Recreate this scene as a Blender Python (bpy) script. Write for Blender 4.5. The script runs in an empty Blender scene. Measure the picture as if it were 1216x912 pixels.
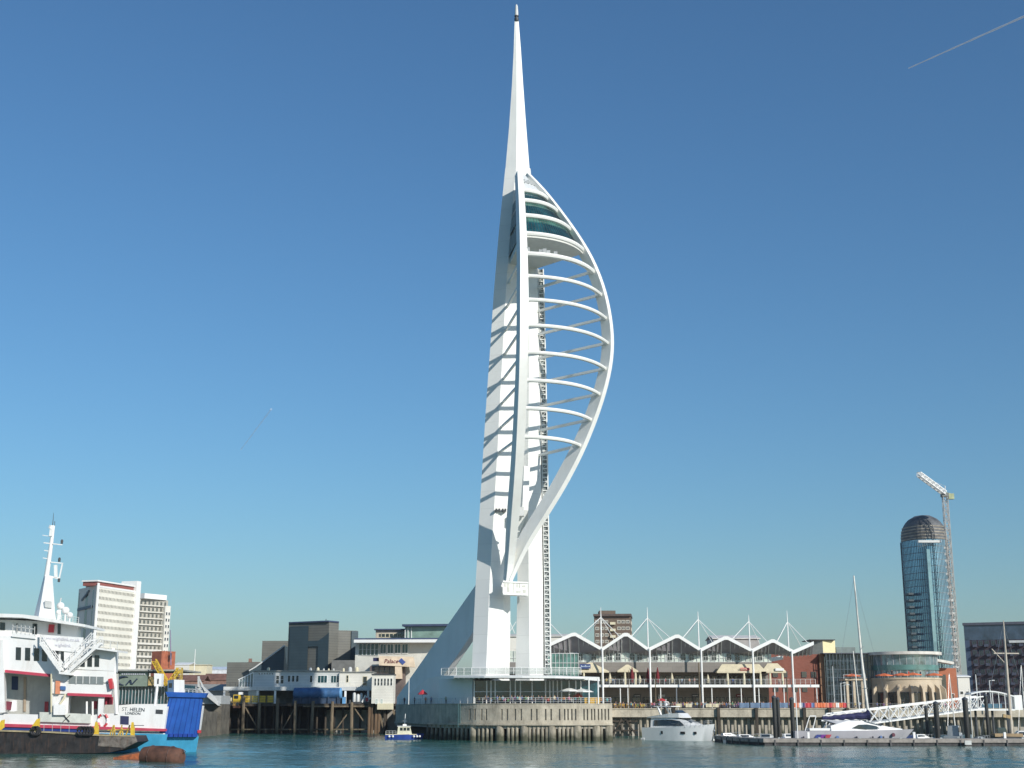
import bpy, bmesh, math, random
import numpy as np
from mathutils import Vector, Matrix, noise as mnoise

R = math.radians
random.seed(7)
SC = bpy.context.scene
COL = SC.collection

# ------------------------------------------------------------------ camera
HC = 6.5                      # eye height above the water, on a boat's deck
TH = R(13.7)                  # pitch
FPX = 1584.0                  # focal length in pixels of a 1216 px wide frame
cam = bpy.data.cameras.new('camera')
cam.sensor_width = 36.0
cam.lens = 36.0 * FPX / 1216.0
cam.clip_start = 0.5
cam.clip_end = 120000.0
co = bpy.data.objects.new('camera', cam)
COL.objects.link(co)
co.location = (0, 0, HC)
co.rotation_euler = (R(90) + TH, 0, 0)
SC.camera = co

# ------------------------------------------------------------------ light
SUN_AZ = 39.0                 # degrees to the right of straight behind the camera
SUN_EL = 27.0
sdir = Vector((math.sin(R(SUN_AZ)) * math.cos(R(SUN_EL)), -math.cos(R(SUN_AZ)) * math.cos(R(SUN_EL)), math.sin(R(SUN_EL))))
sl = bpy.data.lights.new('sun', 'SUN')
sl.energy = 4.6
sl.angle = R(0.5)
sl.color = (1.0, 0.955, 0.88)
so = bpy.data.objects.new('sun', sl)
COL.objects.link(so)
so.rotation_euler = sdir.to_track_quat('Z', 'Y').to_euler()
so.location = (60, -40, 120)

world = bpy.data.worlds.new('World')
SC.world = world
world.use_nodes = True
wn = world.node_tree.nodes
wl = world.node_tree.links
bg = wn['Background']
sky = wn.new('ShaderNodeTexSky')
sky.sky_type = 'NISHITA'
sky.sun_disc = False
sky.sun_elevation = R(SUN_EL)
# Blender: rotation 0 puts the sun on +Y, turning clockwise seen from above
sky.sun_rotation = math.atan2(sdir.x, sdir.y)
sky.air_density = 1.5
sky.dust_density = 1.2
sky.ozone_density = 10.0
sky.altitude = 900
gm_ = wn.new('ShaderNodeGamma')
gm_.inputs[1].default_value = 1.05
wl.new(sky.outputs[0], gm_.inputs[0])
tn_ = wn.new('ShaderNodeMix'); tn_.data_type = 'RGBA'; tn_.blend_type = 'MULTIPLY'
tn_.inputs['Factor'].default_value = 1.0
tn_.inputs['B'].default_value = (0.97, 0.985, 0.88, 1)
wl.new(gm_.outputs[0], tn_.inputs['A'])
wl.new(tn_.outputs['Result'], bg.inputs[0])
bg.inputs[1].default_value = 0.114

SC.view_settings.view_transform = 'Standard'
SC.view_settings.look = 'None'
SC.view_settings.exposure = 0.0
SC.view_settings.gamma = 1.0
SC.view_settings.use_curve_mapping = False
SC.render.engine = 'CYCLES'
SC.cycles.max_bounces = 6
SC.cycles.glossy_bounces = 3
SC.cycles.transparent_max_bounces = 8
SC.cycles.use_denoising = True

# ------------------------------------------------------------------ photo pixel -> place in the world at a distance Y
CT, ST = math.cos(TH), math.sin(TH)
def W(px, py, Y):
    u = (px - 608) / FPX
    v = (456 - py) / FPX
    k = Y / (CT - v * ST)
    return Vector((u * k, Y, HC + (ST + v * CT) * k))
def XP(px, Y, z=HC):
    return (px - 608) / FPX * (Y * CT + (z - HC) * ST)
def ZP(py, Y):
    return W(608, py, Y).z

# ------------------------------------------------------------------ materials (all procedural)
MATS = {}
def M(name, rgb, rough=0.6, var=0.15, scale=0.6, metal=0.0, bump=0.0, bscale=6.0, stretch=(1, 1, 1), dirt=0.0, dirtcol=(0.12, 0.10, 0.08), spec=0.5, alpha=None, weed=0.0):
    if name in MATS:
        return MATS[name]
    m = bpy.data.materials.new(name)
    m.use_nodes = True
    nt = m.node_tree
    n, l = nt.nodes, nt.links
    p = n['Principled BSDF']
    p.inputs['Metallic'].default_value = metal
    p.inputs['Specular IOR Level'].default_value = spec
    tc = n.new('ShaderNodeTexCoord')
    mp = n.new('ShaderNodeMapping')
    mp.inputs['Scale'].default_value = stretch
    l.new(tc.outputs['Object'], mp.inputs[0])
    nz = n.new('ShaderNodeTexNoise')
    nz.inputs['Scale'].default_value = scale
    nz.inputs['Detail'].default_value = 6
    nz.inputs['Roughness'].default_value = 0.65
    l.new(mp.outputs[0], nz.inputs['Vector'])
    mx = n.new('ShaderNodeMix')
    mx.data_type = 'RGBA'
    c = Vector(rgb)
    lo = [max(0, x * (1 - var * 1.6)) for x in c]
    hi = [min(0.95, x * (1 + var)) for x in c]
    mx.inputs['A'].default_value = (*lo, 1)
    mx.inputs['B'].default_value = (*hi, 1)
    rp = n.new('ShaderNodeValToRGB')
    rp.color_ramp.elements[0].position = 0.3
    rp.color_ramp.elements[1].position = 0.7
    l.new(nz.outputs['Fac'], rp.inputs[0])
    l.new(rp.outputs[0], mx.inputs['Factor'])
    out = mx.outputs['Result']
    if dirt > 0:
        n2 = n.new('ShaderNodeTexNoise')
        n2.inputs['Scale'].default_value = scale * 2.3
        n2.inputs['Detail'].default_value = 8
        n2.inputs['Roughness'].default_value = 0.75
        mp2 = n.new('ShaderNodeMapping')
        mp2.inputs['Scale'].default_value = (1, 1, 0.18)
        l.new(tc.outputs['Object'], mp2.inputs[0])
        l.new(mp2.outputs[0], n2.inputs['Vector'])
        r2 = n.new('ShaderNodeValToRGB')
        r2.color_ramp.elements[0].position = 0.5
        r2.color_ramp.elements[0].color = (0, 0, 0, 1)
        r2.color_ramp.elements[1].position = 0.72
        r2.color_ramp.elements[1].color = (dirt, dirt, dirt, 1)
        l.new(n2.outputs['Fac'], r2.inputs[0])
        m2 = n.new('ShaderNodeMix')
        m2.data_type = 'RGBA'
        m2.inputs['B'].default_value = (*dirtcol, 1)
        l.new(out, m2.inputs['A'])
        l.new(r2.outputs[0], m2.inputs['Factor'])
        out = m2.outputs['Result']
    if weed > 0:                      # weed and wet stain up to the high water line
        sz = n.new('ShaderNodeSeparateXYZ'); l.new(tc.outputs['Object'], sz.inputs[0])
        wn3 = n.new('ShaderNodeTexNoise'); wn3.inputs['Scale'].default_value = 0.9; wn3.inputs['Detail'].default_value = 6
        l.new(tc.outputs['Object'], wn3.inputs['Vector'])
        ma = n.new('ShaderNodeMath'); ma.operation = 'MULTIPLY_ADD'; ma.inputs[1].default_value = 2.6; l.new(wn3.outputs['Fac'], ma.inputs[0]); l.new(sz.outputs['Z'], ma.inputs[2])
        wr = n.new('ShaderNodeMapRange'); wr.inputs['From Min'].default_value = weed + 0.7; wr.inputs['From Max'].default_value = weed + 2.0; wr.inputs['To Min'].default_value = 0.88; wr.inputs['To Max'].default_value = 0.0
        l.new(ma.outputs[0], wr.inputs['Value'])
        m4_ = n.new('ShaderNodeMix'); m4_.data_type = 'RGBA'; m4_.inputs['B'].default_value = (0.035, 0.042, 0.020, 1)
        l.new(out, m4_.inputs['A']); l.new(wr.outputs[0], m4_.inputs['Factor']); out = m4_.outputs['Result']
    if alpha is not None: p.inputs['Alpha'].default_value = alpha
    l.new(out, p.inputs['Base Color'])
    mr = n.new('ShaderNodeMapRange')
    mr.inputs['To Min'].default_value = max(0.02, rough - 0.1)
    mr.inputs['To Max'].default_value = min(1, rough + 0.1)
    l.new(nz.outputs['Fac'], mr.inputs['Value'])
    l.new(mr.outputs[0], p.inputs['Roughness'])
    if bump > 0:
        n3 = n.new('ShaderNodeTexNoise')
        n3.inputs['Scale'].default_value = bscale
        n3.inputs['Detail'].default_value = 5
        l.new(mp.outputs[0], n3.inputs['Vector'])
        b = n.new('ShaderNodeBump')
        b.inputs['Strength'].default_value = bump
        b.inputs['Distance'].default_value = 0.3
        l.new(n3.outputs['Fac'], b.inputs['Height'])
        l.new(b.outputs[0], p.inputs['Normal'])
    MATS[name] = m
    return m

def BRICK(name, c1, c2, mortar, scale=1.0, bw=0.5, rh=0.25, rough=0.8, ms=0.03, spec=0.3, nzf=0.6):
    """brick / panel / cladding courses"""
    if name in MATS:
        return MATS[name]
    m = bpy.data.materials.new(name)
    m.use_nodes = True
    nt = m.node_tree
    n, l = nt.nodes, nt.links
    p = n['Principled BSDF']
    p.inputs['Roughness'].default_value = rough
    p.inputs['Specular IOR Level'].default_value = spec
    tc = n.new('ShaderNodeTexCoord')
    sx = n.new('ShaderNodeSeparateXYZ')
    l.new(tc.outputs['Object'], sx.inputs[0])
    ad = n.new('ShaderNodeMath'); ad.operation = 'ADD'
    l.new(sx.outputs['X'], ad.inputs[0]); l.new(sx.outputs['Y'], ad.inputs[1])
    cx = n.new('ShaderNodeCombineXYZ')
    l.new(ad.outputs[0], cx.inputs['X']); l.new(sx.outputs['Z'], cx.inputs['Y'])
    bt = n.new('ShaderNodeTexBrick')
    bt.inputs['Scale'].default_value = scale
    bt.inputs['Color1'].default_value = (*c1, 1)
    bt.inputs['Color2'].default_value = (*c2, 1)
    bt.inputs['Mortar'].default_value = (*mortar, 1)
    bt.inputs['Mortar Size'].default_value = ms
    bt.inputs['Brick Width'].default_value = bw
    bt.inputs['Row Height'].default_value = rh
    l.new(cx.outputs[0], bt.inputs['Vector'])
    nz = n.new('ShaderNodeTexNoise')
    nz.inputs['Scale'].default_value = 0.35
    nz.inputs['Detail'].default_value = 6
    l.new(tc.outputs['Object'], nz.inputs['Vector'])
    mx = n.new('ShaderNodeMix'); mx.data_type = 'RGBA'; mx.blend_type = 'MULTIPLY'
    mx.inputs['Factor'].default_value = nzf
    l.new(bt.outputs['Color'], mx.inputs['A'])
    rp = n.new('ShaderNodeValToRGB')
    rp.color_ramp.elements[0].color = (0.55, 0.55, 0.55, 1)
    rp.color_ramp.elements[1].color = (1.2, 1.2, 1.2, 1)
    l.new(nz.outputs['Fac'], rp.inputs[0])
    l.new(rp.outputs[0], mx.inputs['B'])
    l.new(mx.outputs['Result'], p.inputs['Base Color'])
    MATS[name] = m
    return m

def GLASS(name, rgb, rough=0.08, var=0.5, scale=0.35, metal=0.0, spec=1.0):
    """window glass seen from outside in daylight: dark, reflecting, panes not quite alike"""
    return M(name, rgb, rough=rough, var=var, scale=scale, metal=metal, spec=spec)

def SHIRT(name):
    """clothing whose colour is the object's own colour"""
    if name in MATS:
        return MATS[name]
    m = bpy.data.materials.new(name)
    m.use_nodes = True
    n, l = m.node_tree.nodes, m.node_tree.links
    p = n['Principled BSDF']
    p.inputs['Roughness'].default_value = 0.85
    oi = n.new('ShaderNodeObjectInfo')
    nz = n.new('ShaderNodeTexNoise'); nz.inputs['Scale'].default_value = 5
    mx = n.new('ShaderNodeMix'); mx.data_type = 'RGBA'; mx.blend_type = 'MULTIPLY'
    mx.inputs['Factor'].default_value = 0.4
    l.new(oi.outputs['Color'], mx.inputs['A']); l.new(nz.outputs['Color'], mx.inputs['B'])
    l.new(mx.outputs['Result'], p.inputs['Base Color'])
    MATS[name] = m
    return m

WHITE = M('white_paint', (0.80, 0.80, 0.77), rough=0.45, var=0.04, scale=0.15, dirt=0.10, dirtcol=(0.45, 0.43, 0.38))
TWHITE = M('tower_white', (0.80, 0.80, 0.76), rough=0.5, var=0.04, scale=0.12, dirt=0.24, dirtcol=(0.48, 0.46, 0.40))
SHIPW = M('ship_white', (0.80, 0.80, 0.78), rough=0.4, var=0.05, scale=0.3, dirt=0.30, dirtcol=(0.42, 0.33, 0.24))
GELCOAT = M('gelcoat', (0.78, 0.78, 0.76), rough=0.2, var=0.04, scale=0.4, dirt=0.08, dirtcol=(0.5, 0.47, 0.4))
GREYP = M('grey_paint', (0.42, 0.44, 0.44), rough=0.5, var=0.12, scale=0.5, dirt=0.2)
LGREY = M('light_grey_paint', (0.58, 0.59, 0.57), rough=0.5, var=0.1, scale=0.5, dirt=0.2)
DARK = M('dark_void', (0.02, 0.02, 0.022), rough=0.7, var=0.4, scale=0.8)
DGREY = M('dark_grey', (0.06, 0.065, 0.07), rough=0.55, var=0.3, scale=0.8)
STEEL = M('galvanised_steel', (0.42, 0.43, 0.44), rough=0.4, metal=0.7, var=0.15, scale=1.5)
CONC = M('concrete', (0.47, 0.42, 0.33), rough=0.9, var=0.22, scale=0.35, bump=0.25, bscale=3, dirt=0.55, dirtcol=(0.12, 0.10, 0.07))
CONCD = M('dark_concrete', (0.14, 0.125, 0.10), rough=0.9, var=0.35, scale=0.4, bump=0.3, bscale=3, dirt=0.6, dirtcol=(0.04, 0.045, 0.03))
PAVE = M('paving', (0.42, 0.39, 0.34), rough=0.9, var=0.2, scale=0.4)
PILEC = M('pile_concrete', (0.36, 0.32, 0.25), rough=0.85, var=0.3, scale=0.8, bump=0.3, bscale=4, stretch=(1, 1, 0.3), dirt=0.7, dirtcol=(0.05, 0.055, 0.03), weed=1.3)
WOOD = M('weathered_timber', (0.20, 0.155, 0.10), rough=0.9, var=0.45, scale=1.2, stretch=(1, 1, 0.15), bump=0.4, bscale=5, dirt=0.6, dirtcol=(0.05, 0.05, 0.035), weed=1.0)
WOODD = M('dark_timber', (0.06, 0.048, 0.036), rough=0.95, var=0.5, scale=1.0, stretch=(1, 1, 0.2), dirt=0.5, dirtcol=(0.03, 0.035, 0.02))
GL_DARK = GLASS('dark_glass', (0.025, 0.035, 0.04))
GL_TEAL = GLASS('teal_glass', (0.012, 0.065, 0.075), rough=0.06)
GL_GREEN = GLASS('green_glass', (0.05, 0.16, 0.13), rough=0.12)
GL_BLUE = GLASS('blue_glass', (0.05, 0.11, 0.15), rough=0.07, var=0.35, metal=0.35)
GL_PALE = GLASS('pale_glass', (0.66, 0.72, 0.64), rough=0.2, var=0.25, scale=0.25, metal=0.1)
RED = M('red_paint', (0.55, 0.05, 0.06), rough=0.45, var=0.15)
YELLOW = M('yellow_paint', (0.70, 0.47, 0.04), rough=0.5, var=0.15, scale=1.5, dirt=0.35, dirtcol=(0.2, 0.11, 0.03))
ORANGE = M('orange_paint', (0.72, 0.17, 0.06), rough=0.55, var=0.15)
BLUEP = M('blue_paint', (0.02, 0.10, 0.40), rough=0.4, var=0.12, scale=0.6, dirt=0.15, dirtcol=(0.02, 0.05, 0.2))
LBLUE = M('light_blue_hull', (0.05, 0.31, 0.50), rough=0.4, var=0.12, scale=0.6, dirt=0.3, dirtcol=(0.03, 0.16, 0.24))
NAVY = M('navy_canvas', (0.02, 0.022, 0.085), rough=0.8, var=0.3, scale=1.5)
CREAM = M('cream_canvas', (0.60, 0.53, 0.37), rough=0.8, var=0.1, scale=1.0)
CREAMW = M('cream_wall', (0.66, 0.60, 0.42), rough=0.8, var=0.08, scale=0.4)
MAROON = M('maroon_canvas', (0.16, 0.015, 0.02), rough=0.85, var=0.25, scale=2)
RUST = M('rusty_steel', (0.12, 0.055, 0.035), rough=0.8, var=0.4, scale=0.7, bump=0.03, bscale=6, dirt=0.6, dirtcol=(0.05, 0.035, 0.03))
BLACKH = M('black_hull', (0.022, 0.02, 0.02), rough=0.6, var=0.5, scale=1.0, dirt=0.7, dirtcol=(0.10, 0.055, 0.035))
SKIN = M('skin', (0.50, 0.30, 0.21), rough=0.6, var=0.08, scale=4)
HAIR = M('hair', (0.05, 0.032, 0.02), rough=0.7, var=0.3, scale=6)
DENIM = M('denim', (0.035, 0.045, 0.09), rough=0.9, var=0.35, scale=6)
SHIRTM = SHIRT('clothing')

# ------------------------------------------------------------------ mesh builder and scene tree helpers
class MB:
    def __init__(s):
        s.v = []; s.f = []; s.m = []
    def poly(s, pts, mi=0):
        b = len(s.v)
        s.v += [Vector(p) for p in pts]
        s.f.append(list(range(b, b + len(pts)))); s.m.append(mi)
        return s
    def grid(s, rows, mi=0, closed=False):
        b = len(s.v); nr = len(rows); nc = len(rows[0])
        for r in rows: s.v += [Vector(p) for p in r]
        for i in range(nr - 1):
            for j in range(nc if closed else nc - 1):
                j2 = (j + 1) % nc
                s.f.append([b + i * nc + j, b + i * nc + j2, b + (i + 1) * nc + j2, b + (i + 1) * nc + j]); s.m.append(mi)
        return s
    def loft(s, rings, mi=0, cap=True):
        b = len(s.v)
        s.grid(rings, mi, True)
        if cap:
            nc = len(rings[0])
            s.f.append(list(range(b, b + nc))); s.m.append(mi)
            e = b + (len(rings) - 1) * nc
            s.f.append(list(range(e, e + nc))); s.m.append(mi)
        return s
    def box(s, x0, x1, y0, y1, z0, z1, mi=0):
        return s.loft([[(x0, y0, z0), (x1, y0, z0), (x1, y1, z0), (x0, y1, z0)], [(x0, y0, z1), (x1, y0, z1), (x1, y1, z1), (x0, y1, z1)]], mi)
    def prism(s, pts, z0, z1, mi=0):
        return s.loft([[(p[0], p[1], z0) for p in pts], [(p[0], p[1], z1) for p in pts]], mi)
    def extr(s, pts, vec, mi=0):
        vec = Vector(vec)
        return s.loft([[Vector(p) for p in pts], [Vector(p) + vec for p in pts]], mi)
    def bar(s, p, q, w, h=None, mi=0):
        """rectangular bar from p to q, w across and h deep"""
        h = w if h is None else h
        p, q = Vector(p), Vector(q)
        t = (q - p).normalized()
        up = Vector((0, 0, 1)) if abs(t.z) < 0.98 else Vector((0, 1, 0))
        a = t.cross(up).normalized() * (w / 2)
        b = a.cross(t).normalized() * (h / 2)
        r = lambda c: [c - a - b, c + a - b, c + a + b, c - a + b]
        return s.loft([r(p), r(q)], mi)
    def tube(s, pts, rad, n=8, mi=0, flat=1.0):
        pts = [Vector(p) for p in pts]
        rads = rad if isinstance(rad, (list, tuple)) else [rad] * len(pts)
        rings = []
        for i, p in enumerate(pts):
            t = (pts[min(i + 1, len(pts) - 1)] - pts[max(i - 1, 0)]).normalized()
            up = Vector((0, 0, 1)) if abs(t.z) < 0.98 else Vector((0, 1, 0))
            a = t.cross(up).normalized()
            b = a.cross(t).normalized()
            rings.append([p + (a * math.cos(2 * math.pi * k / n) + b * flat * math.sin(2 * math.pi * k / n)) * rads[i] for k in range(n)])
        return s.loft(rings, mi)
    def lathe(s, prof, c, n=16, mi=0):
        c = Vector(c)
        rings = [[c + Vector((r * math.cos(2 * math.pi * k / n), r * math.sin(2 * math.pi * k / n), z)) for k in range(n)] for r, z in prof]
        return s.loft(rings, mi)
    def ball(s, c, r, n=10, mi=0, sz=1.0):
        prof = [(r * math.sin(math.pi * i / n) + 0.001, -r * sz * math.cos(math.pi * i / n)) for i in range(n + 1)]
        return s.lathe(prof, c, n + 4, mi)
    def mesh(s, name, mats, origin=(0, 0, 0), smooth=False):
        me = bpy.data.meshes.new(name)
        o = Vector(origin)
        me.from_pydata([tuple(v - o) for v in s.v], [], s.f)
        mats = mats if isinstance(mats, (list, tuple)) else [mats]
        for m in mats: me.materials.append(m)
        me.polygons.foreach_set('material_index', s.m)
        bm = bmesh.new(); bm.from_mesh(me)
        bmesh.ops.recalc_face_normals(bm, faces=bm.faces)
        bm.to_mesh(me); bm.free()
        if smooth:
            me.polygons.foreach_set('use_smooth', [True] * len(me.polygons))
            try: me.set_sharp_from_angle(angle=R(40))
            except Exception: pass
        return me
    def build(s, name, mats, parent=None, smooth=False, origin=None):
        if origin is None:
            if parent is not None:
                origin = wloc(parent)
            else:
                xs = [v.x for v in s.v]; ys = [v.y for v in s.v]; zs = [v.z for v in s.v]
                origin = Vector(((min(xs) + max(xs)) / 2, (min(ys) + max(ys)) / 2, min(zs)))
        me = s.mesh(name, mats, origin, smooth)
        o = bpy.data.objects.new(name, me)
        COL.objects.link(o)
        if parent is not None:
            o.parent = parent
        else:
            o.location = origin
        return o

def wloc(o):
    v = Vector(o.location)
    while o.parent is not None:
        o = o.parent
        v = v + Vector(o.location)
    return v
def tag(o, label=None, cat=None, group=None, kind=None):
    if label: o['label'] = label
    if cat: o['category'] = cat
    if group: o['group'] = group
    if kind: o['kind'] = kind
    return o
def thing(name, label, cat, loc, group=None):
    o = bpy.data.objects.new(name, None)
    COL.objects.link(o)
    o.location = Vector(loc)
    o.empty_display_size = 0.5
    return tag(o, label, cat, group)
def kids(o):
    return [c for c in bpy.data.objects if c.parent is o]
def dup(root, loc, label=None, group=None, color=None, rz=None, scale=None):
    ch = KID.get(root.name)
    if ch is None:
        ch = [(c, kids(c)) for c in kids(root)]
        KID[root.name] = ch
    r = root.copy(); COL.objects.link(r)
    r.location = Vector(loc)
    if rz is not None: r.rotation_euler = (0, 0, rz)
    if scale is not None: r.scale = (scale, scale, scale)
    if label: r['label'] = label
    if group: r['group'] = group
    if color: r.color = color
    for c, gs in ch:
        d = c.copy(); COL.objects.link(d); d.parent = r
        if color: d.color = color
        for g in gs:
            e = g.copy(); COL.objects.link(e); e.parent = d
    return r
KID = {}

def text_mesh(name, s, size, mat, parent, origin, rz=0.0, rx=90, ry=0.0, depth=0.03, italic=0.0, align='CENTER'):
    cu = bpy.data.curves.new('t', 'FONT')
    cu.body = s; cu.size = size; cu.extrude = depth; cu.align_x = align; cu.shear = italic
    cu.resolution_u = 2
    tmp = bpy.data.objects.new('t', cu)
    COL.objects.link(tmp)
    dg = bpy.context.evaluated_depsgraph_get()
    me = bpy.data.meshes.new_from_object(tmp.evaluated_get(dg))
    bpy.data.objects.remove(tmp)
    me.transform(Matrix.Rotation(rz, 4, 'Z') @ Matrix.Rotation(ry, 4, 'Y') @ Matrix.Rotation(R(rx), 4, 'X'))
    me.transform(Matrix.Translation(Vector(origin) - wloc(parent)))
    me.materials.clear(); me.materials.append(mat)
    o = bpy.data.objects.new(name, me)
    COL.objects.link(o); o.parent = parent
    return o

WCACHE = {}
def window_mesh(w, h, fmat, gmat, nx=1, ny=1, fr=0.08, dp=0.08):
    key = (round(w, 3), round(h, 3), fmat.name, gmat.name, nx, ny, fr)
    if key in WCACHE: return WCACHE[key]
    b = MB()
    # local: x across, z up, outside is -y
    b.box(-w/2, -w/2 + fr, -dp, 0.02, 0, h, 0); b.box(w/2 - fr, w/2, -dp, 0.02, 0, h, 0)
    b.box(-w/2 + fr, w/2 - fr, -dp, 0.02, 0, fr, 0); b.box(-w/2 + fr, w/2 - fr, -dp, 0.02, h - fr, h, 0)
    for i in range(1, nx):
        x = -w/2 + w * i / nx
        b.box(x - fr * .35, x + fr * .35, -dp * .8, 0.01, fr, h - fr, 0)
    for i in range(1, ny):
        z = h * i / ny
        b.box(-w/2 + fr, w/2 - fr, -dp * .7, 0.008, z - fr * .35, z + fr * .35, 0)
    b.poly([(-w/2 + fr, -dp * .4, fr), (w/2 - fr, -dp * .4, fr), (w/2 - fr, -dp * .4, h - fr), (-w/2 + fr, -dp * .4, h - fr)], 1)
    me = b.mesh('window', [fmat, gmat])
    WCACHE[key] = me
    return me
def windows(parent, a, b, zs, n, w, h, fmat, gmat, nx=1, ny=1, t0=0.0, t1=1.0, fr=0.08, name='window', skip=(), out=0.004):
    """n windows along the wall a->b (outside on the right-hand side when walking a->b turned -90) at each sill height in zs"""
    a, b = Vector((a[0], a[1])), Vector((b[0], b[1]))
    d = (b - a)
    ang = math.atan2(d.y, d.x)
    nrm = Vector((d.y, -d.x)).normalized()
    me = window_mesh(w, h, fmat, gmat, nx, ny, fr)
    base = wloc(parent)
    for iz, z in enumerate(zs):
        for i in range(n):
            if (iz, i) in skip: continue
            t = t0 + (t1 - t0) * (i + 0.5) / n
            p = a + d * t + nrm * out
            o = bpy.data.objects.new(name, me)
            COL.objects.link(o); o.parent = parent
            o.location = Vector((p.x, p.y, z)) - base
            o.rotation_euler = (0, 0, ang)
def interp(tab, x):
    """tab: list of (x, values...) in rising x"""
    if x <= tab[0][0]: return tab[0][1:] if len(tab[0]) > 2 else tab[0][1]
    for p, q in zip(tab, tab[1:]):
        if x <= q[0]:
            t = (x - p[0]) / (q[0] - p[0])
            r = tuple(a + (b - a) * t for a, b in zip(p[1:], q[1:]))
            return r if len(r) > 1 else r[0]
    return tab[-1][1:] if len(tab[-1]) > 2 else tab[-1][1]
# ================================================================== THE SETTING
# water: one sheet to the horizon, rippled by real waves where the camera looks at it closely
def water_mat():
    m = bpy.data.materials.new('harbour_water')
    m.use_nodes = True
    n, l = m.node_tree.nodes, m.node_tree.links
    p = n['Principled BSDF']
    p.inputs['Base Color'].default_value = (0.028, 0.108, 0.090, 1)
    p.inputs['Roughness'].default_value = 0.13
    p.inputs['IOR'].default_value = 1.333
    tc = n.new('ShaderNodeTexCoord')
    mp = n.new('ShaderNodeMapping'); mp.inputs['Scale'].default_value = (0.55, 1.0, 1.0)
    l.new(tc.outputs['Object'], mp.inputs[0])
    a = n.new('ShaderNodeTexNoise'); a.inputs['Scale'].default_value = 1.5; a.inputs['Detail'].default_value = 4
    b = n.new('ShaderNodeTexNoise'); b.inputs['Scale'].default_value = 0.07; b.inputs['Detail'].default_value = 3
    l.new(mp.outputs[0], a.inputs['Vector']); l.new(mp.outputs[0], b.inputs['Vector'])
    bp = n.new('ShaderNodeBump'); bp.inputs['Distance'].default_value = 0.15
    mr = n.new('ShaderNodeMapRange'); mr.inputs['From Min'].default_value = 0.35; mr.inputs['From Max'].default_value = 0.65
    mr.inputs['To Min'].default_value = 0.25; mr.inputs['To Max'].default_value = 0.8
    l.new(b.outputs['Fac'], mr.inputs['Value']); l.new(mr.outputs[0], bp.inputs['Strength'])
    l.new(a.outputs['Fac'], bp.inputs['Height']); l.new(bp.outputs[0], p.inputs['Normal'])
    return m
wm = water_mat()
rng = np.random.default_rng(3)
NY, NX = 420, 420
ys = np.concatenate([np.linspace(118, 420, NY - 2), [2500, 30000]])
t = np.linspace(-1, 1, NX)
xx = np.outer(ys * 0.48 + 4, t)
yy = np.repeat(ys[:, None], NX, 1)
zz = np.zeros_like(xx)
for i in range(46):
    lam = 0.9 * (1.13 ** (i % 23)) * rng.uniform(.9, 1.1)
    ang = rng.normal(-0.9, 0.8)
    k = 2 * np.pi / lam
    zz += 0.0042 * lam ** 0.72 * np.sin(k * (np.cos(ang) * xx + np.sin(ang) * yy) + rng.uniform(0, 6.28))
gust = 0.62 + 0.38 * np.sin(xx * .045 + 1.3 * np.sin(yy * .06)) * np.sin(yy * .11 + .8 * np.sin(xx * .03))
zz *= gust
zz[-2:, :] = 0
bwat = MB()
bwat.v = [Vector(p) for p in zip(xx.ravel(), yy.ravel(), zz.ravel())]
for i in range(NY - 1):
    for j in range(NX - 1):
        a_ = i * NX + j
        bwat.f.append([a_, a_ + 1, a_ + NX + 1, a_ + NX])
# the rest of the sheet: nearer than the view and to both sides
e = []
b0 = len(bwat.v)
bwat.v += [Vector((-30000, -400, 0)), Vector((30000, -400, 0)), Vector((30000, 30000, 0)), Vector((-30000, 30000, 0))]
bwat.f.append([b0, b0 + 1, NX - 1, 0] if False else [b0, b0 + 1] + [NX - 1 - q for q in range(NX)])
bwat.f.append([b0 + 1, b0 + 2] + [(NY - 1 - q) * NX + NX - 1 for q in range(NY)])
bwat.f.append([b0 + 3, b0] + [q * NX for q in range(NY)])
bwat.m = [0] * len(bwat.f)
wo = bwat.build('water', wm, smooth=False, origin=(0, 0, 0))
wo.data.polygons.foreach_set('use_smooth', [True] * len(wo.data.polygons))
tag(wo, kind='structure')

# land behind the quays, one sheet to the horizon
ZQ = 6.3
b = MB()
b.prism([(XP(226, 400), 400), (XP(470, 385), 385), (XP(500, 340), 340), (XP(1400, 340), 342), (9000, 342), (30000, 30000), (-30000, 30000), (-9000, 900), (XP(-300, 560), 560), (XP(100, 470), 470)], -2, ZQ)
tag(b.build('ground', PAVE), kind='structure')

# far low ridge behind the town, left
b = MB()
pts = []
for i in range(60):
    x = -1500 + i * 60
    h = 16 + 7 * mnoise.noise(Vector((i * .31, 2, 0))) + 4 * mnoise.noise(Vector((i * .9, 5, 0)))
    pts.append((x, h))
b.grid([[(x, 1900, ZQ) for x, h in pts], [(x, 1925, h) for x, h in pts], [(x, 2300, h * .9) for x, h in pts], [(x, 2500, ZQ) for x, h in pts]])
tag(b.build('hills', M('far_ridge', (0.10, 0.11, 0.08), rough=1, var=0.4, scale=0.02)), kind='structure')
# ================================================================== THE TOWER
TX, TY = 1.0, 300.0
tower = thing('observation_tower', 'tall white sail shaped observation tower with glass decks and spire', 'tower', (TX, TY, 6.5))
AX = Vector((TX, TY, 0))
BIS = Vector((0.57, -0.82, 0)).normalized()

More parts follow.
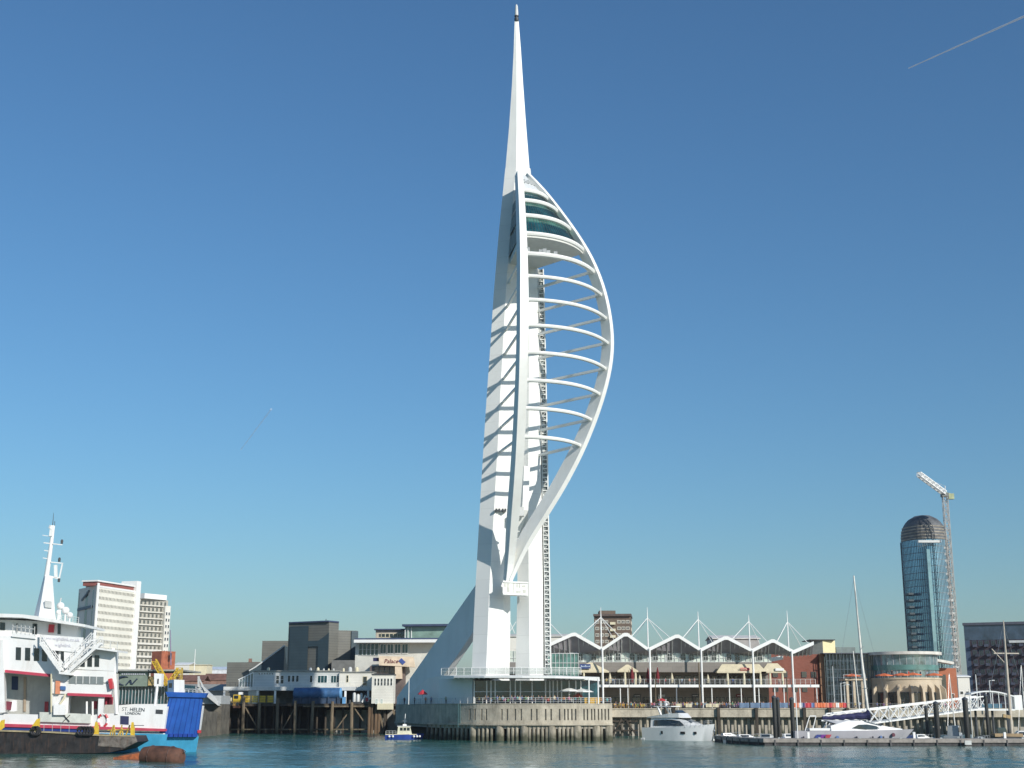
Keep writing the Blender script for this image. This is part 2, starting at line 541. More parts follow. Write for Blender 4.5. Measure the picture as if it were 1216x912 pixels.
# --- right bow from its outer edge in the photo
OUT2 = [(205, 627), (214, 637), (222, 645), (243, 661), (275, 685), (308, 705), (345, 719), (380, 726), (405, 728), (430, 726.5), (462, 719.5), (497, 708), (536, 692), (578, 670), (618, 645), (650, 624.5), (690, 606.5)]
WID = [(205, 1.3), (300, 2.5), (400, 2.7), (500, 3.2), (560, 3.6), (640, 3.6), (690, 2.2)]
def bow2_pt(py):
    px = interp(OUT2, py)
    Y = 297.0
    for _ in range(8):
        p = W(px, py, Y)
        dn = max(0.0, min(1.0, (py - 500) / 188.0))
        Y = 298.5 - 0.42 * max(p.x - TX, 0) - 3.2 * dn
    return W(px, py, Y)
PYS = [205 + 485 * i / 48 for i in range(49)]
def smooth(pts, it=3):
    for _ in range(it):
        pts = [pts[0]] + [(pts[i - 1] + pts[i] * 2 + pts[i + 1]) / 4 for i in range(1, len(pts) - 1)] + [pts[-1]]
    return pts
B2 = smooth([bow2_pt(p) for p in PYS])
B2z = sorted([(p.z, p.x, p.y) for p in B2])
# --- front bow: the same bulge, towards the camera
CEN1 = [(203, 617.5), (240, 620), (300, 622.3), (350, 622.8), (400, 622.6), (450, 621.5), (500, 619.5), (550, 617), (600, 613.3), (650, 608.8), (690, 604.5)]
def bow1_pt(py):
    px = interp(CEN1, py)
    Y = 285.0
    for _ in range(12):
        p = W(px, py, Y)
        x2 = interp(B2z, p.z)[0]
        bul = max(0.0, (x2 - TX) / 0.92)
        dn = max(0.0, min(1.0, (py - 500) / 188.0))
        Y = 0.5 * Y + 0.5 * (298.2 - 1.02 * bul - 3.0 * dn)
    return W(px, py, Y)
B1 = smooth([bow1_pt(p) for p in [203 + 487 * i / 48 for i in range(49)]], 4)
B1z = sorted([(p.z, p.x, p.y) for p in B1])
def at2(z): x, y = interp(B2z, z); return Vector((x, y, z))
def at1(z): x, y = interp(B1z, z); return Vector((x, y, z))

def bow(name, pts, wid, th, rot):
    rings = []
    for i, p in enumerate(pts):
        t = (pts[min(i + 1, len(pts) - 1)] - pts[max(i - 1, 0)]).normalized()
        rad = Vector((p.x - TX, p.y - TY, 0))
        if rad.length < 0.5: rad = BIS.copy()
        base = (rot @ (DIR[name]))
        n1 = (base - t * base.dot(t)).normalized()      # outward
        n2 = t.cross(n1).normalized()
        w = wid[i]; h = th[i]
        o = p
        rings.append([o + n2 * h / 2, o - n1 * w + n2 * h / 2, o - n1 * w - n2 * h / 2, o - n2 * h / 2])
    b = MB().loft(rings)
    return b
DIR = {'bow': Vector((0.92, -0.39, 0)).normalized(), 'front': Vector((0.06, -1, 0)).normalized()}
w2 = [interp(WID, p) for p in PYS]
b = bow('bow', B2, w2, [0.8 + 0.35 * (w - 1.3) / 2 for w in w2], Matrix.Rotation(R(-22), 3, 'Z'))
b.build('bow', TWHITE, tower)
w1 = [0.9 + w * 0.62 for w in w2]
h1 = [1.35 + 0.55 * min(1, i / 14) - 0.6 * max(0, (i - 40) / 8) for i in range(49)]
b = bow('front', B1, w1, h1, Matrix.Rotation(R(14), 3, 'Z'))
b.build('bow', TWHITE, tower)

SHAFTM = BRICK('shaft_concrete', (.80, .80, .76), (.775, .775, .74), (.66, .66, .62), 1, 400, 4.0, rough=.55, ms=.035, nzf=.10)
# --- shafts: five-cornered concrete legs, merging under the spire
def shaft(tab, Ys, top):
    rings = []
    for row in tab:
        py = row[0]
        s = max(0.0, min(1.0, (py - 205) / 598.0))
        k = 0.42 + 0.58 * s
        rings.append([W(px, py, top + (Yc - top) * k + 0) for px, Yc in zip(row[1:], Ys)])
    return MB().loft(rings)
# py, left, front corner, right front, right back, left back
LT = [(858, 558, 576, 594.5, 605.5, 590), (803, 560, 577, 595, 605, 590), (740, 562.5, 579.5, 597, 606, 592), (690, 565, 581.5, 599, 606, 594), (640, 567.8, 584.5, 602.5, 607, 596), (600, 570, 587, 605, 608.5, 598),
      (530, 574.2, 591, 609, 611, 601), (470, 578, 594, 611.5, 613.5, 603), (415, 582, 597, 613.5, 615.5, 606), (350, 586.2, 600.5, 616.5, 618, 609), (280, 592, 605.5, 618, 619.5, 612), (200, 600, 612.3, 619, 620, 615)]
b = shaft(LT, (300.0, 298.0, 300.6, 303.6, 305.0), 300.5)
b.build('shaft', SHAFTM, tower)
RT = [(858, 611.5, 629.5, 646, 650, 630), (803, 612, 629, 645.5, 649, 630), (740, 613.5, 628.5, 645, 648, 631), (690, 614.5, 628, 644.5, 647.5, 631), (640, 614, 627.5, 643.5, 646.5, 631), (600, 613, 627, 642.8, 646, 631),
      (530, 613, 627.5, 641.8, 645, 631), (470, 614, 628, 640.8, 643.5, 631), (415, 615, 628, 639.6, 642, 631), (350, 616, 628, 638.4, 640, 630), (280, 617, 626, 636, 637.5, 629), (200, 616.5, 622, 629.2, 630, 624)]
b = shaft(RT, (304.0, 302.0, 304.4, 307.4, 309.0), 301.5)
b.build('shaft', SHAFTM, tower)
# --- spire
rings = []
for py, l, c, r in ((216, 599.2, 612.6, 630.0), (203, 600, 613.0, 629), (150, 604.6, 613.6, 624.8), (100, 608.0, 613.6, 621.2), (60, 610.0, 613.5, 618.6), (24, 611.2, 613.4, 615.8)):
    d = (r - l) / 30.0
    rings.append([W(l, py, 300.35), W(c, py, 300.5 - 1.15 * d), W(r, py, 300.6), W((c + r) / 2, py, 300.5 + 3.2 * d)])
MB().loft(rings).build('spire', TWHITE, tower)
b = MB()
cz = W(613.4, 24, 300.5)
b.lathe([(0.46, -0.3), (0.55, 0.0), (0.55, 0.5), (0.34, 0.6), (0.34, 0.9), (0.55, 1.0), (0.55, 1.2)], cz, 12, 1)
b.lathe([(0.46, 1.2), (0.42, 2.4), (0.30, 3.9), (0.12, 4.3)], cz, 12, 0)
b.build('lightning_cap', [LGREY, DGREY], tower, smooth=True)

# --- ribs: horizontal arcs between the two bows
MAST = [224, 236, 254, 275.5, 299.5, 326, 354, 384.5, 417, 450, 483.5, 517.5]
ZL = []
for py in MAST:
    z = 100.0
    tab = sorted([(-(456 - FPX * ((-(p.y) * ST + (p.z - HC) * CT) / (p.y * CT + (p.z - HC) * ST))), p.z) for p in B1])
    ZL.append(interp(tab, -py))
def arc_pts(z, inset=0.0, n=24):
    p, q = at1(z), at2(z)
    p = p - DIR['front'] * 0.9; q = q - DIR['bow'] * 1.3
    ch = (q - p).length
    nn = Vector((q - p).to_tuple()).cross(Vector((0, 0, 1))).normalized()
    c = (p + q) / 2 + nn * (ch * 0.32 )
    out = []
    for i in range(n + 1):
        t = i / n
        v = p * (1 - t) ** 2 + c * 2 * t * (1 - t) + q * t * t
        out.append(v - nn * inset)
    return out
def level_py(z):
    lo, hi = 200.0, 858.0
    for _ in range(30):
        m = (lo + hi) / 2
        if ZP(m, 299.5) > z: lo = m
        else: hi = m
    return (lo + hi) / 2
def shaft_at(tab, z, col, Y):
    py = level_py(z)
    rows = sorted([(r[0], r[col]) for r in tab])
    v = W(interp(rows, py), py, Y)
    return Vector((v.x, v.y, z))
def LA(z): return shaft_at(LT, z, 2, 299.4)
def RA(z): return shaft_at(RT, z, 3, 303.4)
for i, z in enumerate(ZL):
    pts = arc_pts(z)
    rr = 0.58 if i < 5 else 0.46
    MB().tube(pts, rr, 8, flat=1.0).build('rib', TWHITE, tower, smooth=True)
    if i >= 4:
        MB().bar(at1(z) - DIR['front'] * 1.2, LA(z) + Vector((0.4, 0.8, 0)), 0.42, 0.5).build('strut', GREYP if False else TWHITE, tower)
        MB().bar(at2(z) - DIR['bow'] * 1.6, RA(z) + Vector((-0.6, 0.5, 0)), 0.5, 0.55).build('strut', TWHITE, tower)
# --- viewing decks
def deck_outline(z, inset):
    a = arc_pts(z, inset)
    return a + [RA(z) + Vector((-.4, 0, 0)), Vector((TX + 1, TY + 1, z)), LA(z) + Vector((.4, .4, 0))]
for k in range(3):
    zt, zb = ZL[k], ZL[k + 1]
    d = MB()
    o = deck_outline(zb + .35, 0.25)
    d.extr(o, (0, 0, 0.4))
    deck = d.build('viewing_deck', TWHITE, tower)
    lo, hi = arc_pts(zb + .75, 0.35), arc_pts(zt - .2, 0.35)
    g = MB()
    h = 0.34 if k else 0.2
    mid = [p + (q - p) * (1 - h) for p, q in zip(lo, hi)]
    g.grid([lo, mid], 0); g.grid([mid, hi], 1)
    g.build('glazing', [GL_TEAL, GL_GREEN], deck)
    mu = MB()
    for j in range(1, 24):
        mu.bar(lo[j] + BIS * .03, hi[j] + BIS * .03, 0.06, 0.07)
    mu.build('mullion', DGREY, deck)
    # the flank between the front bow and the left shaft, and between the right bow and the right shaft
    for A, Bf in ((at1, LA), (at2, RA)):
        g = MB()
        p0, p1 = A(zb + .75), Bf(zb + .75); q0, q1 = A(zt - .2), Bf(zt - .2)
        g.poly([p0, p1, q1, q0], 0)
        n_ = 7
        for j in range(1, n_):
            t_ = j / n_
            g.bar(p0.lerp(p1, t_), q0.lerp(q1, t_), 0.1, 0.14, 1)
        g.build('glazing', [GL_TEAL, GREYP], deck)
# the crow's nest roof above the top deck, closed up to where the bows meet the spire
z0, zt = ZL[0], max(p.z for p in B1) - .5
lo = arc_pts(z0 + .3, 0.1)
cap = MB()
hi1, hi2 = at1(min(zt, B1[0].z - .3)), at2(min(zt, B2[0].z - .3))
rows = []
for s in (0, .25, .5, .75, 1.0):
    z = z0 + .3 + (min(hi1.z, hi2.z) - z0 - .3) * s
    rows.append(arc_pts(z, 0.1) if s == 0 else [p.copy() for p in arc_pts(z, 0.1)])
cap.grid(rows)
cap.build('deck_roof', M('deck_roof', (0.58, 0.60, 0.60), rough=.5, var=.1), tower)
b = MB()
for t_ in (3, 7, 11, 15):
    p = arc_pts(z0 + 3.2, -.1)[t_]
    b.box(p.x - .35, p.x + .35, p.y - .3, p.y + .3, p.z - .4, p.z + .5)
b.build('roof_hatch', GREYP, tower)
# underside soffit and maintenance gear on the first open rib
d = MB()
d.extr(deck_outline(ZL[3] - 0.9, 0.35), (0, 0, 1.0))
d.build('soffit', M('soffit', (0.66, 0.66, 0.62), rough=.7, var=.06), tower)
b = MB()
for t_ in (1, 4, 5, 6, 8):
    p = arc_pts(ZL[4])[t_]
    b.box(p.x - .4, p.x + .4, p.y - .3, p.y + .3, p.z + .3, p.z + 1.1 + .3 * (t_ % 2))
b.build('floodlight', GREYP, tower)
# --- cross platform where the bows land between the shafts
p0, p1 = W(597, 705.5, 294.6), W(626.5, 706, 297.2)
zt_, zb_ = ZP(691, 295), ZP(705.5, 295)
b = MB()
pl = [(p0.x, p0.y), (p1.x, p1.y), (p1.x - .3, p1.y + 4.4), (p0.x, p0.y + 4.4)]
b.prism(pl, zb_, zt_)
d_ = Vector((p1.x - p0.x, p1.y - p0.y, 0)); n_ = Vector((d_.y, -d_.x, 0)).normalized()
plat = b.build('cross_platform', TWHITE, tower)
b = MB()
for (u0, u1, v0, v1) in ((0.04, 0.13, .60, .88), (.16, .27, .18, .88), (.42, .47, .12, .92), (.52, .72, .14, .30), (.55, .60, .56, .88), (.64, .70, .56, .9), (.76, .92, .62, .80), (.80, .93, .14, .42)):
    q0 = Vector((p0.x, p0.y, 0)) + d_ * u0 + n_ * .05; q1 = Vector((p0.x, p0.y, 0)) + d_ * u1 + n_ * .05
    za, zc = zb_ + (zt_ - zb_) * v0, zb_ + (zt_ - zb_) * v1
    b.extr([(q0.x, q0.y, za), (q1.x, q1.y, za), (q1.x, q1.y, zc), (q0.x, q0.y, zc)], -n_ * .04)
b.build('panel', M('platform_panel', (.56, .56, .50), var=.15, scale=1), plat)
b = MB()
for v in (0.0, 1.0):
    q0 = Vector((p0.x, p0.y, zb_ + (zt_ - zb_) * v)) + n_ * .12; q1 = Vector((p1.x, p1.y, zb_ + (zt_ - zb_) * v)) + n_ * .12
    b.bar(q0, q1, .22, .3)
b.build('rail', TWHITE, plat)
# little service box and brackets below the open sail
c = W(617.3, 613, 297.4)
MB().box(c.x - .7, c.x + .9, 296.6, 299, c.z, c.z + 2.0).build('service_box', LGREY, tower)
b = MB()
for px in (589.5, 593, 597, 600):
    c = W(px, 606.5, 298.4 if px < 592 else 299.0)
    b.box(c.x - .22, c.x + .22, c.y - 1.0, c.y + .8, c.z - .15, c.z + .35)
b.build('bracket', DGREY, tower)
b = MB()
for py, px in ((622, 606), (631, 607), (640, 606)):
    c = W(px + 5, py, 293.6)
    b.box(c.x - .1, c.x + .9, c.y - .2, c.y + .5, c.z - .12, c.z + .12)
b.build('bracket', LGREY, tower)
# --- glazed outside lift on the right shaft
b = MB()
ztop, zbot = ZP(318, 303), ZP(800, 303)
n = 92
def lift_c(z):
    return shaft_at(RT, z, 3, 303.6)
nl, nr = MB(), MB()
LI = [lift_c(zbot + (ztop - zbot) * i / n) + Vector((.25, .35, 0)) for i in range(n + 1)]
rail = MB()
for dx in (0.12, 1.32):
    rail.tube([p + Vector((dx, 0, 0)) for p in LI[::4]], 0.17 if dx > 1 else .08, 6)
for i in range(n):
    rail.bar(LI[i] + Vector((.12, 0, 0)), LI[i] + Vector((1.32, 0, 0)), .10, .22)
    a_, c_ = (0.12, 1.32) if i % 2 else (1.32, .12)
    if i % 3 != 1: rail.bar(LI[i] + Vector((a_, -.05, 0)), LI[i + 1] + Vector((c_, -.05, 0)), .07, .07)
lift = rail.build('lift_frame', TWHITE, tower)
b = MB()
b.grid([[p + Vector((.1, .3, 0)) for p in LI], [p + Vector((1.3, .3, 0)) for p in LI], [p + Vector((1.2, 1.9, 0)) for p in LI], [p + Vector((.1, 1.9, 0)) for p in LI]])
b.build('lift_glass', M('lift_dark', (0.27, 0.30, 0.29), rough=.35, var=.6, scale=.9), lift)
# --- the long raking leg behind
E = Vector((-0.60, 0.80, 0)).normalized()
def fin(px, py):
    u = (px - 608) / FPX
    # solve s so that the point on the plane lands in column px, then its height from py
    s = 20.0
    for _ in range(30):
        p = AX + E * s
        zc = p.y * CT + 6 * ST
        tgt = u * zc
        s += (p.x - tgt) / (-E.x) * 0.8
    p = AX + E * s
    return Vector((p.x, p.y, ZP(py, p.y)))
o0, o1, i1, i0 = fin(566, 692), fin(471.5, 828), fin(524, 806), fin(570, 738)
n_ = Vector((E.y, -E.x, 0))
b = MB()
zb = 7.2
lo = o1.copy(); lo.z = zb
b.extr([o0 - E * 18 + Vector((0, 0, 25)), o0, o1, lo + Vector((0, 0, 0)), Vector((i1.x, i1.y, zb)), i1, i0, i0 - E * 16 + Vector((0, 0, 24))], n_ * 1.7)
b.build('raking_leg', TWHITE, tower)
# ================================================================== THE ROUND TOWER PODIUM (built out over the water)
PW = [(470, 340), (488, 327), (503, 313), (520, 302), (540, 295.5), (565, 291), (595, 288.6), (630, 287.4), (665, 287.3), (700, 288.2), (727, 290.5)]
def dens(tab, n):
    out = []
    x0, x1 = tab[0][0], tab[-1][0]
    sm = []
    for i in range(n + 1):
        px = x0 + (x1 - x0) * i / n
        sm.append((px, interp(tab, px)))
    ys_ = [y for _, y in sm]
    for _ in range(n // 8):
        ys_ = [ys_[0]] + [(ys_[i - 1] + 2 * ys_[i] + ys_[i + 1]) / 4 for i in range(1, n)] + [ys_[-1]]
    return [(px, y) for (px, _), y in zip(sm, ys_)]
PD = dens(PW, 200)
def pod(px): return interp(PD, px)
ZT, ZM, ZL_ = 7.55, 3.55, 3.15
podium = thing('tower_podium', 'round concrete quay podium with vertical slots standing on piles below tower', 'podium', (XP(600, 300), 300, 0))
def wall_pt(px, off=0.0):
    Y = pod(px)
    # outward normal in plan
    a, b_ = max(470, px - 4), min(727, px + 4)
    pa, pb = Vector((XP(a, pod(a)), pod(a), 0)), Vector((XP(b_, pod(b_)), pod(b_), 0))
    d = (pb - pa).normalized(); n_ = Vector((d.y, -d.x, 0))
    return Vector((XP(px, Y), Y, 0)) + n_ * off
SLOTS = [558, 564, 572, 577.5, 596, 602.5, 612, 619, 631, 637.5, 648, 654.5, 664.5, 670.5, 674.5, 679, 683.5, 693.5, 697.5, 702.5, 706, 710.5, 714.5, 718.5, 722.5]
# wall of separate panels so that the slots are real gaps in front of a recessed back wall
w = MB()
edges = []
cur = 470.0
for s in SLOTS:
    edges.append((cur, s - .9)); cur = s + .9
edges.append((cur, 727.0))
def strip(mb, a, b_, z0, z1, o_out, o_in, mi=0):
    n = max(1, int((b_ - a) / 4))
    rings = []
    for i in range(n + 1):
        px = a + (b_ - a) * i / n
        p, q = wall_pt(px, o_out), wall_pt(px, o_in)
        rings.append([(p.x, p.y, z0), (p.x, p.y, z1), (q.x, q.y, z1), (q.x, q.y, z0)])
    mb.loft(rings, mi)
for a, b_ in edges: strip(w, a, b_, ZM + .7, ZT - 1.0, 0.0, -0.6)
strip(w, 470, 727, ZT - 1.0, ZT, 0.02, -0.8)
strip(w, 470, 727, ZM, ZM + .7, 0.02, -0.8)
pw = w.build('wall_panel', CONC, podium)
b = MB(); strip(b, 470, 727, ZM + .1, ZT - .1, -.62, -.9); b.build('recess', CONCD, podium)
b = MB(); strip(b, 470, 727, ZM - .35, ZM - .005, .32, -1.0); b.build('ledge', CONC, podium)
b = MB(); strip(b, 470, 727, ZT + .003, ZT + .13, .10, -.5); b.build('coping', CONC, podium)
# deck slab
b = MB()
dk = [wall_pt(470 + 257 * i / 60, -.4) for i in range(61)]
b.prism([(p.x, p.y) for p in dk] + [(XP(727, 345), 345), (XP(470, 345), 345)], ZM - 1.0, ZT - .02)
b.build('deck', PAVE, podium)
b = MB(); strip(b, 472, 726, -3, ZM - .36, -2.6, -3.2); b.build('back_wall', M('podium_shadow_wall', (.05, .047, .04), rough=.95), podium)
# piles
px = 508.0
big = {592: 1, 622: 1, 655: 1, 686: 1, 709: 1, 724: 1, 560: 1}
small = []
x = 506.0
while x < 724:
    if not any(abs(x - k) < 6.0 for k in big): small.append(x)
    x += 5.1
for x in small:
    p = wall_pt(x, -.55)
    MB().lathe([(.36, -3), (.36, ZM - .36)], (p.x, p.y, 0), 10).build('pile', PILEC, podium, smooth=True)
for x in big:
    p = wall_pt(x, -.75)
    MB().lathe([(.95, -3), (.95, ZM - .36)], (p.x, p.y, 0), 16).build('pile', PILEC, podium, smooth=True)
# ladder on the wall
b = MB()
for dx in (-.22, .22):
    p = wall_pt(546, .15); b.bar((p.x + dx, p.y - .1, ZM - .8), (p.x + dx, p.y - .1, ZT + .1), .10)
for i in range(14):
    p = wall_pt(546, .15); z = ZM - .6 + i * .34; b.bar((p.x - .22, p.y - .1, z), (p.x + .22, p.y - .1, z), .07)
b.build('ladder', M('green_ladder', (.07, .16, .17)), podium)
# railing round the terrace
def railing(parent, pts, h, name='railing', mat=None, post=2.0, nb=3):
    b = MB()
    acc = 0
    for p, q in zip(pts, pts[1:]):
        p, q = Vector(p), Vector(q)
        for k in range(nb):
            b.bar(p + Vector((0, 0, h * (k + 1) / nb)), q + Vector((0, 0, h * (k + 1) / nb)), .07 if k == nb - 1 else .04)
    for p, q in zip(pts, pts[1:]):
        p, q = Vector(p), Vector(q)
        n = max(1, int((q - p).length / post))
        for i in range(n):
            r = p.lerp(q, i / n); b.bar(r, r + Vector((0, 0, h)), .08)
    r = Vector(pts[-1]); b.bar(r, r + Vector((0, 0, h)), .08)
    return b.build(name, mat or LGREY, parent)
railing(podium, [Vector((wall_pt(x, -.1).x, wall_pt(x, -.1).y, ZT + .13)) for x in range(474, 727, 9)], 1.15)
# raised stair flank at the left, running up beside the raking leg
b = MB()
za, zb_ = ZT, ZP(803, 305)
pL, pR = (XP(474, 340), 340), (XP(524, 304), 304)
b.extr([(pL[0], pL[1], za), (pR[0], pR[1], za), (pR[0], pR[1], zb_), (XP(507, 316), 316, zb_ - .2), (pL[0], pL[1], za + .8)], (1.5, 9, 0))
b.build('stair_flank', TWHITE, podium)

# ------------------------------------------------------------------ café pavilion with a wide white canopy
cafe = thing('cafe_pavilion', 'low glass fronted cafe pavilion with wide white canopy at the foot of tower', 'cafe', (XP(610, 298), 298, ZT))
yf = 293.0
zc0, zc1 = ZP(809, 287), ZP(801.5, 284)
can = MB()
def cpt(px, Y, z): return Vector((XP(px, Y, z), Y, z))
front = [cpt(539, 292, zc1 + .0), cpt(575, 287.5, zc1 - .1), cpt(620, 285.5, zc1 - .2), cpt(660, 285.3, zc1 - .25), cpt(694, 286.5, zc1 - .35)]
back = [cpt(524, 300, zc1 + .3), cpt(575, 299, zc1 + .3), cpt(620, 299, zc1 + .3), cpt(660, 299, zc1 + .3), cpt(712, 298, zc1 - .1)]
can.loft([[f_, bk, bk + Vector((0, 0, -.75)), f_ + Vector((0, 0, -.38))] for f_, bk in zip(front, back)])
can.build('canopy', WHITE, cafe)
b = MB()
for t_ in range(0, 25):
    s_ = t_ / 24 * 4
    i = min(3, int(s_)); f_ = s_ - i
    p = front[i].lerp(front[i + 1], f_); q = back[i].lerp(back[i + 1], f_)
    b.bar(p + Vector((0, .3, -.42)), q + Vector((0, 0, -.72)), .16, .3)
b.build('canopy_rib', WHITE, cafe)
b = MB()
b.extr([(XP(521, 304), 304, ZT), (XP(561, 294), 294, ZT), (XP(561, 294), 294, zc1 - .5), (XP(521, 304), 304, zc1 - .45)], (2, 7, 0))
b.build('wall', WHITE, cafe)
b = MB()
gl = [(XP(562, 293.8), 293.8), (XP(690, 293.0), 293.0), (XP(712, 298), 298)]
zg = zc1 - .95
b.extr([(gl[0][0], gl[0][1], ZT), (gl[1][0], gl[1][1], ZT), (gl[1][0], gl[1][1], zg), (gl[0][0], gl[0][1], zg)], (0, 8, 0))
b.extr([(gl[1][0], gl[1][1], ZT), (gl[2][0], gl[2][1], ZT), (gl[2][0], gl[2][1], zg), (gl[1][0], gl[1][1], zg)], (0, 3, 0))
b.build('glazing', GL_TEAL, cafe)
for px in (563, 578, 583, 588, 606, 612, 618, 632, 648, 653, 657, 662, 667, 676, 684, 690):
    f_ = (px - 563) / 127
    x = XP(px, 293.3)
    MB().box(x - .13, x + .13, 292.75, 293.1 , ZT, zg).build('window_post', WHITE, cafe)
b = MB(); b.box(XP(562, 293), XP(690, 293), 292.8, 293.05, ZT + 2.5, ZT + 2.66); b.build('transom', LGREY, cafe)
for px in (700, 711):
    x = XP(px, 288); MB().lathe([(.14, ZT), (.14, zc1 - .6)], (x, 289, 0), 10).build('column', WHITE, cafe)
# roof terrace balustrade (glass between white posts)
zr = zc1 + .31
pts = [cpt(524, 299, zr), cpt(560, 295, zr), cpt(610, 292.5, zr), cpt(655, 292.5, zr), cpt(690, 295, zr)]
railing(cafe, pts, 1.5, 'balustrade', WHITE, 1.6, 2)
b = MB()
for p, q in zip(pts, pts[1:]):
    b.extr([p + Vector((0, .1, .1)), q + Vector((0, .1, .1)), q + Vector((0, .1, 1.4)), p + Vector((0, .1, 1.4))], (0, .04, 0))
gm = M('balustrade_glass', (.30, .36, .34), rough=.05, var=.1, alpha=.28)
b.build('glass_panel', gm, cafe)
# green glass lift lobby on the roof terrace, right of the tower
lob = thing('lift_lobby', 'green glass lift lobby on the cafe roof beside tower', 'lobby', (XP(668, 304), 304, zr))
b = MB(); b.box(XP(651, 304), XP(688, 304), 304, 312, zr - .3, ZP(776, 304)); b.build('glazing', GLASS('lobby_glass', (.10, .22, .19), rough=.1), lob)
b = MB()
for i in range(9):
    x = XP(651, 304) + i * .85; b.box(x - .05, x + .05, 303.85, 303.99, zr - .3, ZP(776, 304))
for z in (zr + 1.4, zr + 2.8, ZP(776, 304)): b.box(XP(651, 304), XP(688, 304), 303.86, 303.98, z - .06, z + .06)
b.build('mullion', LGREY, lob)

# ================================================================== PROMENADE along the right
ZP_ = 6.55
prom = thing('promenade_quay', 'long concrete waterside promenade quay on piles in front of gull wing building', 'quay', (XP(900, 345), 345, 0))
b = MB(); b.prism([(XP(722, 338), 338), (XP(1240, 338), 338), (XP(1240, 372), 372), (XP(722, 372), 372)], 4.6, ZP_); b.build('deck', CONC, prom)
b = MB(); b.box(XP(722, 338), XP(1240, 338), 337.8, 338.4, ZP_ + .003, ZP_ + .2); b.build('coping', CONC, prom)
for i, px in enumerate([728, 738, 748] + list(range(760, 1216, 8))):
    x = XP(px, 339.6)
    MB().lathe([(.36, -3), (.36, 4.6)], (x, 339.4, 0), 8).build('pile', PILEC if px > 750 else CONCD, prom, smooth=True)
b = MB(); b.box(XP(758, 342), XP(1240, 342), 341.6, 342.4, -3, 4.62); b.build('back_wall', CONCD, prom)
b = MB()
for z in (1.2, 3.4): b.box(XP(724, 338.8), XP(757, 338.8), 338.6, 339.0, z, z + .4)
b.bar((XP(727, 338.7), 338.5, .2), (XP(738, 338.7), 338.5, 4.2), .35); b.bar((XP(755, 338.7), 338.5, .2), (XP(742, 338.7), 338.5, 4.2), .35)
b.build('bracing', WOODD, prom)
for px in (791, 800, 853, 898, 955, 985, 1006, 1035):
    x = XP(px, 337.5)
    MB().box(x - .35, x + .35, 337.1, 337.75, .5, ZP_ + .3).build('fender', WOODD, prom)
railing(prom, [(XP(px, 338.3), 338.3, ZP_ + .2) for px in range(724, 1226, 14)], 1.1, mat=M('rail_grey', (.16, .165, .165)), post=2.2)

# ================================================================== GULL WING BUILDING
YB = 347.0        # front edge of the folded roof
gw = thing('gull_wing_pavilion', 'long waterfront pavilion with white gull wing folded roof hung from masts', 'pavilion', (XP(810, 356), 356, ZQ))
FOLD = [(648, 767), (679, 753), (683, 752.5), (715, 770.5), (741, 753), (745, 753), (770, 770.8), (802, 755), (806, 755), (832, 771.2), (860, 757), (864, 757), (893, 772), (916, 760.5), (919, 760.5), (942, 773.5), (966, 763)]
fr = [W(px, py, YB) for px, py in FOLD]
RD = 3.9                                   # the folded plates tip up towards the water
zk = [ZP(773.8 + .18 * (py - 752), YB + RD) for px, py in FOLD]
b = MB()
bk = [Vector((p.x + .35, YB + RD, z)) for p, z in zip(fr, zk)]
b.loft([[f_, q, q - Vector((0, 0, .35)), f_ - Vector((0, 0, .35))] for f_, q in zip(fr, bk)])
roof = b.build('roof', M('roof_sheet', (.30, .285, .30), var=.12), gw)
b = MB()
for p, q in zip(fr, fr[1:]):
    b.extr([p + Vector((0, -.35, -.6)), q + Vector((0, -.35, -.6)), q + Vector((0, -.35, .3)), p + Vector((0, -.35, .3))], (0, .33, 0))
b.build('fascia', WHITE, roof)
b = MB()
for p, q, p2, q2 in zip(fr, fr[1:], bk, bk[1:]):
    if (q - p).length < 3: continue
    for t_ in (.12, .3, .5, .7, .88):
        a_ = p.lerp(q, t_) + Vector((0, .2, -.5)); c_ = p2.lerp(q2, t_) + Vector((0, -.2, -.5))
        b.bar(a_, c_, .22, .3)
b.build('rafter', LGREY, roof)
MASTS = [(715, 733, 722, 770), (771, 734, 722, 770), (832, 735.5, 727, 771), (893, 738, 731, 772), (939.5, 738.5, 726, 773)]
for px, pa, pt, pv in MASTS:
    zv, za, zt_ = ZP(pv, YB), ZP(pa, YB + 3), ZP(pt - 1, YB + 3)
    x = XP(px, YB, zv)
    b = MB(); b.tube([(x, YB - .75, ZP_), (x, YB - .75, zv)], .25, 10); b.build('column', WHITE, gw, smooth=True)
    m = MB(); m.tube([(x, YB + 3, zv - .5), (x, YB + 3, za), (x, YB + 3, zt_)], [.20, .15, .05], 8)
    mast = m.build('mast', WHITE, gw, smooth=True)
    apex = Vector((x, YB + 3, za))
    best = sorted(fr, key=lambda p: abs(p.x - x))
    lefts = [p for p in fr if p.x < x - 3 and p.z > zv + 2]; rights = [p for p in fr if p.x > x + 3 and p.z > zv + 1.2]
    b = MB()
    for p in ([lefts[-1]] if lefts else []) + ([rights[0]] if rights else []):
        d_ = Vector((p.x - x, 0, 0)) * .82
        for yy_, kz in ((YB + .6, .82), (YB + 8, .25)):
            b.tube([apex, Vector((x + d_.x, yy_, zv + (p.z - zv) * kz))], .10 if yy_ < YB + 5 else .075, 6)
    b.build('stay', WHITE, mast)
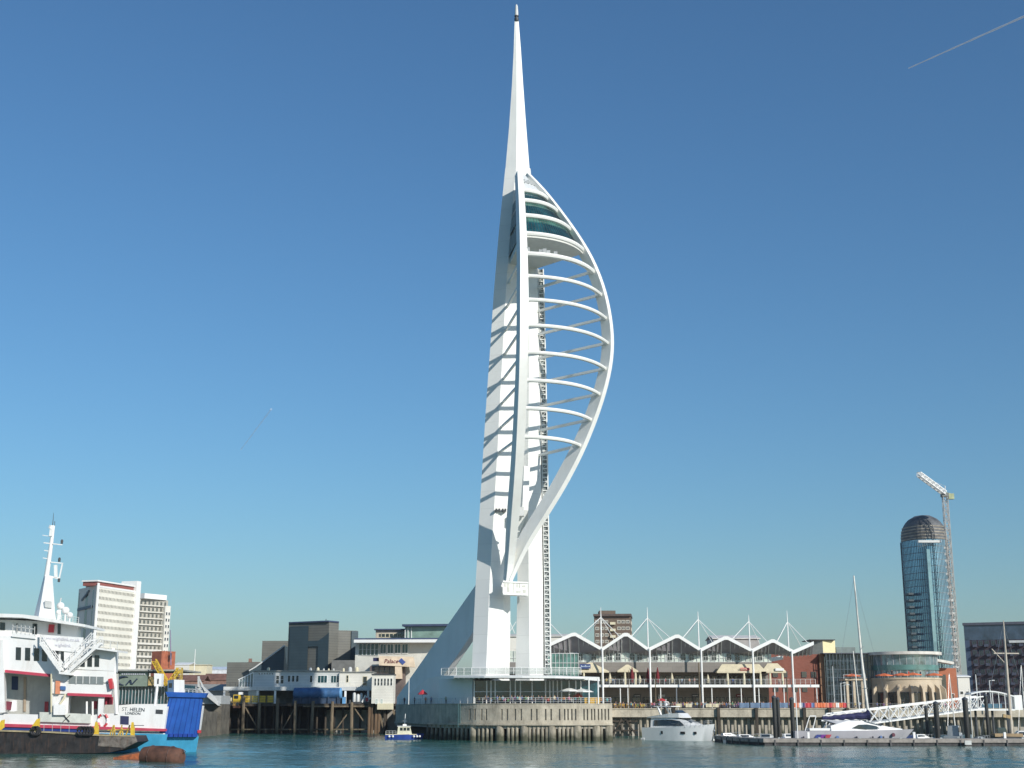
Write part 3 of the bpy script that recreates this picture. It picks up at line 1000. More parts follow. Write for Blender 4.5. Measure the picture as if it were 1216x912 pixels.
# a mast behind the tower: only its stays show beside the legs
x = XP(655, YB, 24); ap = Vector((XP(648, YB + 5, 30), YB + 5, ZP(735, YB + 5)))
b = MB(); b.tube([ap, W(669, 757, YB + 2)], .1, 6); b.tube([ap, W(637, 757, YB + 2)], .1, 6); b.tube([ap - Vector((0, 0, 8)), ap], .2, 8)
b.tube([W(604, 735, YB + 5), W(611, 752, YB + 5)], .09, 6); b.tube([W(613, 738, YB + 5), W(604, 752, YB + 5)], .09, 6)
b.build('stay', WHITE, gw)
# walls: ground floor, terrace floor, glazed top floor
Yw = YB + 9
Yt = YB + 3.5
zf1, zf2, ztop = ZP(813.5, YB), ZP(786.5, Yt), ZP(768, Yt)
xL, xR = XP(600, Yw), XP(914, Yw)
TAUPE = BRICK('taupe_cladding', (.23, .21, .19), (.26, .24, .215), (.16, .15, .13), 1, 2.4, 1.2, ms=.02)
b = MB(); b.box(xL, xR, Yw, Yw + 14, ZP_ - .2, zf1 + 3.3); b.build('wall', TAUPE, gw)
b = MB(); b.box(xL, xR, Yt, Yw + 14, zf1 + 3.303, zf2); b.build('upper_band', TAUPE, gw)
b = MB(); b.box(xL, xR, Yt + .3, Yw + 13.5, zf2 + .003, ZP(774, Yt) + .25); b.build('top_glazing', GL_PALE, gw)  # glazing colour lightened to stand in for sunlight the roof blocks
b = MB(); b.box(xL, xR, YB + RD + .2, YB + 26, ZP(774, Yt) + .253, ZP(774, Yt) + .8); b.build('flat_roof', M('roof_pale', (.60, .58, .52)), gw)
b = MB()
x = xL
i = 0
zt2 = ZP(774, Yt) + .2
while x < xR:
    wv = .16 if i % 4 == 0 else .06
    b.box(x - wv, x + wv, Yt + .08, Yt + .29, zf2 + .004, zt2)
    x += 1.15; i += 1
for z in (zf2 + .1, zf2 + 1.1): b.box(xL, xR, Yt + .1, Yt + .28, z - .07, z + .07)
b.build('mullion', LGREY, gw)
win_m = GLASS('top_window_glass', (.03, .04, .045))
for px in (683, 690, 706, 725, 735, 752, 761, 780, 797, 813, 823, 840, 850, 868, 878, 905):
    windows(gw, (XP(px - 2.6, Yt + .05), Yt + .05), (XP(px + 2.6, Yt + .05), Yt + .05), [zf2 + .45], 1, 1.4, 1.9, LGREY, win_m, 2, 2, fr=.1)
# terrace slab with white edge, posts under it
b = MB(); b.box(XP(694, YB), XP(974, YB), YB - .2, Yw, zf1 - .35, zf1); b.build('terrace', CONC, gw)
b = MB(); b.box(XP(694, YB), XP(848, YB), YB - .4, YB - .21, zf1 - .55, zf1 + .1); b.box(XP(796, YB), XP(974, YB), YB - .42, YB - .215, zf1 - .56, zf1 + .11); b.build('terrace_edge', WHITE, gw)
for px in (700, 737, 746, 785, 804, 846, 867, 881, 902, 921, 932, 951, 971):
    x = XP(px, YB); MB().lathe([(.13, ZP_), (.13, zf1 - .36)], (x, YB + .1, 0), 8).build('post', WHITE, gw)
railing(gw, [(XP(px, YB), YB - .1, zf1 + .1) for px in range(694, 976, 12)], 1.35, post=1.0)
# shopfronts at ground level and doors on the terrace
shop = GLASS('shop_glass', (.03, .032, .03))
windows(gw, (XP(700, Yw), Yw), (XP(912, Yw), Yw), [ZP_ + .1], 17, 2.3, 2.9, DGREY, shop, 2, 1, fr=.12)
windows(gw, (XP(690, Yw), Yw), (XP(912, Yw), Yw), [zf1 + .1], 20, 1.9, 2.4, DGREY, shop, 2, 1, fr=.1)
for i, px in enumerate((757, 786, 826, 879, 900)):
    x = XP(px, Yw)
    MB().box(x - .9, x + .9, Yw - .25, Yw - .12, ZP_ + 3.0, ZP_ + 3.7).build('shop_sign', [DGREY, GREYP, DGREY, MAROON, DGREY][i], gw)
    z = ZP_ + 3.25
    b = MB()
    for j in range(5): b.box(x - .65 + j * .28, x - .48 + j * .28, Yw - .28, Yw - .255, z, z + .2)
    b.build('lettering', WHITE, gw)
# right end gable of white sheeting beside the brick building
b = MB(); b.extr([W(906, 783, Yw - 4), W(930, 778, Yw - 4), W(930, 783, Yw - 4), W(906, 788, Yw - 4)], (0, 6, 0)); b.build('side_roof', WHITE, gw)

# ------------------------------------------------------------------ marquees and parasols on the first floor terrace
def marquee(px0, px1, py_e, py_p, label, hip=.25, Y=YB + .6, posts=2):
    x0, x1 = XP(px0, Y), XP(px1, Y)
    ze, zp = ZP(py_e, Y), ZP(py_p, Y)
    t_ = thing('marquee', label, 'marquee', ((x0 + x1) / 2, Y + 1.5, zf1), 'cream marquees on the terrace')
    h = (x1 - x0) * hip; y0, y1 = Y, Y + 2.4
    b = MB()
    r0, r1 = Vector((x0 + h, (y0 + y1) / 2, zp)), Vector((x1 - h, (y0 + y1) / 2, zp))
    c = [Vector((x0, y0, ze)), Vector((x1, y0, ze)), Vector((x1, y1, ze)), Vector((x0, y1, ze))]
    b.poly([c[0], c[1], r1, r0]); b.poly([c[2], c[3], r0, r1]); b.poly([c[1], c[2], r1]); b.poly([c[3], c[0], r0])
    lo = [p - Vector((0, 0, .35)) for p in c]
    for i in range(4): b.poly([c[i], c[(i + 1) % 4], lo[(i + 1) % 4], lo[i]])
    b.build('canopy', CREAM, t_)
    for i in range(posts):
        x = x0 + (x1 - x0) * (i + .5) / posts + .6
        MB().lathe([(.32, zf1), (.36, zf1 + .8), (.22, ze)], (x, Y + .3, 0), 10).build('post', CREAMW, t_)
    return t_
m1 = marquee(680, 724, 797, 786.5, 'cream pyramid marquee with blue sign near tower on the upper terrace', .45)
b = MB(); b.box(XP(689, YB + .3), XP(702, YB + .3), YB + .2, YB + .4, ZP(794, YB + .3), ZP(788.5, YB + .3)); sg = b.build('sign', M('sign_blue', (.03, .06, .19)), m1)
b = MB()
xa = XP(690, YB + .2); zz_ = ZP(792, YB + .2)
for j, hh in enumerate((.4, .25, .25, .5, .3, .25, .3)): b.box(xa + .1 + j * .34, xa + .32 + j * .34, YB + .15, YB + .195, zz_, zz_ + hh)
b.build('lettering', M('sign_pale', (.5, .6, .7)), sg)
marquee(734, 759, 796.5, 789, 'small cream peaked marquee between two white roof columns', .45)
m3 = marquee(853, 912, 797.5, 788.5, 'long cream marquee with a red sign on its front slope', .12, posts=3)
b = MB()
pA, pB_, pC, pD_ = W(879, 796, YB + .75), W(890, 796, YB + .75), W(890, 793, YB + .95), W(879, 793, YB + .95)
b.extr([pA, pB_, pC, pD_], (0, -.25, 0)); sg = b.build('sign', RED, m3)
b = MB()
for j in range(6):
    x = XP(880, YB + .6) + j * .32; b.box(x, x + .18, YB + .36, YB + .49, pA.z + .18, pA.z + .45)
b.build('lettering', CREAMW, sg)
m4 = marquee(906, 936, 797.5, 787.5, 'cream gabled marquee at the right end of the upper terrace', .3)
b = MB(); b.box(XP(923, YB + .3), XP(933, YB + .3), YB + 2.4, YB + .25, ZP(796.5, YB), ZP(793.5, YB)); b.build('sign', WHITE, m4)
def closed_parasol(px, py_t, mat, label, Y=YB + .35, zb=None, r=.42, grp='folded parasols on the upper terrace'):
    zb = zf1 if zb is None else zb
    x = XP(px, Y); zt_ = ZP(py_t, Y)
    t_ = thing('folded_parasol', label, 'parasol', (x, Y, zb), grp)
    MB().lathe([(.05, zb), (.05, zt_ + .15)], (x, Y, 0), 6).build('pole', GREYP, t_)
    h = zt_ - zb - .6
    MB().lathe([(r * .7, zb + .6), (r, zb + .6 + h * .35), (r * .6, zb + .6 + h * .7), (.06, zt_)], (x, Y, 0), 9).build('canopy', mat, t_)
closed_parasol(725, 799, CREAM, 'cream folded parasol just right of the first white roof column')
closed_parasol(760.5, 802, CREAM, 'short cream folded parasol beside a dark red one')
closed_parasol(799, 799, CREAM, 'cream folded parasol alone between second and third roof columns')
closed_parasol(842, 801, CREAM, 'cream folded parasol leaning right of the third roof column')
closed_parasol(751.5, 792, MAROON, 'dark red folded parasol left of the second roof column', r=.5)
closed_parasol(770.5, 792.5, MAROON, 'dark red folded parasol half behind the second roof column', r=.5)
closed_parasol(782, 792, MAROON, 'dark red folded parasol right of the second roof column', r=.5)

def open_parasol(px, py, Y, zb, mat, label, grp, r=1.8, rise=.6, cat='parasol'):
    x = XP(px, Y); zt_ = ZP(py, Y)
    t_ = thing('open_parasol', label, cat, (x, Y, zb), grp)
    MB().lathe([(.05, zb), (.05, zt_)], (x, Y, 0), 6).build('pole', LGREY, t_)
    MB().lathe([(r, zt_ - rise - .18), (r, zt_ - rise), (r * .5, zt_ - rise * .45), (.05, zt_), (.04, zt_ - .1), (r * .5, zt_ - rise * .55), (r * .96, zt_ - rise - .05)], (x, Y, 0), 8).build('canopy', mat, t_)
open_parasol(676, 816.5, 289.8, ZT, WHITE, 'white open parasol nearest the cafe window on the round terrace', 'white parasols on the round terrace', r=2.0)
open_parasol(692, 817.5, 290.6, ZT, WHITE, 'white open parasol at the right edge of the round terrace', 'white parasols on the round terrace', r=2.3)

# lamp posts and masts along the promenade
def post(px, py_t, Y, zb, label, mat=LGREY, r=.12, arm=False, name='lamp_post', cat='lamp post'):
    zt_ = ZP(py_t, Y); x = XP(px, Y, (zb + zt_) / 2)
    t_ = thing(name, label, cat, (x, Y, zb))
    MB().tube([(x, Y, zb), (x, Y, zt_)], [r, r * .7], 8).build('pole', mat, t_)
    if arm:
        b = MB(); b.bar((x, Y, zt_ - .1), (x + .9, Y, zt_ + .05), .1); b.build('arm', mat, t_)
        MB().box(x + .6, x + 1.3, Y - .2, Y + .2, zt_ - .08, zt_ + .12).build('lamp_head', LGREY, t_)
post(830.5, 787, 341, ZP_, 'grey timber mooring mast standing on promenade beside third roof column', WOOD, .22, name='mooring_mast', cat='mast')
post(747, 796, 341, ZP_, 'thin pole on promenade left of the second white roof column', WOOD, .10, name='flag_pole', cat='pole')
post(778.5, 800, 341, ZP_, 'brown pole on promenade just right of second white roof column', WOOD, .14, name='flag_pole', cat='pole')
post(990, 791, 341, ZP_, 'pale straight lamp post in front of the dark glass building', LGREY, .12, False)
post(999, 811, 341, ZP_, 'short twin headed lamp post before the stone rotunda', LGREY, .14, True)
post(1003, 813, 342, ZP_, 'short lamp post just right of the twin headed one', LGREY, .14, True)
post(485.5, 806, 311, ZT, 'slim white lamp post on podium beside stair flank', WHITE, .1, False)
post(935, 805, 341, ZP_, 'slim brown post beside the brick building corner', WOOD, .2, False, 'flag_pole', 'pole')
# ================================================================== THE TOWN BEHIND
def quad(px0, Y0, px1, Y1, depth):
    """plan of a block with its front wall from (px0, Y0) to (px1, Y1) and the given depth behind it"""
    a = Vector((XP(px0, Y0), Y0)); b_ = Vector((XP(px1, Y1), Y1))
    d = (b_ - a).normalized(); n_ = Vector((-d.y, d.x))
    return [a, b_, b_ + n_ * depth, a + n_ * depth]
def block(parent, name, pl, z0, z1, mat):
    return MB().prism([(p.x, p.y) for p in pl], z0, z1).build(name, mat, parent)

def lattice(b, p, q, w, n, r=.09):
    p, q = Vector(p), Vector(q)
    t = (q - p).normalized()
    up = Vector((0, 1, 0)) if abs(t.z) > .8 else Vector((0, 0, 1))
    a = t.cross(up).normalized() * w / 2; c = a.cross(t).normalized() * w / 2
    cs = [a + c, a - c, -a - c, -a + c]
    for k in cs: b.bar(p + k, q + k, r * 2)
    for i in range(n):
        u, v = p.lerp(q, i / n), p.lerp(q, (i + 1) / n)
        for j in range(4):
            k1, k2 = cs[j], cs[(j + 1) % 4]
            b.bar(u + (k1 if i % 2 else k2), v + (k2 if i % 2 else k1), r * 1.4)
            b.bar(v + k1, v + k2, r * 1.2)
# --- brown tower block behind the gull wing roof
Y0 = 640
pl = quad(707, Y0 + 2, 751, Y0, 20)
zt = ZP(729.5, Y0)
tb = thing('tower_block', 'brown brick residential tower block with pale balcony column behind white roof', 'tower block', (XP(730, 650), 650, ZQ))
BR_BROWN = BRICK('brown_brick', (.15, .11, .08), (.18, .13, .10), (.12, .10, .08), 1, .9, .35)
block(tb, 'wall', pl, ZQ, zt, BR_BROWN)
pr = quad(713.5, Y0 + 3, 733, Y0 + 3, 10)
block(tb, 'plant_room', pr, zt + .003, ZP(724.5, Y0), BR_BROWN)
b = MB(); b.prism([(p.x, p.y) for p in quad(706, Y0 + .5, 752, Y0 - 1.5, 23)], zt - .8, zt + .2 ); b.build('cornice', M('block_cornice', (.11, .08, .065)), tb)
zs = [zt - 4.2 - i * 3.05 for i in range(9)]
PALE_F = M('pale_frame', (.6, .57, .48))
GLB = GLASS('flat_glass', (.10, .10, .10))
windows(tb, pl[0], pl[1], zs, 3, 1.7, 1.5, PALE_F, GLB, 2, 1, .02, .40, fr=.25)
windows(tb, pl[0], pl[1], zs, 3, 1.7, 1.5, PALE_F, GLB, 2, 1, .62, .98, fr=.25)
b = MB()
for z in zs:
    a = pl[0] + (pl[1] - pl[0]) * .43; c = pl[0] + (pl[1] - pl[0]) * .58
    b.prism([(a.x, a.y), (c.x, c.y), (c.x, c.y - 1.3), (a.x, a.y - 1.3)], z - .6, z + .55)
b.build('balcony', CREAMW, tb)
windows(tb, pl[1], pl[2], zs, 4, 1.8, 1.5, PALE_F, GLB, 1, 1, fr=.15)

# --- grey clad leisure building, left of the tower
Yg = 430
gb = thing('leisure_building', 'big dark grey metal clad leisure building of stepped boxes', 'building', (XP(380, Yg), Yg, ZQ))
GREYC = BRICK('grey_cladding', (.165, .165, .145), (.18, .178, .155), (.09, .09, .085), 1, 60, .8, ms=.04, rough=.55)
GREYB = BRICK('blue_grey_cladding', (.055, .085, .10), (.06, .09, .105), (.04, .06, .07), 1, 60, .9, ms=.04, rough=.45)
pl = quad(339, Yg, 361, Yg - 3, 24); block(gb, 'tall_box', quad(339, Yg - 1, 387.5, Yg - 9, 5), ZQ, ZP(739.5, Yg - 4), GREYC)
block(gb, 'side_box', quad(382, Yg - 6, 422, Yg - 2, 26), ZQ, ZP(748.5, Yg - 4), GREYC)
block(gb, 'rear_box', quad(308, Yg + 24, 345, Yg + 24, 16), ZQ, ZP(761, Yg + 24), GREYC)
block(gb, 'low_box', quad(267, Yg + 22, 312, Yg + 21, 16), ZQ, ZP(786.5, Yg + 22), GREYC)
# sweeping dark flank: concave slope from the tall box down to the left
b = MB()
prof = [(338, 767), (333, 771), (326, 776), (318, 782), (310, 788), (303, 793), (296, 797)]
fl = [W(px, py, Yg + 12) for px, py in prof]
b.extr(fl + [Vector((fl[-1].x, Yg + 12, ZQ)), Vector((fl[0].x, Yg + 12, ZQ))], (0, 10, 0)); b.build('sloping_flank', GREYB, gb)
b = MB()
for p, q in zip(fl, fl[1:]): b.bar(p + Vector((0, -.2, .15)), q + Vector((0, -.2, .15)), .5, .4)
b.build('flank_coping', LGREY, gb)
# recessed dark front of the tall box and pale curved fin
a0 = quad(340, Yg - 1.3, 387, Yg - 9.3, 1)
d_ = a0[1] - a0[0]
def on(t_, z, o=.05):
    n_ = Vector((d_.y, -d_.x)).normalized(); p = a0[0] + d_ * t_ + n_ * o; return (p.x, p.y, z)
zt = ZP(740, Yg - 4)
b = MB()
b.extr([on(.02, ZQ), on(.5, ZQ), on(.5, zt - .9), on(.02, zt - .9)], (0, -.15, 0))
b.extr([on(.76, ZQ), on(1.02, ZQ), on(1.02, ZP(753, Yg)), on(.92, ZP(757, Yg)), on(.76, ZP(762, Yg))], (0, -.14, 0))
b.extr([on(.5, ZP(762, Yg)), on(.76, ZP(762, Yg)), on(.76, ZP(778, Yg) + 2.4), on(.5, ZP(778, Yg) + 2.4)], (0, -.13, 0))
b.build('dark_panel', GREYB, gb)
b = MB(); b.prism([on(-.01, 0, .3)[:2], on(1.01, 0, .3)[:2], on(1.01, 0, -5)[:2], on(-.01, 0, -5)[:2]], zt + .06, zt + .5); b.build('parapet', M('blue_trim', (.05, .07, .13)), gb)
b = MB(); b.prism([(p.x, p.y) for p in quad(415, Yg - 3.2, 423, Yg - 2.2, 20)], ZQ + 6, ZP(750, Yg)); b.build('corner_panel', GREYB, gb)
for px, w_, h_ in ((385, 2.2, 2.6), (402, 6, 2.4), (431, 2.0, 4.0)):
    Yq = Yg - 6.2 + (px - 382) * .1
    windows(gb, (XP(px - 6, Yq), Yq), (XP(px + 6, Yq), Yq), [ZP(797, Yg)], 1, w_, h_, DGREY, GL_TEAL, 3 if w_ > 4 else 1, 1, fr=.15, out=.3)
block(gb, 'low_front', quad(392, Yg - 12, 444, Yg - 12, 8), ZQ, ZP(784, Yg - 12), M('grey_stone', (.16, .16, .15), var=.2))
# aircraft warning mast on the corner
b = MB(); p = W(387, 741, Yg - 4); b.tube([p, p + Vector((0, 0, 1.6))], .1, 6); b.bar(p + Vector((-.9, 0, .9)), p + Vector((1.1, 0, .9)), .12); b.build('roof_vane', DGREY, gb)

# --- glazed restaurant block between the grey boxes and the tower leg
Yr = 415
rb = thing('restaurant_block', 'white and glass restaurant block with flat roofs behind the raking tower leg', 'building', (XP(470, Yr), Yr, ZQ))
block(rb, 'wall', quad(420, Yr + 3, 530, Yr, 20), ZQ, ZP(763, Yr), M('off_white_wall', (.62, .61, .55), var=.08))
b = MB(); b.prism([(p.x, p.y) for p in quad(418, Yr - 2.0, 520, Yr - 4, 24)], ZP(763.5, Yr), ZP(760, Yr)); b.build('roof', [WHITE], rb)
b = MB(); b.prism([(p.x, p.y) for p in quad(419, Yr - 1, 520, Yr - 3, 20)], ZP(760, Yr) + .003, ZP(758, Yr)); b.build('roof_edge', M('blue_trim', (.05, .07, .13)), rb)
windows(rb, (XP(424, Yr + 2.8), Yr + 2.8), (XP(448, Yr + 2), Yr + 2), [ZP(778, Yr)], 5, 1.15, 3.6, WHITE, GL_TEAL, 1, 2, fr=.1)
windows(rb, (XP(449, Yr + 2), Yr + 2), (XP(484, Yr + 1), Yr + 1), [ZP(776, Yr)], 4, 2.0, 3.0, WHITE, GL_TEAL, 2, 1, fr=.16)
block(rb, 'upper_storey', quad(444, Yr + 10, 486, Yr + 9, 9), ZP(760, Yr), ZP(748, Yr + 8), M('buff_wall', (.42, .37, .31), var=.12))
windows(rb, (XP(446, Yr + 10), Yr + 10), (XP(480, Yr + 9), Yr + 9), [ZP(757, Yr + 9)], 7, 1.5, 1.3, CREAMW, GL_DARK, 1, 1, fr=.15)
b = MB(); b.prism([(p.x, p.y) for p in quad(442, Yr + 9, 487, Yr + 8, 11)], ZP(748, Yr + 8) + .003, ZP(746.5, Yr + 8)); b.build('roof_edge', M('blue_trim', (.05, .07, .13)), rb)
block(rb, 'glass_lantern', quad(479, Yr + 4, 528, Yr + 2, 12), ZP(759, Yr), ZP(744, Yr + 3), GLASS('lantern_glass', (.22, .33, .28), rough=.15, var=.2))
b = MB()
for px in (479.5, 483, 487): b.box(XP(px, Yr + 3.7) - .1, XP(px, Yr + 3.7) + .1, Yr + 3.3, Yr + 3.6, ZP(759, Yr), ZP(744, Yr))
b.build('mullion', WHITE, rb)
b = MB(); b.prism([(p.x, p.y) for p in quad(475.5, Yr + 2, 532, Yr, 16)], ZP(744, Yr + 3) + .003, ZP(741.5, Yr + 3)); b.build('lantern_roof', M('blue_trim', (.05, .07, .13)), rb)
# cream shop front with dark red lettering and a blue diamond board
b = MB(); b.extr([W(450, 790, Yr - 6), W(492, 792, Yr - 6), W(490, 780, Yr - 6), W(450, 779, Yr - 6)], (0, 5, 0)); b.extr([W(469, 806, Yr - 5.8), W(477, 806, Yr - 5.8), W(477, 790, Yr - 5.8), W(469, 790, Yr - 5.8)], (0, 4, 0)); fb = b.build('signboard', M('peach_board', (.72, .58, .42), var=.12), rb)
p = W(464.5, 787.3, Yr - 6.15); text_mesh('sign_lettering', 'Palace', 1.7, M('dark_red', (.16, .02, .03)), fb, p, italic=.2)
b = MB(); c = W(477.5, 785.5, Yr - 6.1); b.extr([c + Vector((-1.1, 0, .2)), c + Vector((.2, 0, -1.0)), c + Vector((1.1, 0, -.2)), c + Vector((-.2, 0, 1.0))], (0, -.08, 0)); b.build('diamond_board', M('sign_blue2', (.05, .09, .30)), fb)
b = MB(); b.extr([W(443, 785, Yr - 5), W(453, 785, Yr - 5), W(449, 781, Yr - 5), W(443, 781, Yr - 5)], (0, 2, 0)); b.build('awning', NAVY, rb)
windows(rb, (XP(443, Yr - 3), Yr - 3), (XP(468, Yr - 3), Yr - 3), [ZP(800, Yr - 3)], 4, 1.5, 2.0, DGREY, GLASS('shop_window', (.12, .06, .05)), 1, 1, fr=.1)
block(rb, 'low_wing', quad(438, Yr - 3, 480, Yr - 3, 6), ZQ, ZP(791, Yr - 3), M('low_wing_wall', (.13, .10, .09), var=.25))

# --- twin office and residential towers at the left
Yt = 650
of = thing('office_slab', 'tall cream office slab with red roof storey and long window bands', 'office tower', (XP(130, Yt), Yt, ZQ))
A = Vector((XP(113, Yt, 52), Yt)); Bp = Vector((XP(162.5, 684, 52), 684)); Cp = Vector((XP(91.5, 671, 52), 671))
Dp = Bp + (Cp - A)
zt = ZP(695, Yt)
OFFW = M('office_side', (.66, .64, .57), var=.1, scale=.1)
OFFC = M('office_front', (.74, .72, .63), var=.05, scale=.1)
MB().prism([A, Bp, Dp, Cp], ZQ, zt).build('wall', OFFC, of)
d_ = Bp - A; n_ = Vector((d_.y, -d_.x)).normalized()
nb = 15
for i in range(nb):
    z = zt - 3.0 - i * 3.45
    a = A + d_ * .05 + n_ * .06; c = A + d_ * .90 + n_ * .06
    MB().extr([(a.x, a.y, z), (c.x, c.y, z), (c.x, c.y, z + 1.35), (a.x, a.y, z + 1.35)], (-n_.x * .2, -n_.y * .2, 0)).build('window_band', GLASS('office_glass', (.12, .12, .105), rough=.25), of)
b = MB()
for i in range(nb):
    z = zt - 3.0 - i * 3.45
    for j in range(27):
        p = A + d_ * (.05 + .85 * j / 26) + n_ * .14
        b.box(p.x - .15, p.x + .15, p.y - .15, p.y + .15, z - .1, z + 1.45)
b.build('mullion', OFFC, of)
a = A + n_ * .3; c = A + d_ * .05 + n_ * .3
MB().prism([a, c, c - n_ * .2, a - n_ * .2], ZQ, zt + 1.2).build('corner_pier', WHITE, of)
a = A + d_ * .91 + n_ * .8; c = A + d_ * 1.02 + n_ * .8
MB().prism([a, c, c - n_ * 9, a - n_ * 9], ZQ, ZP(690.5, 684)).build('stair_tower', WHITE, of)
i_ = A + d_ * .02 - n_ * .6; j_ = A + d_ * .9 - n_ * .6
MB().prism([i_, j_, j_ - n_ * 8, i_ - n_ * 8], zt + .003, zt + 1.9).build('roof_storey', M('red_roof_storey', (.30, .10, .08)), of)
b = MB(); a = A + n_ * .15; c = A + d_ * .9 + n_ * .15
b.extr([(a.x, a.y, zt + 1.9), (c.x, c.y, zt + 1.9), (c.x, c.y, zt + 2.6), (a.x, a.y, zt + 2.6)], (-n_.x * 9, -n_.y * 9, 0)); b.extr([(a.x, a.y, zt - .8), (c.x, c.y, zt - .8), (c.x, c.y, zt + .1), (a.x, a.y, zt + .1)], (-n_.x * .14, -n_.y * .14, 0)); b.build('roof_edge', WHITE, of)
# shaded end wall: two dark window columns and a cross of cables
e_ = A - Cp; m_ = Vector((e_.y, -e_.x)).normalized()
for t0_, t1_, mt in ((.42, .56, GL_DARK), (.80, .86, GL_DARK), (.02, .08, GL_DARK)):
    a = Cp + e_ * t0_ + m_ * .05; c = Cp + e_ * t1_ + m_ * .05
    MB().extr([(a.x, a.y, ZQ), (c.x, c.y, ZQ), (c.x, c.y, zt - 2), (a.x, a.y, zt - 2)], (-m_.x * .2, -m_.y * .2, 0)).build('window_band', mt, of)
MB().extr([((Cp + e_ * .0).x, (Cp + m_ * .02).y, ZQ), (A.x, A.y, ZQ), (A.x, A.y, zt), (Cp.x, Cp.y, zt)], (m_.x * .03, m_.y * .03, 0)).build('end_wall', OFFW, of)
b = MB()
a = Cp + e_ * .05 + m_ * .3; c = Cp + e_ * .82 + m_ * .3
b.extr([(a.x, a.y, zt - 11), (c.x, c.y, zt - 10.5), (c.x, c.y, zt - 9.3), (a.x, a.y, zt - 9.6)], (m_.x * .3, m_.y * .3, 0))
a = Cp + e_ * .25 + m_ * .3; c = Cp + e_ * .62 + m_ * .3
b.bar((a.x, a.y, zt - 6), (c.x, c.y, zt - 2), .8); b.build('cradle', M('cradle_blue', (.10, .15, .19)), of)
MB().box(Cp.x + 3, Cp.x + 7, Cp.y + 1, Cp.y + 7, zt + .003, zt + 4).build('plant_room', DGREY, of)

rs = thing('balcony_tower', 'pale tower of flats with stacked balconies behind the cream slab', 'tower block', (XP(185, 700), 700, ZQ))
Yt2 = 700
pl = quad(156, Yt2, 192, Yt2 + 14, 18)
zt = ZP(711.5, Yt2 + 5)
block(rs, 'wall', pl, ZQ, zt, M('flat_wall', (.40, .38, .33), var=.12))
d_ = pl[1] - pl[0]; n_ = Vector((d_.y, -d_.x)).normalized()
nf = 15
for i in range(nf):
    z = zt - 3.4 - i * 3.3
    a = pl[0] + d_ * .02 + n_ * 1.3; c = pl[0] + d_ * 1.0 + n_ * 1.3
    b = MB(); b.prism([a, c, c - n_ * 1.28, a - n_ * 1.28], z - .25, z + (.75 if i > 5 else .15)); b.build('balcony', M('balcony_white', (.62, .60, .54), var=.1) if i > 5 else OFFW, rs)
windows(rs, pl[0] + d_ * .03, pl[0] + d_ * .97, [zt - 3.0 - i * 3.3 for i in range(11)], 7, 1.5, 2.1, PALE_F, GL_DARK, 2, 1, fr=.14)
b = MB(); b.prism([(p.x, p.y) for p in quad(163, Yt2 - 1, 190, Yt2 + 12, 12)], zt + .003, zt + 2.6); b.build('roof_storey', WHITE, rs)
b = MB(); b.prism([(p.x, p.y) for p in quad(189, Yt2 + 10, 195.5, Yt2 + 13, 14)], ZQ, zt - 3); b.build('side_wing', OFFW, rs)
windows(rs, (XP(189.5, Yt2 + 10), Yt2 + 10), (XP(195.5, Yt2 + 13), Yt2 + 13), [zt - 8 - i * 3.3 for i in range(12)], 2, 1.2, 1.8, WHITE, GL_DARK, 1, 1, fr=.14)

# --- low quayside things under those towers
oc = thing('site_cabin', 'rust red stacked site cabin with a tall purple post behind the blue ramp', 'cabin', (XP(197, 560), 560, ZQ))
block(oc, 'wall', quad(188, 560, 204.5, 566, 6), ZQ + 3, ZP(773, 560), M('rust_red', (.38, .12, .06), var=.2))
block(oc, 'base', quad(189, 561, 203.5, 566, 5), ZQ, ZQ + 2.99, DGREY)
windows(oc, (XP(195, 560), 560), (XP(203, 564), 564), [ZP(783, 560)], 1, 1.2, 2.6, DGREY, GL_DARK)
b = MB(); p = W(203, 790, 562); b.tube([p, W(202, 748, 562)], .22, 6); b.build('post', M('purple_grey', (.25, .2, .3)), oc)
cr = thing('yellow_derrick', 'yellow folded derrick crane on quay behind the blue ship ramp', 'crane', (XP(192, 326), 326, ZQ))
b = MB(); lattice(b, W(183, 784, 326), W(199, 813, 326), 1.0, 9, .07); b.build('jib', YELLOW, cr)
b = MB(); lattice(b, W(199, 814, 326), W(213, 795, 326), .9, 7, .07); b.build('arm', YELLOW, cr)
b = MB(); p = W(211, 818, 326); lattice(b, (p.x, 326.5, ZQ), (p.x, 326.5, ZP(793, 326)), 1.3, 5, .09); b.box(p.x - .5, p.x + .7, 325.6, 326.4, ZP(800, 326), ZP(796, 326)); b.build('cab', M('yellow_dark', (.5, .36, .08), var=.3, scale=2), cr)
b = MB(); b.box(W(190, 0, 326).x, W(216, 0, 326).x, 324.6, 328, ZQ - .4, ZQ + 1.4); b.build('base', DGREY, cr)

# green fronted terminal building seen over the ship's bulwark
tm = thing('ferry_terminal', 'low teal glass ferry terminal with grey green sign panel behind the ship', 'terminal', (XP(165, 330), 330, ZQ - .39))
block(tm, 'wall', quad(128, 330, 212, 330, 16), ZQ - .39, ZP(813, 330), GL_TEAL)
b = MB()
for i in range(22):
    x = XP(129, 330) + i * .78; b.box(x - .07, x + .07, 329.7, 329.98, 5, ZP(813, 330))
b.build('mullion', GREYP, tm)
block(tm, 'sign_panel', quad(139, 328.5, 173, 328.5, 1.2), ZP(815, 328.5), ZP(797, 328.5), M('green_grey_panel', (.20, .25, .20), var=.15))
block(tm, 'fascia', quad(128, 329, 139, 329, 1.2), ZP(815, 329), ZP(797, 329), M('grey_fascia', (.17, .19, .18)))
block(tm, 'roof', quad(126, 327.5, 214, 327.5, 20), ZP(797, 328) + .003, ZP(795, 328), M('terminal_roof', (.34, .34, .31)))
tp = [c for c in kids(tm) if c.name.startswith('sign_panel')][0]
b = MB()
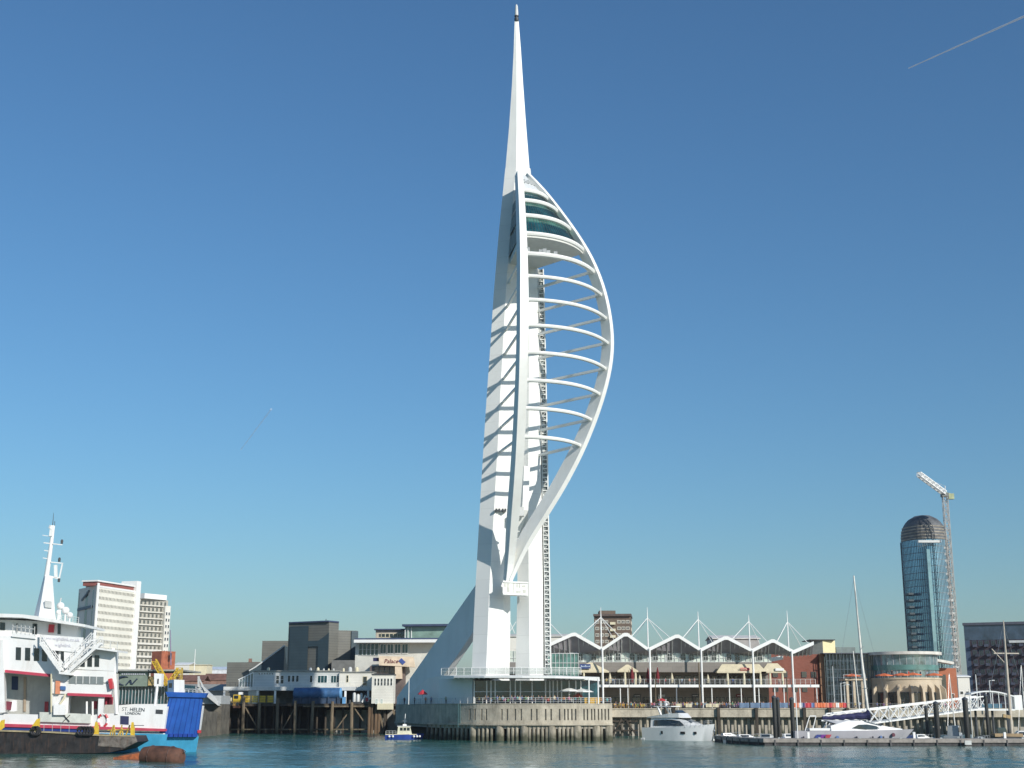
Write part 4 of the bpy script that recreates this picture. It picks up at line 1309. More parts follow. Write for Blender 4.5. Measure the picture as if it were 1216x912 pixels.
arc = [W(148 + 8.5 * math.cos(t_), 808.5 - 5 * math.sin(t_), 328.35) for t_ in [R(q) for q in range(60, 270, 12)]]
b.tube(arc, [.08 + .28 * math.sin(math.pi * i / (len(arc) - 1)) for i in range(len(arc))], 6)
b.bar(W(150, 813, 328.35), W(155, 807.5, 328.35), .3); b.bar(W(155, 807.5, 328.35), W(156, 812.5, 328.35), .3); b.bar(W(157, 812.5, 328.35), W(163, 806, 328.35), .28)
b.build('emblem', M('emblem_ink', (.015, .03, .06)), tp)
b = MB()
for i in range(11): p = W(144.5 + i * 2.6, 800.8, 328.4); b.box(p.x, p.x + .36, 328.3, 328.45, p.z - .12, p.z + .22)
b.build('lettering', M('sign_grey', (.42, .44, .48)), tp)
block(tm, 'gold_board', quad(174, 328.5, 183, 328.5, .6), ZP(814, 328), ZP(803, 328), M('gold_board', (.5, .36, .14), var=.35, scale=2))

# far low roofs and sheds on the left skyline
def shed(name, px0, px1, py_t, Y, depth, wall, roof, label, cat='house', gable=2.0, py_b=None):
    pl = quad(px0, Y, px1, Y, depth)
    t_ = thing(name, label, cat, ((pl[0].x + pl[1].x) / 2, Y, ZQ), None)
    zt_ = ZP(py_t, Y)
    ze = zt_ - gable
    block(t_, 'wall', pl, ZQ - 1, ze, wall)
    x0, x1 = pl[0].x - .4, pl[1].x + .4
    b = MB(); b.extr([(x0, Y - .5, ze), (x0, Y + depth / 2, zt_), (x0, Y + depth + .5, ze), (x0, Y + depth + .5, ze - .2), (x0, Y + depth / 2, zt_ - .3), (x0, Y - .5, ze - .25)], (x1 - x0, 0, 0))
    b.build('roof', roof, t_)
    n = max(2, int((x1 - x0) / 5))
    if ze - ZQ > 2.6: windows(t_, pl[0], pl[1], [ZQ + max(.5, (ze - ZQ) * .45)], n, 1.3, 1.2, WHITE, GL_DARK, 1, 1, fr=.12)
    return t_
REDROOF = M('red_tiles', (.20, .105, .075), var=.3, scale=.6)
SLATE = M('slate_roof', (.12, .12, .13), var=.25, scale=.6)
shed('white_warehouse', 204, 222, 786, 800, 20, OFFW, WHITE, 'long white warehouse low on the skyline right of the red cabin', 'warehouse', 1.5)
shed('cream_block', 222, 243, 788.5, 760, 14, CREAMW, CREAMW, 'small cream flat block with dark box on its roof', 'building', .4)
shed('pale_shed', 241, 268, 791, 820, 24, M('pale_wall', (.62, .64, .66)), M('pale_blue_roof', (.55, .62, .70)), 'pale blue roofed shed low on the skyline', 'shed', 1.8)
shed('brick_terrace', 205, 240, 801, 600, 12, M('brick_far', (.26, .15, .11), var=.25), REDROOF, 'row of red tiled houses nearer the yellow crane', 'houses', 2.6)
shed('brick_house', 240, 270, 799.5, 640, 12, M('brick_far', (.26, .15, .11), var=.25), REDROOF, 'red tiled house beside the lowest grey box', 'house', 3)
shed('stone_shed', 206, 262, 812, 470, 14, M('stone_far', (.32, .30, .24), var=.2), M('lead_roof', (.30, .30, .27), var=.15), 'long stone shed with grey roof behind the timber pier', 'shed', 2.2)
shed('slate_house', 268, 300, 797, 520, 10, M('brick_far', (.26, .15, .11), var=.25), SLATE, 'slate roofed house half hidden by the low grey box', 'house', 3)
ch = thing('brick_chimney', 'brick chimney on flat roof left of the tall grey box', 'chimney', (XP(294, 500), 500, ZQ))
b = MB(); b.box(XP(292.5, 500), XP(295.5, 500), 500, 502, ZQ, ZP(782, 500)); b.build('stack', M('brick_far', (.26, .15, .11)), ch)
b = MB(); b.box(XP(292, 500), XP(312, 500), 500.5, 508, ZQ, ZP(786, 500)); b.build('base', M('brick_far', (.26, .15, .11)), ch)
post(230, 771, 720, ZQ, 'thin white flagpole on the far skyline', WHITE, .22, name='flag_pole', cat='flagpole')
post(139.5, 806, 331.9, 4, 'white post beside the sign panel of the terminal', WHITE, .1, name='flag_pole', cat='pole')

# --- brick cinema block, right of the gull wing roof
Yk = 385
kb = thing('brick_block', 'dark red brick block with cream rooftop box beside gull wing pavilion', 'building', (XP(945, Yk), Yk, ZQ))
BR_RED = BRICK('red_brick', (.19, .055, .035), (.23, .075, .05), (.16, .09, .07), 1, .8, .3)
block(kb, 'wall', quad(902, Yk, 976, Yk + 6, 22), ZQ, ZP(776, Yk), BR_RED)
block(kb, 'brick_pier', quad(976.2, Yk + 5, 982, Yk + 5, 8), ZQ, ZP(775.5, Yk), BRICK('buff_brick', (.33, .17, .09), (.36, .2, .11), (.2, .14, .1), 1, .8, .3))
block(kb, 'roof_box', quad(967, Yk + 8, 981, Yk + 6, 8), ZP(778, Yk), ZP(760.5, Yk + 7), M('grey_box', (.33, .34, .30)))
block(kb, 'cream_box', quad(981.2, Yk + 6, 996, Yk + 7, 8), ZP(776, Yk), ZP(760.8, Yk + 7), M('cream_box', (.75, .66, .38), var=.05))
b = MB(); b.prism([(p.x, p.y) for p in quad(966, Yk + 5.5, 996.5, Yk + 5.5, 11)], ZP(760.5, Yk + 7) + .003, ZP(759.5, Yk + 7)); b.build('roof_edge', DGREY, kb)
windows(kb, (XP(905, Yk), Yk), (XP(974, Yk + 5.6), Yk + 5.6), [ZQ + 5, ZQ + 9], 6, 1.6, 1.6, DGREY, GL_DARK, 1, 1, fr=.1, skip=((0, 5), (1, 0), (1, 3)))
# dark glass block between the brick and the rotunda
gk = thing('dark_glass_block', 'dark blue glazed block between the brick block and the round restaurant', 'building', (XP(1000, Yk), Yk, ZQ))
block(gk, 'wall', quad(982.5, Yk + 4, 1040, Yk + 2, 20), ZQ, ZP(776, Yk), GLASS('curtain_glass', (.035, .06, .075), rough=.1, var=.6, scale=.5))
b = MB()
for i in range(15): x = XP(983, Yk + 3) + i * .98; b.box(x - .06, x + .06, Yk + 1.6, Yk + 1.9, ZQ, ZP(776, Yk))
for i in range(6): z = ZQ + 2 + i * 2.3; b.box(XP(983, Yk + 3), XP(1036, Yk + 3), Yk + 1.62, Yk + 1.88, z - .07, z + .07)
b.build('mullion', M('mullion_blue', (.09, .12, .14)), gk)
block(gk, 'roof_storey', quad(997, Yk + 8, 1020, Yk + 8, 10), ZP(776, Yk) + .003, ZP(768.5, Yk + 8), M('teal_grey', (.17, .21, .20)))
b = MB(); b.prism([(p.x, p.y) for p in quad(981, Yk + 1.4, 1046, Yk + 1.0, 20)], ZP(776, Yk) + .01, ZP(775, Yk)); b.build('roof_edge', M('slate_edge', (.08, .085, .11)), gk)

# --- round restaurant: glass drum above a stone drum
rc = (XP(1077, 388), 388.0)
rt = thing('round_restaurant', 'round two storey restaurant, glass drum over a beige stone drum', 'restaurant', (rc[0], rc[1], ZQ))
STONE = M('beige_stone', (.52, .43, .31), var=.12, scale=.5, bump=.1)
r1, r2 = (XP(1118, 380) - XP(1033, 380)) / 2, (XP(1118, 380) - XP(1020, 380)) / 2
zs0, zs1, zs2, zs3 = ZQ, ZP(806.5, 376), ZP(795, 376), ZP(776.5, 376)
def ring(r, n=64, a0=0, a1=360): return [(rc[0] + r * math.cos(R(a0 + (a1 - a0) * i / n)), rc[1] + r * math.sin(R(a0 + (a1 - a0) * i / n))) for i in range(n + (0 if a1 - a0 == 360 else 1))]
MB().prism(ring(r1), zs0, zs1).build('stone_drum', STONE, rt, smooth=True)
MB().prism(ring(r1 * .93), zs1 + .003, zs3).build('glass_drum', GLASS('drum_glass', (.22, .30, .32), rough=.08, var=.5, scale=.22, metal=.4), rt, smooth=True)
b = MB()
for i in range(0, 64, 2):
    p = ring(r1 * .932)[i]; b.box(p[0] - .05, p[0] + .05, p[1] - .05, p[1] + .05, zs1, zs3)
b.build('mullion', GREYP, rt)
MB().prism(ring(r1 * .96), zs2, zs2 + 1.4).build('spandrel', GLASS('spandrel_teal', (.10, .22, .20), rough=.2, var=.2), rt, smooth=True)
MB().prism(ring(r1 * 1.06), zs3 + .003, zs3 + .8).build('roof', M('roof_pale', (.60, .58, .52)), rt, smooth=True)
MB().prism(ring(r1 * 1.02), zs1 + .01, zs1 + .5).build('parapet', STONE, rt, smooth=True)
for a_ in (203, 224, 244, 263, 279, 293, 308, 326):
    p = (rc[0] + (r1 + .55) * math.cos(R(a_)), rc[1] + (r1 + .55) * math.sin(R(a_)))
    u_ = Vector((math.cos(R(a_)), math.sin(R(a_)), 0)); v_ = Vector((-u_.y, u_.x, 0)) * .32; c_ = Vector((rc[0], rc[1], 0)) + u_ * (r1 - .1)
    MB().extr([c_ - v_ + Vector((0, 0, zs0)), c_ - v_ + u_ * 1.9 + Vector((0, 0, zs0)), c_ - v_ + u_ * 1.5 + Vector((0, 0, zs1 - 2.6)), c_ - v_ + Vector((0, 0, zs1 - 1.2))], v_ * 2).build('buttress', STONE, rt)
    a2 = R(a_ + 7.5); p = Vector((rc[0] + (r1 - .3) * math.cos(a2), rc[1] + (r1 - .3) * math.sin(a2)))
    tdir = Vector((-math.sin(a2), math.cos(a2)))
    windows(rt, p - tdir * 2, p + tdir * 2, [zs0 + .2], 1, 2.6, 4.6, DGREY, GL_DARK, 2, 2, fr=.2, out=.42)
b = MB(); a_ = [W(1100, 780, 380), W(1133, 786, 392), W(1133, 789, 392), W(1100, 783, 380)]
b.extr(a_, (0, 4, 0)); b.build('lean_to_roof', M('roof_pale', (.60, .58, .52)), rt)
BR_OR = BRICK('orange_brick', (.36, .115, .055), (.40, .14, .07), (.25, .12, .08), 1, .8, .3)
ow = thing('brick_gatehouse', 'orange brick block between the round restaurant and tall glass tower', 'building', (XP(1125, 392), 392, ZQ))
block(ow, 'wall', quad(1103, 392, 1139, 396, 14), ZQ, ZP(793, 392), BR_OR)
block(ow, 'glazed_bay', quad(1112, 391, 1126, 391.6, 2), ZQ, ZP(801, 391), GL_DARK)
windows(ow, (XP(1127, 394.6), 394.6), (XP(1138, 396), 396), [ZQ + 3], 1, 1.4, 1.6, WHITE, GL_DARK)
up = [(1014, 802, 'orange parasol at the left on the glass block terrace'), (1052.5, 801.5, 'orange parasol left on the round restaurant terrace'), (1073, 801, 'orange parasol near the middle of the round restaurant terrace'), (1087, 800.5, 'orange parasol right of the middle on the round restaurant terrace'), (1112, 801, 'orange parasol at the right end of round restaurant terrace')]
for px, py, lb in up:
    open_parasol(px, py - 2, 371.5, zs1 + .1, ORANGE, lb, 'orange parasols at the round restaurant', r=2.4, rise=.55)
ub = thing('terrace_balcony', 'dark framed raised terrace carrying the left orange parasol', 'terrace', (XP(1014, 372), 372, ZQ))
b = MB(); b.box(XP(1004, 372), XP(1030, 372), 370.5, 377, zs1 - .4, zs1); b.build('slab', STONE, ub)
for px in (1008, 1016, 1026): MB().box(XP(px, 371) - .3, XP(px, 371) + .3, 371, 371.6, ZQ, zs1 - .4).build('pillar', STONE, ub)
railing(ub, [(XP(1004, 370.6), 370.6, zs1), (XP(1030, 370.6), 370.6, zs1)], 1.1)

# --- tall glass residential tower under construction
Yl = 560
lt = thing('glass_tower', 'tall blue glass tower with rounded dark dome top under construction', 'skyscraper', (XP(1106, 575), 575, ZQ))
def lring(z, k=1.0):
    # plan: rounded lozenge, long curved glass front and a flatter right flank
    ct = Vector((XP(1113.5, 572), 574))
    out = []
    for i in range(36):
        a = 2 * math.pi * i / 36
        x, y = math.cos(a), math.sin(a)
        r = 1 / ((abs(x) ** 2.6 + abs(y) ** 2.6) ** (1 / 2.6))
        p = Vector((x * r * 8.5, y * r * 9.8))
        p.rotate(Matrix.Rotation(R(24), 2))
        out.append((ct.x + p.x * k, ct.y + p.y * k, z))
    return out
zr_, zt_ = ZP(632, 565), ZP(611.5, 570)
LG = GLASS('tower_glass', (.29, .46, .55), rough=.08, var=.25, scale=.08, metal=.6)
MB().loft([lring(ZQ), lring(zr_ - 3)]).build('glass_shaft', LG, lt, smooth=False)
nfl = 25
for i in range(1, nfl):
    z = ZQ + (zr_ - 3 - ZQ) * i / nfl
    MB().loft([lring(z - .14, 1.006), lring(z + .14, 1.006)]).build('floor_band', M('floor_band', (.20, .26, .29)), lt)
b = MB()
L0 = lring(0, 1.007)
for i in range(36):
    for f_ in (0, .5):
        p = Vector(L0[i]).lerp(Vector(L0[(i + 1) % 36]), f_); b.box(p.x - .07, p.x + .07, p.y - .07, p.y + .07, ZQ, zr_ - 3)
b.build('mullion', M('mullion_blue', (.09, .12, .14)), lt)
# the dome: dark ribs over unfinished floors, cut away slanting to the front right
b = MB()
rings = []
for i in range(9):
    t_ = i / 8
    k = math.sqrt(max(0.0, 1 - (t_ * .95) ** 2.6))
    rings.append(lring(zr_ - 3 + (zt_ - zr_ + 3) * t_, k * .97))
b.loft(rings); b.build('dome', M('dome_frame', (.11, .115, .12), rough=.6, var=.35, scale=.5), lt, smooth=False)
b = MB()
for i in range(5):
    z = zr_ - 2.6 + i * 1.3
    k = math.sqrt(max(0, 1 - ((z - zr_ + 3) / (zt_ - zr_ + 3) * .95) ** 2.6)) * .985
    b.loft([lring(z, k), lring(z + .5, k)])
b.build('floor_slab', M('raw_concrete', (.30, .27, .22), var=.35, scale=.4), lt)
b = MB(); p = W(1100, 643, 560); b.box(W(1090, 640, 560).x, W(1117, 640, 560).x, 559.4, 561.5, p.z - .5, p.z + .5); b.build('cradle_beam', LGREY, lt)
# glazed bright fin and stepped balconies down the right flank
b = MB(); b.box(XP(1113, 561.5), XP(1117, 561.5), 560.2, 563.5, ZQ, ZP(652, 560)); b.build('glass_fin', GLASS('fin_glass', (.25, .40, .42), rough=.1, var=.15, metal=.3), lt)
for i in range(24):
    z = ZQ + 3 + i * 2.75
    xo = 1.7 * min(1, max(0, (20 - i) / 7))
    p = Vector((XP(1133, 569), 569))
    MB().box(p.x - 1.2, p.x + 1.0 + xo, 566, 574, z, z + .9).build('balcony', LGREY if i % 2 else GREYP, lt)
for i in range(17):
    z = ZQ + 3 + i * 2.75
    x = XP(1083.5, 572) + 1.2
    MB().box(x - 1.2, x + .9, 566, 573, z, z + .8).build('balcony', M('balcony_dark', (.05, .07, .08)), lt)

crn = thing('tower_crane', 'white lattice tower crane with raised jib beside the glass tower', 'crane', (XP(1141, 558), 558, ZQ))
b = MB(); pt = Vector((XP(1141, 558), 558, ZQ)); pt2 = Vector((pt.x + .2, 558, ZP(590, 558)))
lattice(b, pt, pt2, 1.9, 44, .11); b.build('mast', M('crane_cream', (.40, .37, .33), var=.2), crn)
b = MB(); b.box(pt2.x - 1.4, pt2.x + 1.4, 556.8, 559.4, pt2.z, pt2.z + 1.6); b.build('slewing_ring', M('crane_dark', (.16, .17, .16)), crn)
jt = W(1091, 563, 545)
b = MB(); jb = pt2 + Vector((0, 0, 1.6)); lattice(b, jb, jt, 1.7, 14, .16); b.build('jib', WHITE, crn)
b = MB(); b.bar(jb, jb + Vector((2.6, 0, -.8)), 1.0); b.box(jb.x + 1.4, jb.x + 3.6, 557, 559, jb.z - 2.6, jb.z - .3); b.build('counterweight', M('counterweight', (.36, .40, .22), var=.2), crn)
b = MB(); b.tube([jb + Vector((.5, 0, 3)), jb.lerp(jt, .6) + Vector((0, 0, .8))], .06, 5); b.bar(jb, jb + Vector((.5, 0, 3)), .3); b.build('pendant_line', LGREY, crn)

# --- dark apartment block at the right edge
Ya = 480
ab = thing('dark_apartment_block', 'long dark brick apartment block with blue end and seven storeys', 'apartments', (XP(1190, Ya), Ya, ZQ))
DB = BRICK('dark_brick', (.048, .034, .044), (.056, .040, .050), (.045, .037, .046), 1, .8, .3)
pl = quad(1152, Ya + 4, 1260, Ya - 8, 22)
zt = ZP(742, Ya)
block(ab, 'wall', pl, ZQ, zt, DB)
d_ = pl[1] - pl[0]; n_ = Vector((d_.y, -d_.x)).normalized()
a = pl[0] + n_ * .06; c = pl[0] + d_ * .055 + n_ * .06
MB().prism([a, c, c - n_ * .2, a - n_ * .2], ZQ, zt - .01).build('blue_corner', M('slate_blue', (.05, .08, .13)), ab)
a = pl[0] - d_ * .01 + n_ * .6; c = pl[1] + n_ * .6
MB().prism([a, c, c - n_ * 24, a - n_ * 24], zt + .003, zt + .9).build('roof', M('slate_edge', (.08, .085, .11)), ab)
MB().prism([pl[0] + n_ * .1, pl[1] + n_ * .1, pl[1] - n_ * .1, pl[0] - n_ * .1], zt - 5.2, zt - .1).build('top_storey', GLASS('attic_glass', (.05, .075, .11), rough=.2, var=.3), ab)
zs = [ZQ + 2.2 + i * 3.3 for i in range(7)]
windows(ab, pl[0] + d_ * .07, pl[1], zs, 13, 1.5, 1.9, M('frame_slate', (.075, .085, .12)), GL_DARK, 2, 1, fr=.12)
for i, z in enumerate(zs):
    for j in range(7):
        t_ = .09 + .13 * j + (.02 if i % 2 else 0)
        a = pl[0] + d_ * t_ + n_ * 1.4; c = pl[0] + d_ * (t_ + .045) + n_ * 1.4
        MB().prism([a, c, c - n_ * 1.38, a - n_ * 1.38], z - .4, z + .55).build('balcony', M('balcony_slate', (.06, .068, .10), var=.5), ab)
MB().prism([pl[0] + d_ * .5 + n_ * 1.0, pl[1] + n_ * 1.0, pl[1] - n_ * .1, pl[0] + d_ * .5 - n_ * .1], zt - 6.4, zt - 5.6).build('attic_ledge', LGREY, ab)
shed('white_kiosk', 1140, 1154, 801, 470, 8, OFFW, WHITE, 'small white roofed kiosk left of the dark apartment block', 'kiosk', .6)
shed('white_shop', 600, 690, 751, 400, 16, OFFW, M('roof_pale', (.60, .58, .52)), 'pale flat roofed hall showing above the gull wing roof near the tower', 'hall', 1.0)
shed('roof_hall', 850, 905, 753, 410, 14, M('hall_wall', (.36, .35, .33)), M('hall_roof', (.62, .60, .56)), 'grey hall with a pale roof behind the right of the gull wing roof', 'hall', 1.2)
# ================================================================== TIMBER PIER AND ITS BUILDINGS
bq = thing('ferry_berth', 'dark concrete ferry berth behind the ship ramp', 'berth', (XP(172, 334), 334, 0))
b = MB(); b.box(XP(110, 320), XP(228, 320), 320, 348, -2, ZQ - .4); b.build('deck', CONCD, bq)

YP = 380.0
ZD = ZP(835.5, YP)      # pier deck
pier = thing('timber_pier', 'long dark timber pier on weathered piles with braces', 'pier', (XP(350, YP), YP, 0))
b = MB(); b.box(XP(236, YP), XP(470, YP), YP, YP + 22, ZD - .7, ZD); b.build('deck', WOODD, pier)
b = MB(); b.box(XP(360, YP), XP(446, YP), YP - .3, YP, ZD - .95, ZD - .55); b.box(XP(240, YP), XP(446, YP), YP - .28, YP, .9, 1.25); b.build('waling', WOOD, pier)
random.seed(5)
PX = [249, 269, 289.5, 308.5, 330, 351, 372, 395, 418]
TOPS = [828, 831, 827, 834, 829, 832, 832.5, 833, 834]
for px, pt in zip(PX, TOPS):
    x = XP(px, YP); l = random.uniform(-.25, .25)
    MB().tube([(x + l, YP - .9, -3), (x, YP - .8, ZP(pt, YP) )], [.48, .42], 9).build('pile', WOOD, pier, smooth=True)
for px in [239 + i * 10.4 for i in range(22)]:
    x = XP(px, YP)
    MB().tube([(x, YP + 4, -3), (x, YP + 4, ZD - .7)], .3, 8).build('rear_pile', WOODD, pier, smooth=True)
for i, (pa, pb) in enumerate(((240, 262), (291, 308), (398, 418), (420, 440), (335, 350))):
    za, zb_ = (.6, ZD - 1) if i % 2 == 0 else (ZD - 1, .8)
    MB().bar((XP(pa, YP), YP + .5, za), (XP(pb, YP), YP + .5, zb_), .3).build('brace', WOOD, pier)
b = MB(); b.box(XP(236, YP), XP(470, YP), YP + 10, YP + 10.4, -2, ZD - .7); b.build('shade_sheet', M('pier_shade', (.028, .025, .022), rough=1, var=.5), pier)  # near-black sheet painted as the shade beneath the pier deck
for px in (438.5, 442, 446.5, 450):
    x = XP(px, YP - 1)
    MB().tube([(x, YP - 1.2, -3), (x + .1, YP - 1.2, ZD + .25)], .42, 9).build('dolphin_pile', M('brown_timber', (.17, .11, .065), var=.4, scale=1.2, stretch=(1, 1, .15), rough=.95), pier, smooth=True)
MB().bar((XP(449, YP), YP - 1.0, ZD - 1), (XP(457, YP), YP - 1.0, 1.0), .5).build('raker', WOOD, pier)
MB().bar((XP(465, YP), YP - .5, ZD - .2), (XP(473, YP), YP - .5, 2.2), .5).build('raker', WOOD, pier)
MB().tube([(XP(457.5, YP), YP - 1.3, -3), (XP(457.5, YP), YP - 1.3, ZD + .9)], .36, 9).build('fender_pile', WOODD, pier, smooth=True)

# white clapboard pier building over an open veranda
pb = thing('pier_building', 'long white clapboard upper floor over an open veranda on the timber pier', 'building', (XP(340, YP + 8), YP + 8, ZD))
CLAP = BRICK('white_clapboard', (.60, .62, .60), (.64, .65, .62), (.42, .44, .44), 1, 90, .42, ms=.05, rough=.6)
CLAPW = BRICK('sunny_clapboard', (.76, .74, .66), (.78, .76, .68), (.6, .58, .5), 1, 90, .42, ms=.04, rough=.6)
Yv = YP + 4
zv0, zv1, zv2 = ZP(820, Yv), ZP(815.5, Yv), ZP(797.5, Yv + 3)
b = MB(); b.box(XP(265, Yv), XP(446, Yv), Yv - 1, Yv + 12, zv0, zv1); b.build('floor', LGREY, pb)
b = MB(); b.box(XP(298, Yv), XP(401, Yv), Yv + 2, Yv + 11, zv1 + .003, zv2); b.build('wall', CLAP, pb)
b = MB(); b.box(XP(401.2, Yv), XP(441, Yv), Yv + 1.0, Yv + 10, zv1 + .004, zv2 - .3); b.build('east_wall', CLAPW, pb)
b = MB(); b.box(XP(297, Yv), XP(402, Yv), Yv + 1.5, Yv + 11.5, zv2 + .003, zv2 + .3); b.box(XP(402.3, Yv), XP(442, Yv), Yv + .6, Yv + 10.3, zv2 - .297, zv2 - .02); b.build('roof', M('lead_roof', (.30, .30, .27)), pb)
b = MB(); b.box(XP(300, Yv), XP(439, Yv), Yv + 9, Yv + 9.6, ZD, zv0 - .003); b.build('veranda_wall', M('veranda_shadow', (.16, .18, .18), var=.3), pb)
windows(pb, (XP(338, Yv), Yv + 2), (XP(353, Yv), Yv + 2), [zv1 + 1.3], 3, .9, 1.9, WHITE, GL_DARK, 1, 1, fr=.1)
windows(pb, (XP(364, Yv), Yv + 2), (XP(370, Yv), Yv + 2), [zv1 + 1.2], 1, .9, 2.0, WHITE, GL_DARK, 1, 1, fr=.1)
windows(pb, (XP(374, Yv), Yv + 2), (XP(387, Yv), Yv + 2), [zv1 + 1.0], 1, 2.8, 2.2, WHITE, GL_TEAL, 3, 1, fr=.12)
windows(pb, (XP(390, Yv), Yv + 2), (XP(401, Yv), Yv + 2), [zv1 + 1.0], 1, 2.4, 2.2, WHITE, GL_TEAL, 3, 1, fr=.12)
windows(pb, (XP(303, Yv), Yv + 2), (XP(322, Yv), Yv + 2), [zv2 - .9], 6, .55, .5, WHITE, GL_DARK, 1, 1, fr=.08)
windows(pb, (XP(324, Yv), Yv + 2), (XP(335, Yv), Yv + 2), [zv1 + .8], 2, 1.0, 2.4, WHITE, GL_DARK, 1, 2, fr=.1)
windows(pb, (XP(409, Yv), Yv + 1), (XP(413, Yv), Yv + 1), [zv1 + 1.2], 1, .7, 2.0, CREAMW, GL_DARK, 1, 2, fr=.1)
windows(pb, (XP(428, Yv), Yv + 1), (XP(436, Yv), Yv + 1), [zv1 + .3], 1, 1.3, 2.6, CREAMW, GL_DARK, 1, 1, fr=.12, name='door')
for px in (266, 305.5, 326.5, 352, 381, 410, 437):
    x = XP(px, Yv); MB().box(x - .28, x + .28, Yv - .8, Yv - .3, ZD, zv0 - .002).build('post', WHITE, pb)
railing(pb, [(XP(266, Yv), Yv - .8, zv1), (XP(298, Yv), Yv - .8, zv1)], 1.2, 'railing', DGREY, 1.5)
railing(pb, [(XP(400, Yv), Yv - .8, zv1), (XP(444, Yv), Yv - .8, zv1)], 1.1, 'railing', LGREY, 1.5)
# glazed lean-to at the left end
b = MB()
x0, x1 = XP(281, Yv), XP(297.7, Yv)
b.extr([(x0, Yv + 2, zv1 + .003), (x1, Yv + 2, zv1 + .003), (x1, Yv + 2, zv2 - .4), (x0 + 1.2, Yv + 2, zv2 - 1.5), (x0, Yv + 2, zv2 - 2.2)], (0, 7, 0)); b.build('conservatory', GLASS('cons_glass', (.24, .30, .30), rough=.1), pb)
b = MB()
for i in range(6): x = x0 + (x1 - x0) * i / 5; b.box(x - .08, x + .08, Yv + 1.7, Yv + 1.95, zv1, zv2 - 2.2 + i * .36)
b.bar((x0 - .3, Yv + 1.8, zv2 - 2.3), (x1, Yv + 1.8, zv2 - .25), .25); b.build('frame', WHITE, pb)
for i, (px, s) in enumerate(((313, .5), (364, .45), (373, .5), (380, .3), (386, .3), (392, .3), (404, .35), (412, .6), (420, .6))):
    x = XP(px, Yv); MB().lathe([(s * .9, zv2 + .3 - (.3 if px > 401 else 0)), (s * .9, zv2 + .3 + s), (s * .5, zv2 + .5 + s * 1.4)], (x, Yv + 5, 0), 10).build('roof_vent', LGREY if i % 2 else CREAMW, pb)

# white signal house at the pier end
sh = thing('signal_house', 'tall narrow white signal house with a row of small windows at pier end', 'signal house', (XP(453, 378), 378, ZD))
Ys = 377.0
zt = ZP(801.5, Ys)
b = MB(); b.box(XP(440.8, Ys), XP(466.5, Ys), Ys, Ys + 7, ZD, zt); b.build('wall', CLAPW, sh)
b = MB(); b.box(XP(440.2, Ys), XP(467.1, Ys), Ys - .25, Ys + 7.2, zt + .003, zt + .3); b.build('roof', DGREY, sh)
windows(sh, (XP(443, Ys), Ys), (XP(466, Ys), Ys), [zt - 2.9], 6, .6, 2.0, WHITE, GL_DARK, 1, 2, fr=.07)
windows(sh, (XP(444, Ys), Ys), (XP(456, Ys), Ys), [zt - 7.8], 2, .7, 1.4, WHITE, GL_PALE, 1, 2, fr=.08)
b = MB(); b.box(XP(448, Ys), XP(467, Ys), Ys - .3, Ys + .5, ZD - 1.6, ZD - .002); b.build('base', CREAMW, sh)
railing(sh, [(XP(440.8, Ys), Ys, zt + .3), (XP(466, Ys), Ys, zt + .3)], .9, 'railing', DGREY, 1)

# blue tank wagon, containers and drums on the pier
tk = thing('tank_trailer', 'long blue cylindrical tank with a pale blue end on the pier', 'tank', (XP(375, 383), 382.3, ZD))
zc = ZP(823.5, 382)
b = MB(); xa, xb = XP(347.5, 382), XP(404, 382); b.tube([(xa, 382.3, zc), (xa + .25, 382.3, zc), (xb - .2, 382.3, zc)], [.8, 1.55, 1.55], 16); b.build('tank', M('tank_blue', (.035, .115, .26), var=.25, dirt=.3, dirtcol=(.1, .2, .3)), tk, smooth=True)
b = MB(); b.tube([(xb - .2, 382.3, zc), (xb + .15, 382.3, zc), (xb + .3, 382.3, zc)], [1.56, 1.5, .9], 16); b.build('end_cap', M('tank_end', (.13, .34, .60)), tk, smooth=True)
b = MB(); b.box(xa, xb, 381.4, 383.4, ZD, zc - 1.3)
for i in range(5): b.box(xa + 2 + i * 2.6, xa + 2.4 + i * 2.6, 380.9, 381.4, ZD, zc - .9)
b.build('chassis', M('chassis_blue', (.03, .055, .10), var=.3), tk)
b = MB(); b.bar((xa + 1, 382.3, zc + 1.75), (xb - 2, 382.3, zc + 1.75), .12)
for i in range(9): b.bar((xa + 1 + i * 1.3, 382.3, zc + 1.4), (xa + 1 + i * 1.3, 382.3, zc + 1.8), .1)
b.build('handrail', LGREY, tk)
for i, (px, w_, h_, m_, lb) in enumerate(((408, .9, 1.7, M('tank_end', (.13, .34, .60)), 'pale blue locker beside the end of the blue tank'), (415, .7, 1.0, DGREY, 'dark drum between pale blue locker and steel drums'))):
    x = XP(px, 381)
    b = MB()
    if h_ > 1.2: b.box(x - w_ / 2, x + w_ / 2, 381, 382, ZD, ZD + h_); b.box(x - w_ / 2 - .05, x + w_ / 2 + .05, 380.95, 382.05, ZD + h_ + .003, ZD + h_ + .1)
    else: b.lathe([(w_ / 2, ZD), (w_ / 2, ZD + h_ * .5), (w_ / 2 + .04, ZD + h_ * .52), (w_ / 2, ZD + h_ * .54), (w_ / 2, ZD + h_)], (x, 381.5, 0), 12)
    tag(b.build('locker' if h_ > 1.2 else 'drum', m_), lb, 'locker' if h_ > 1.2 else 'drum')
gen = thing('pump_set', 'grey pump machinery with pipes and upright drums beside signal house', 'pump', (XP(427, 381), 381, ZD))
b = MB(); b.box(XP(418, 381), XP(437, 381), 380.6, 383, ZD, ZD + .5)
b.build('skid', DGREY, gen)
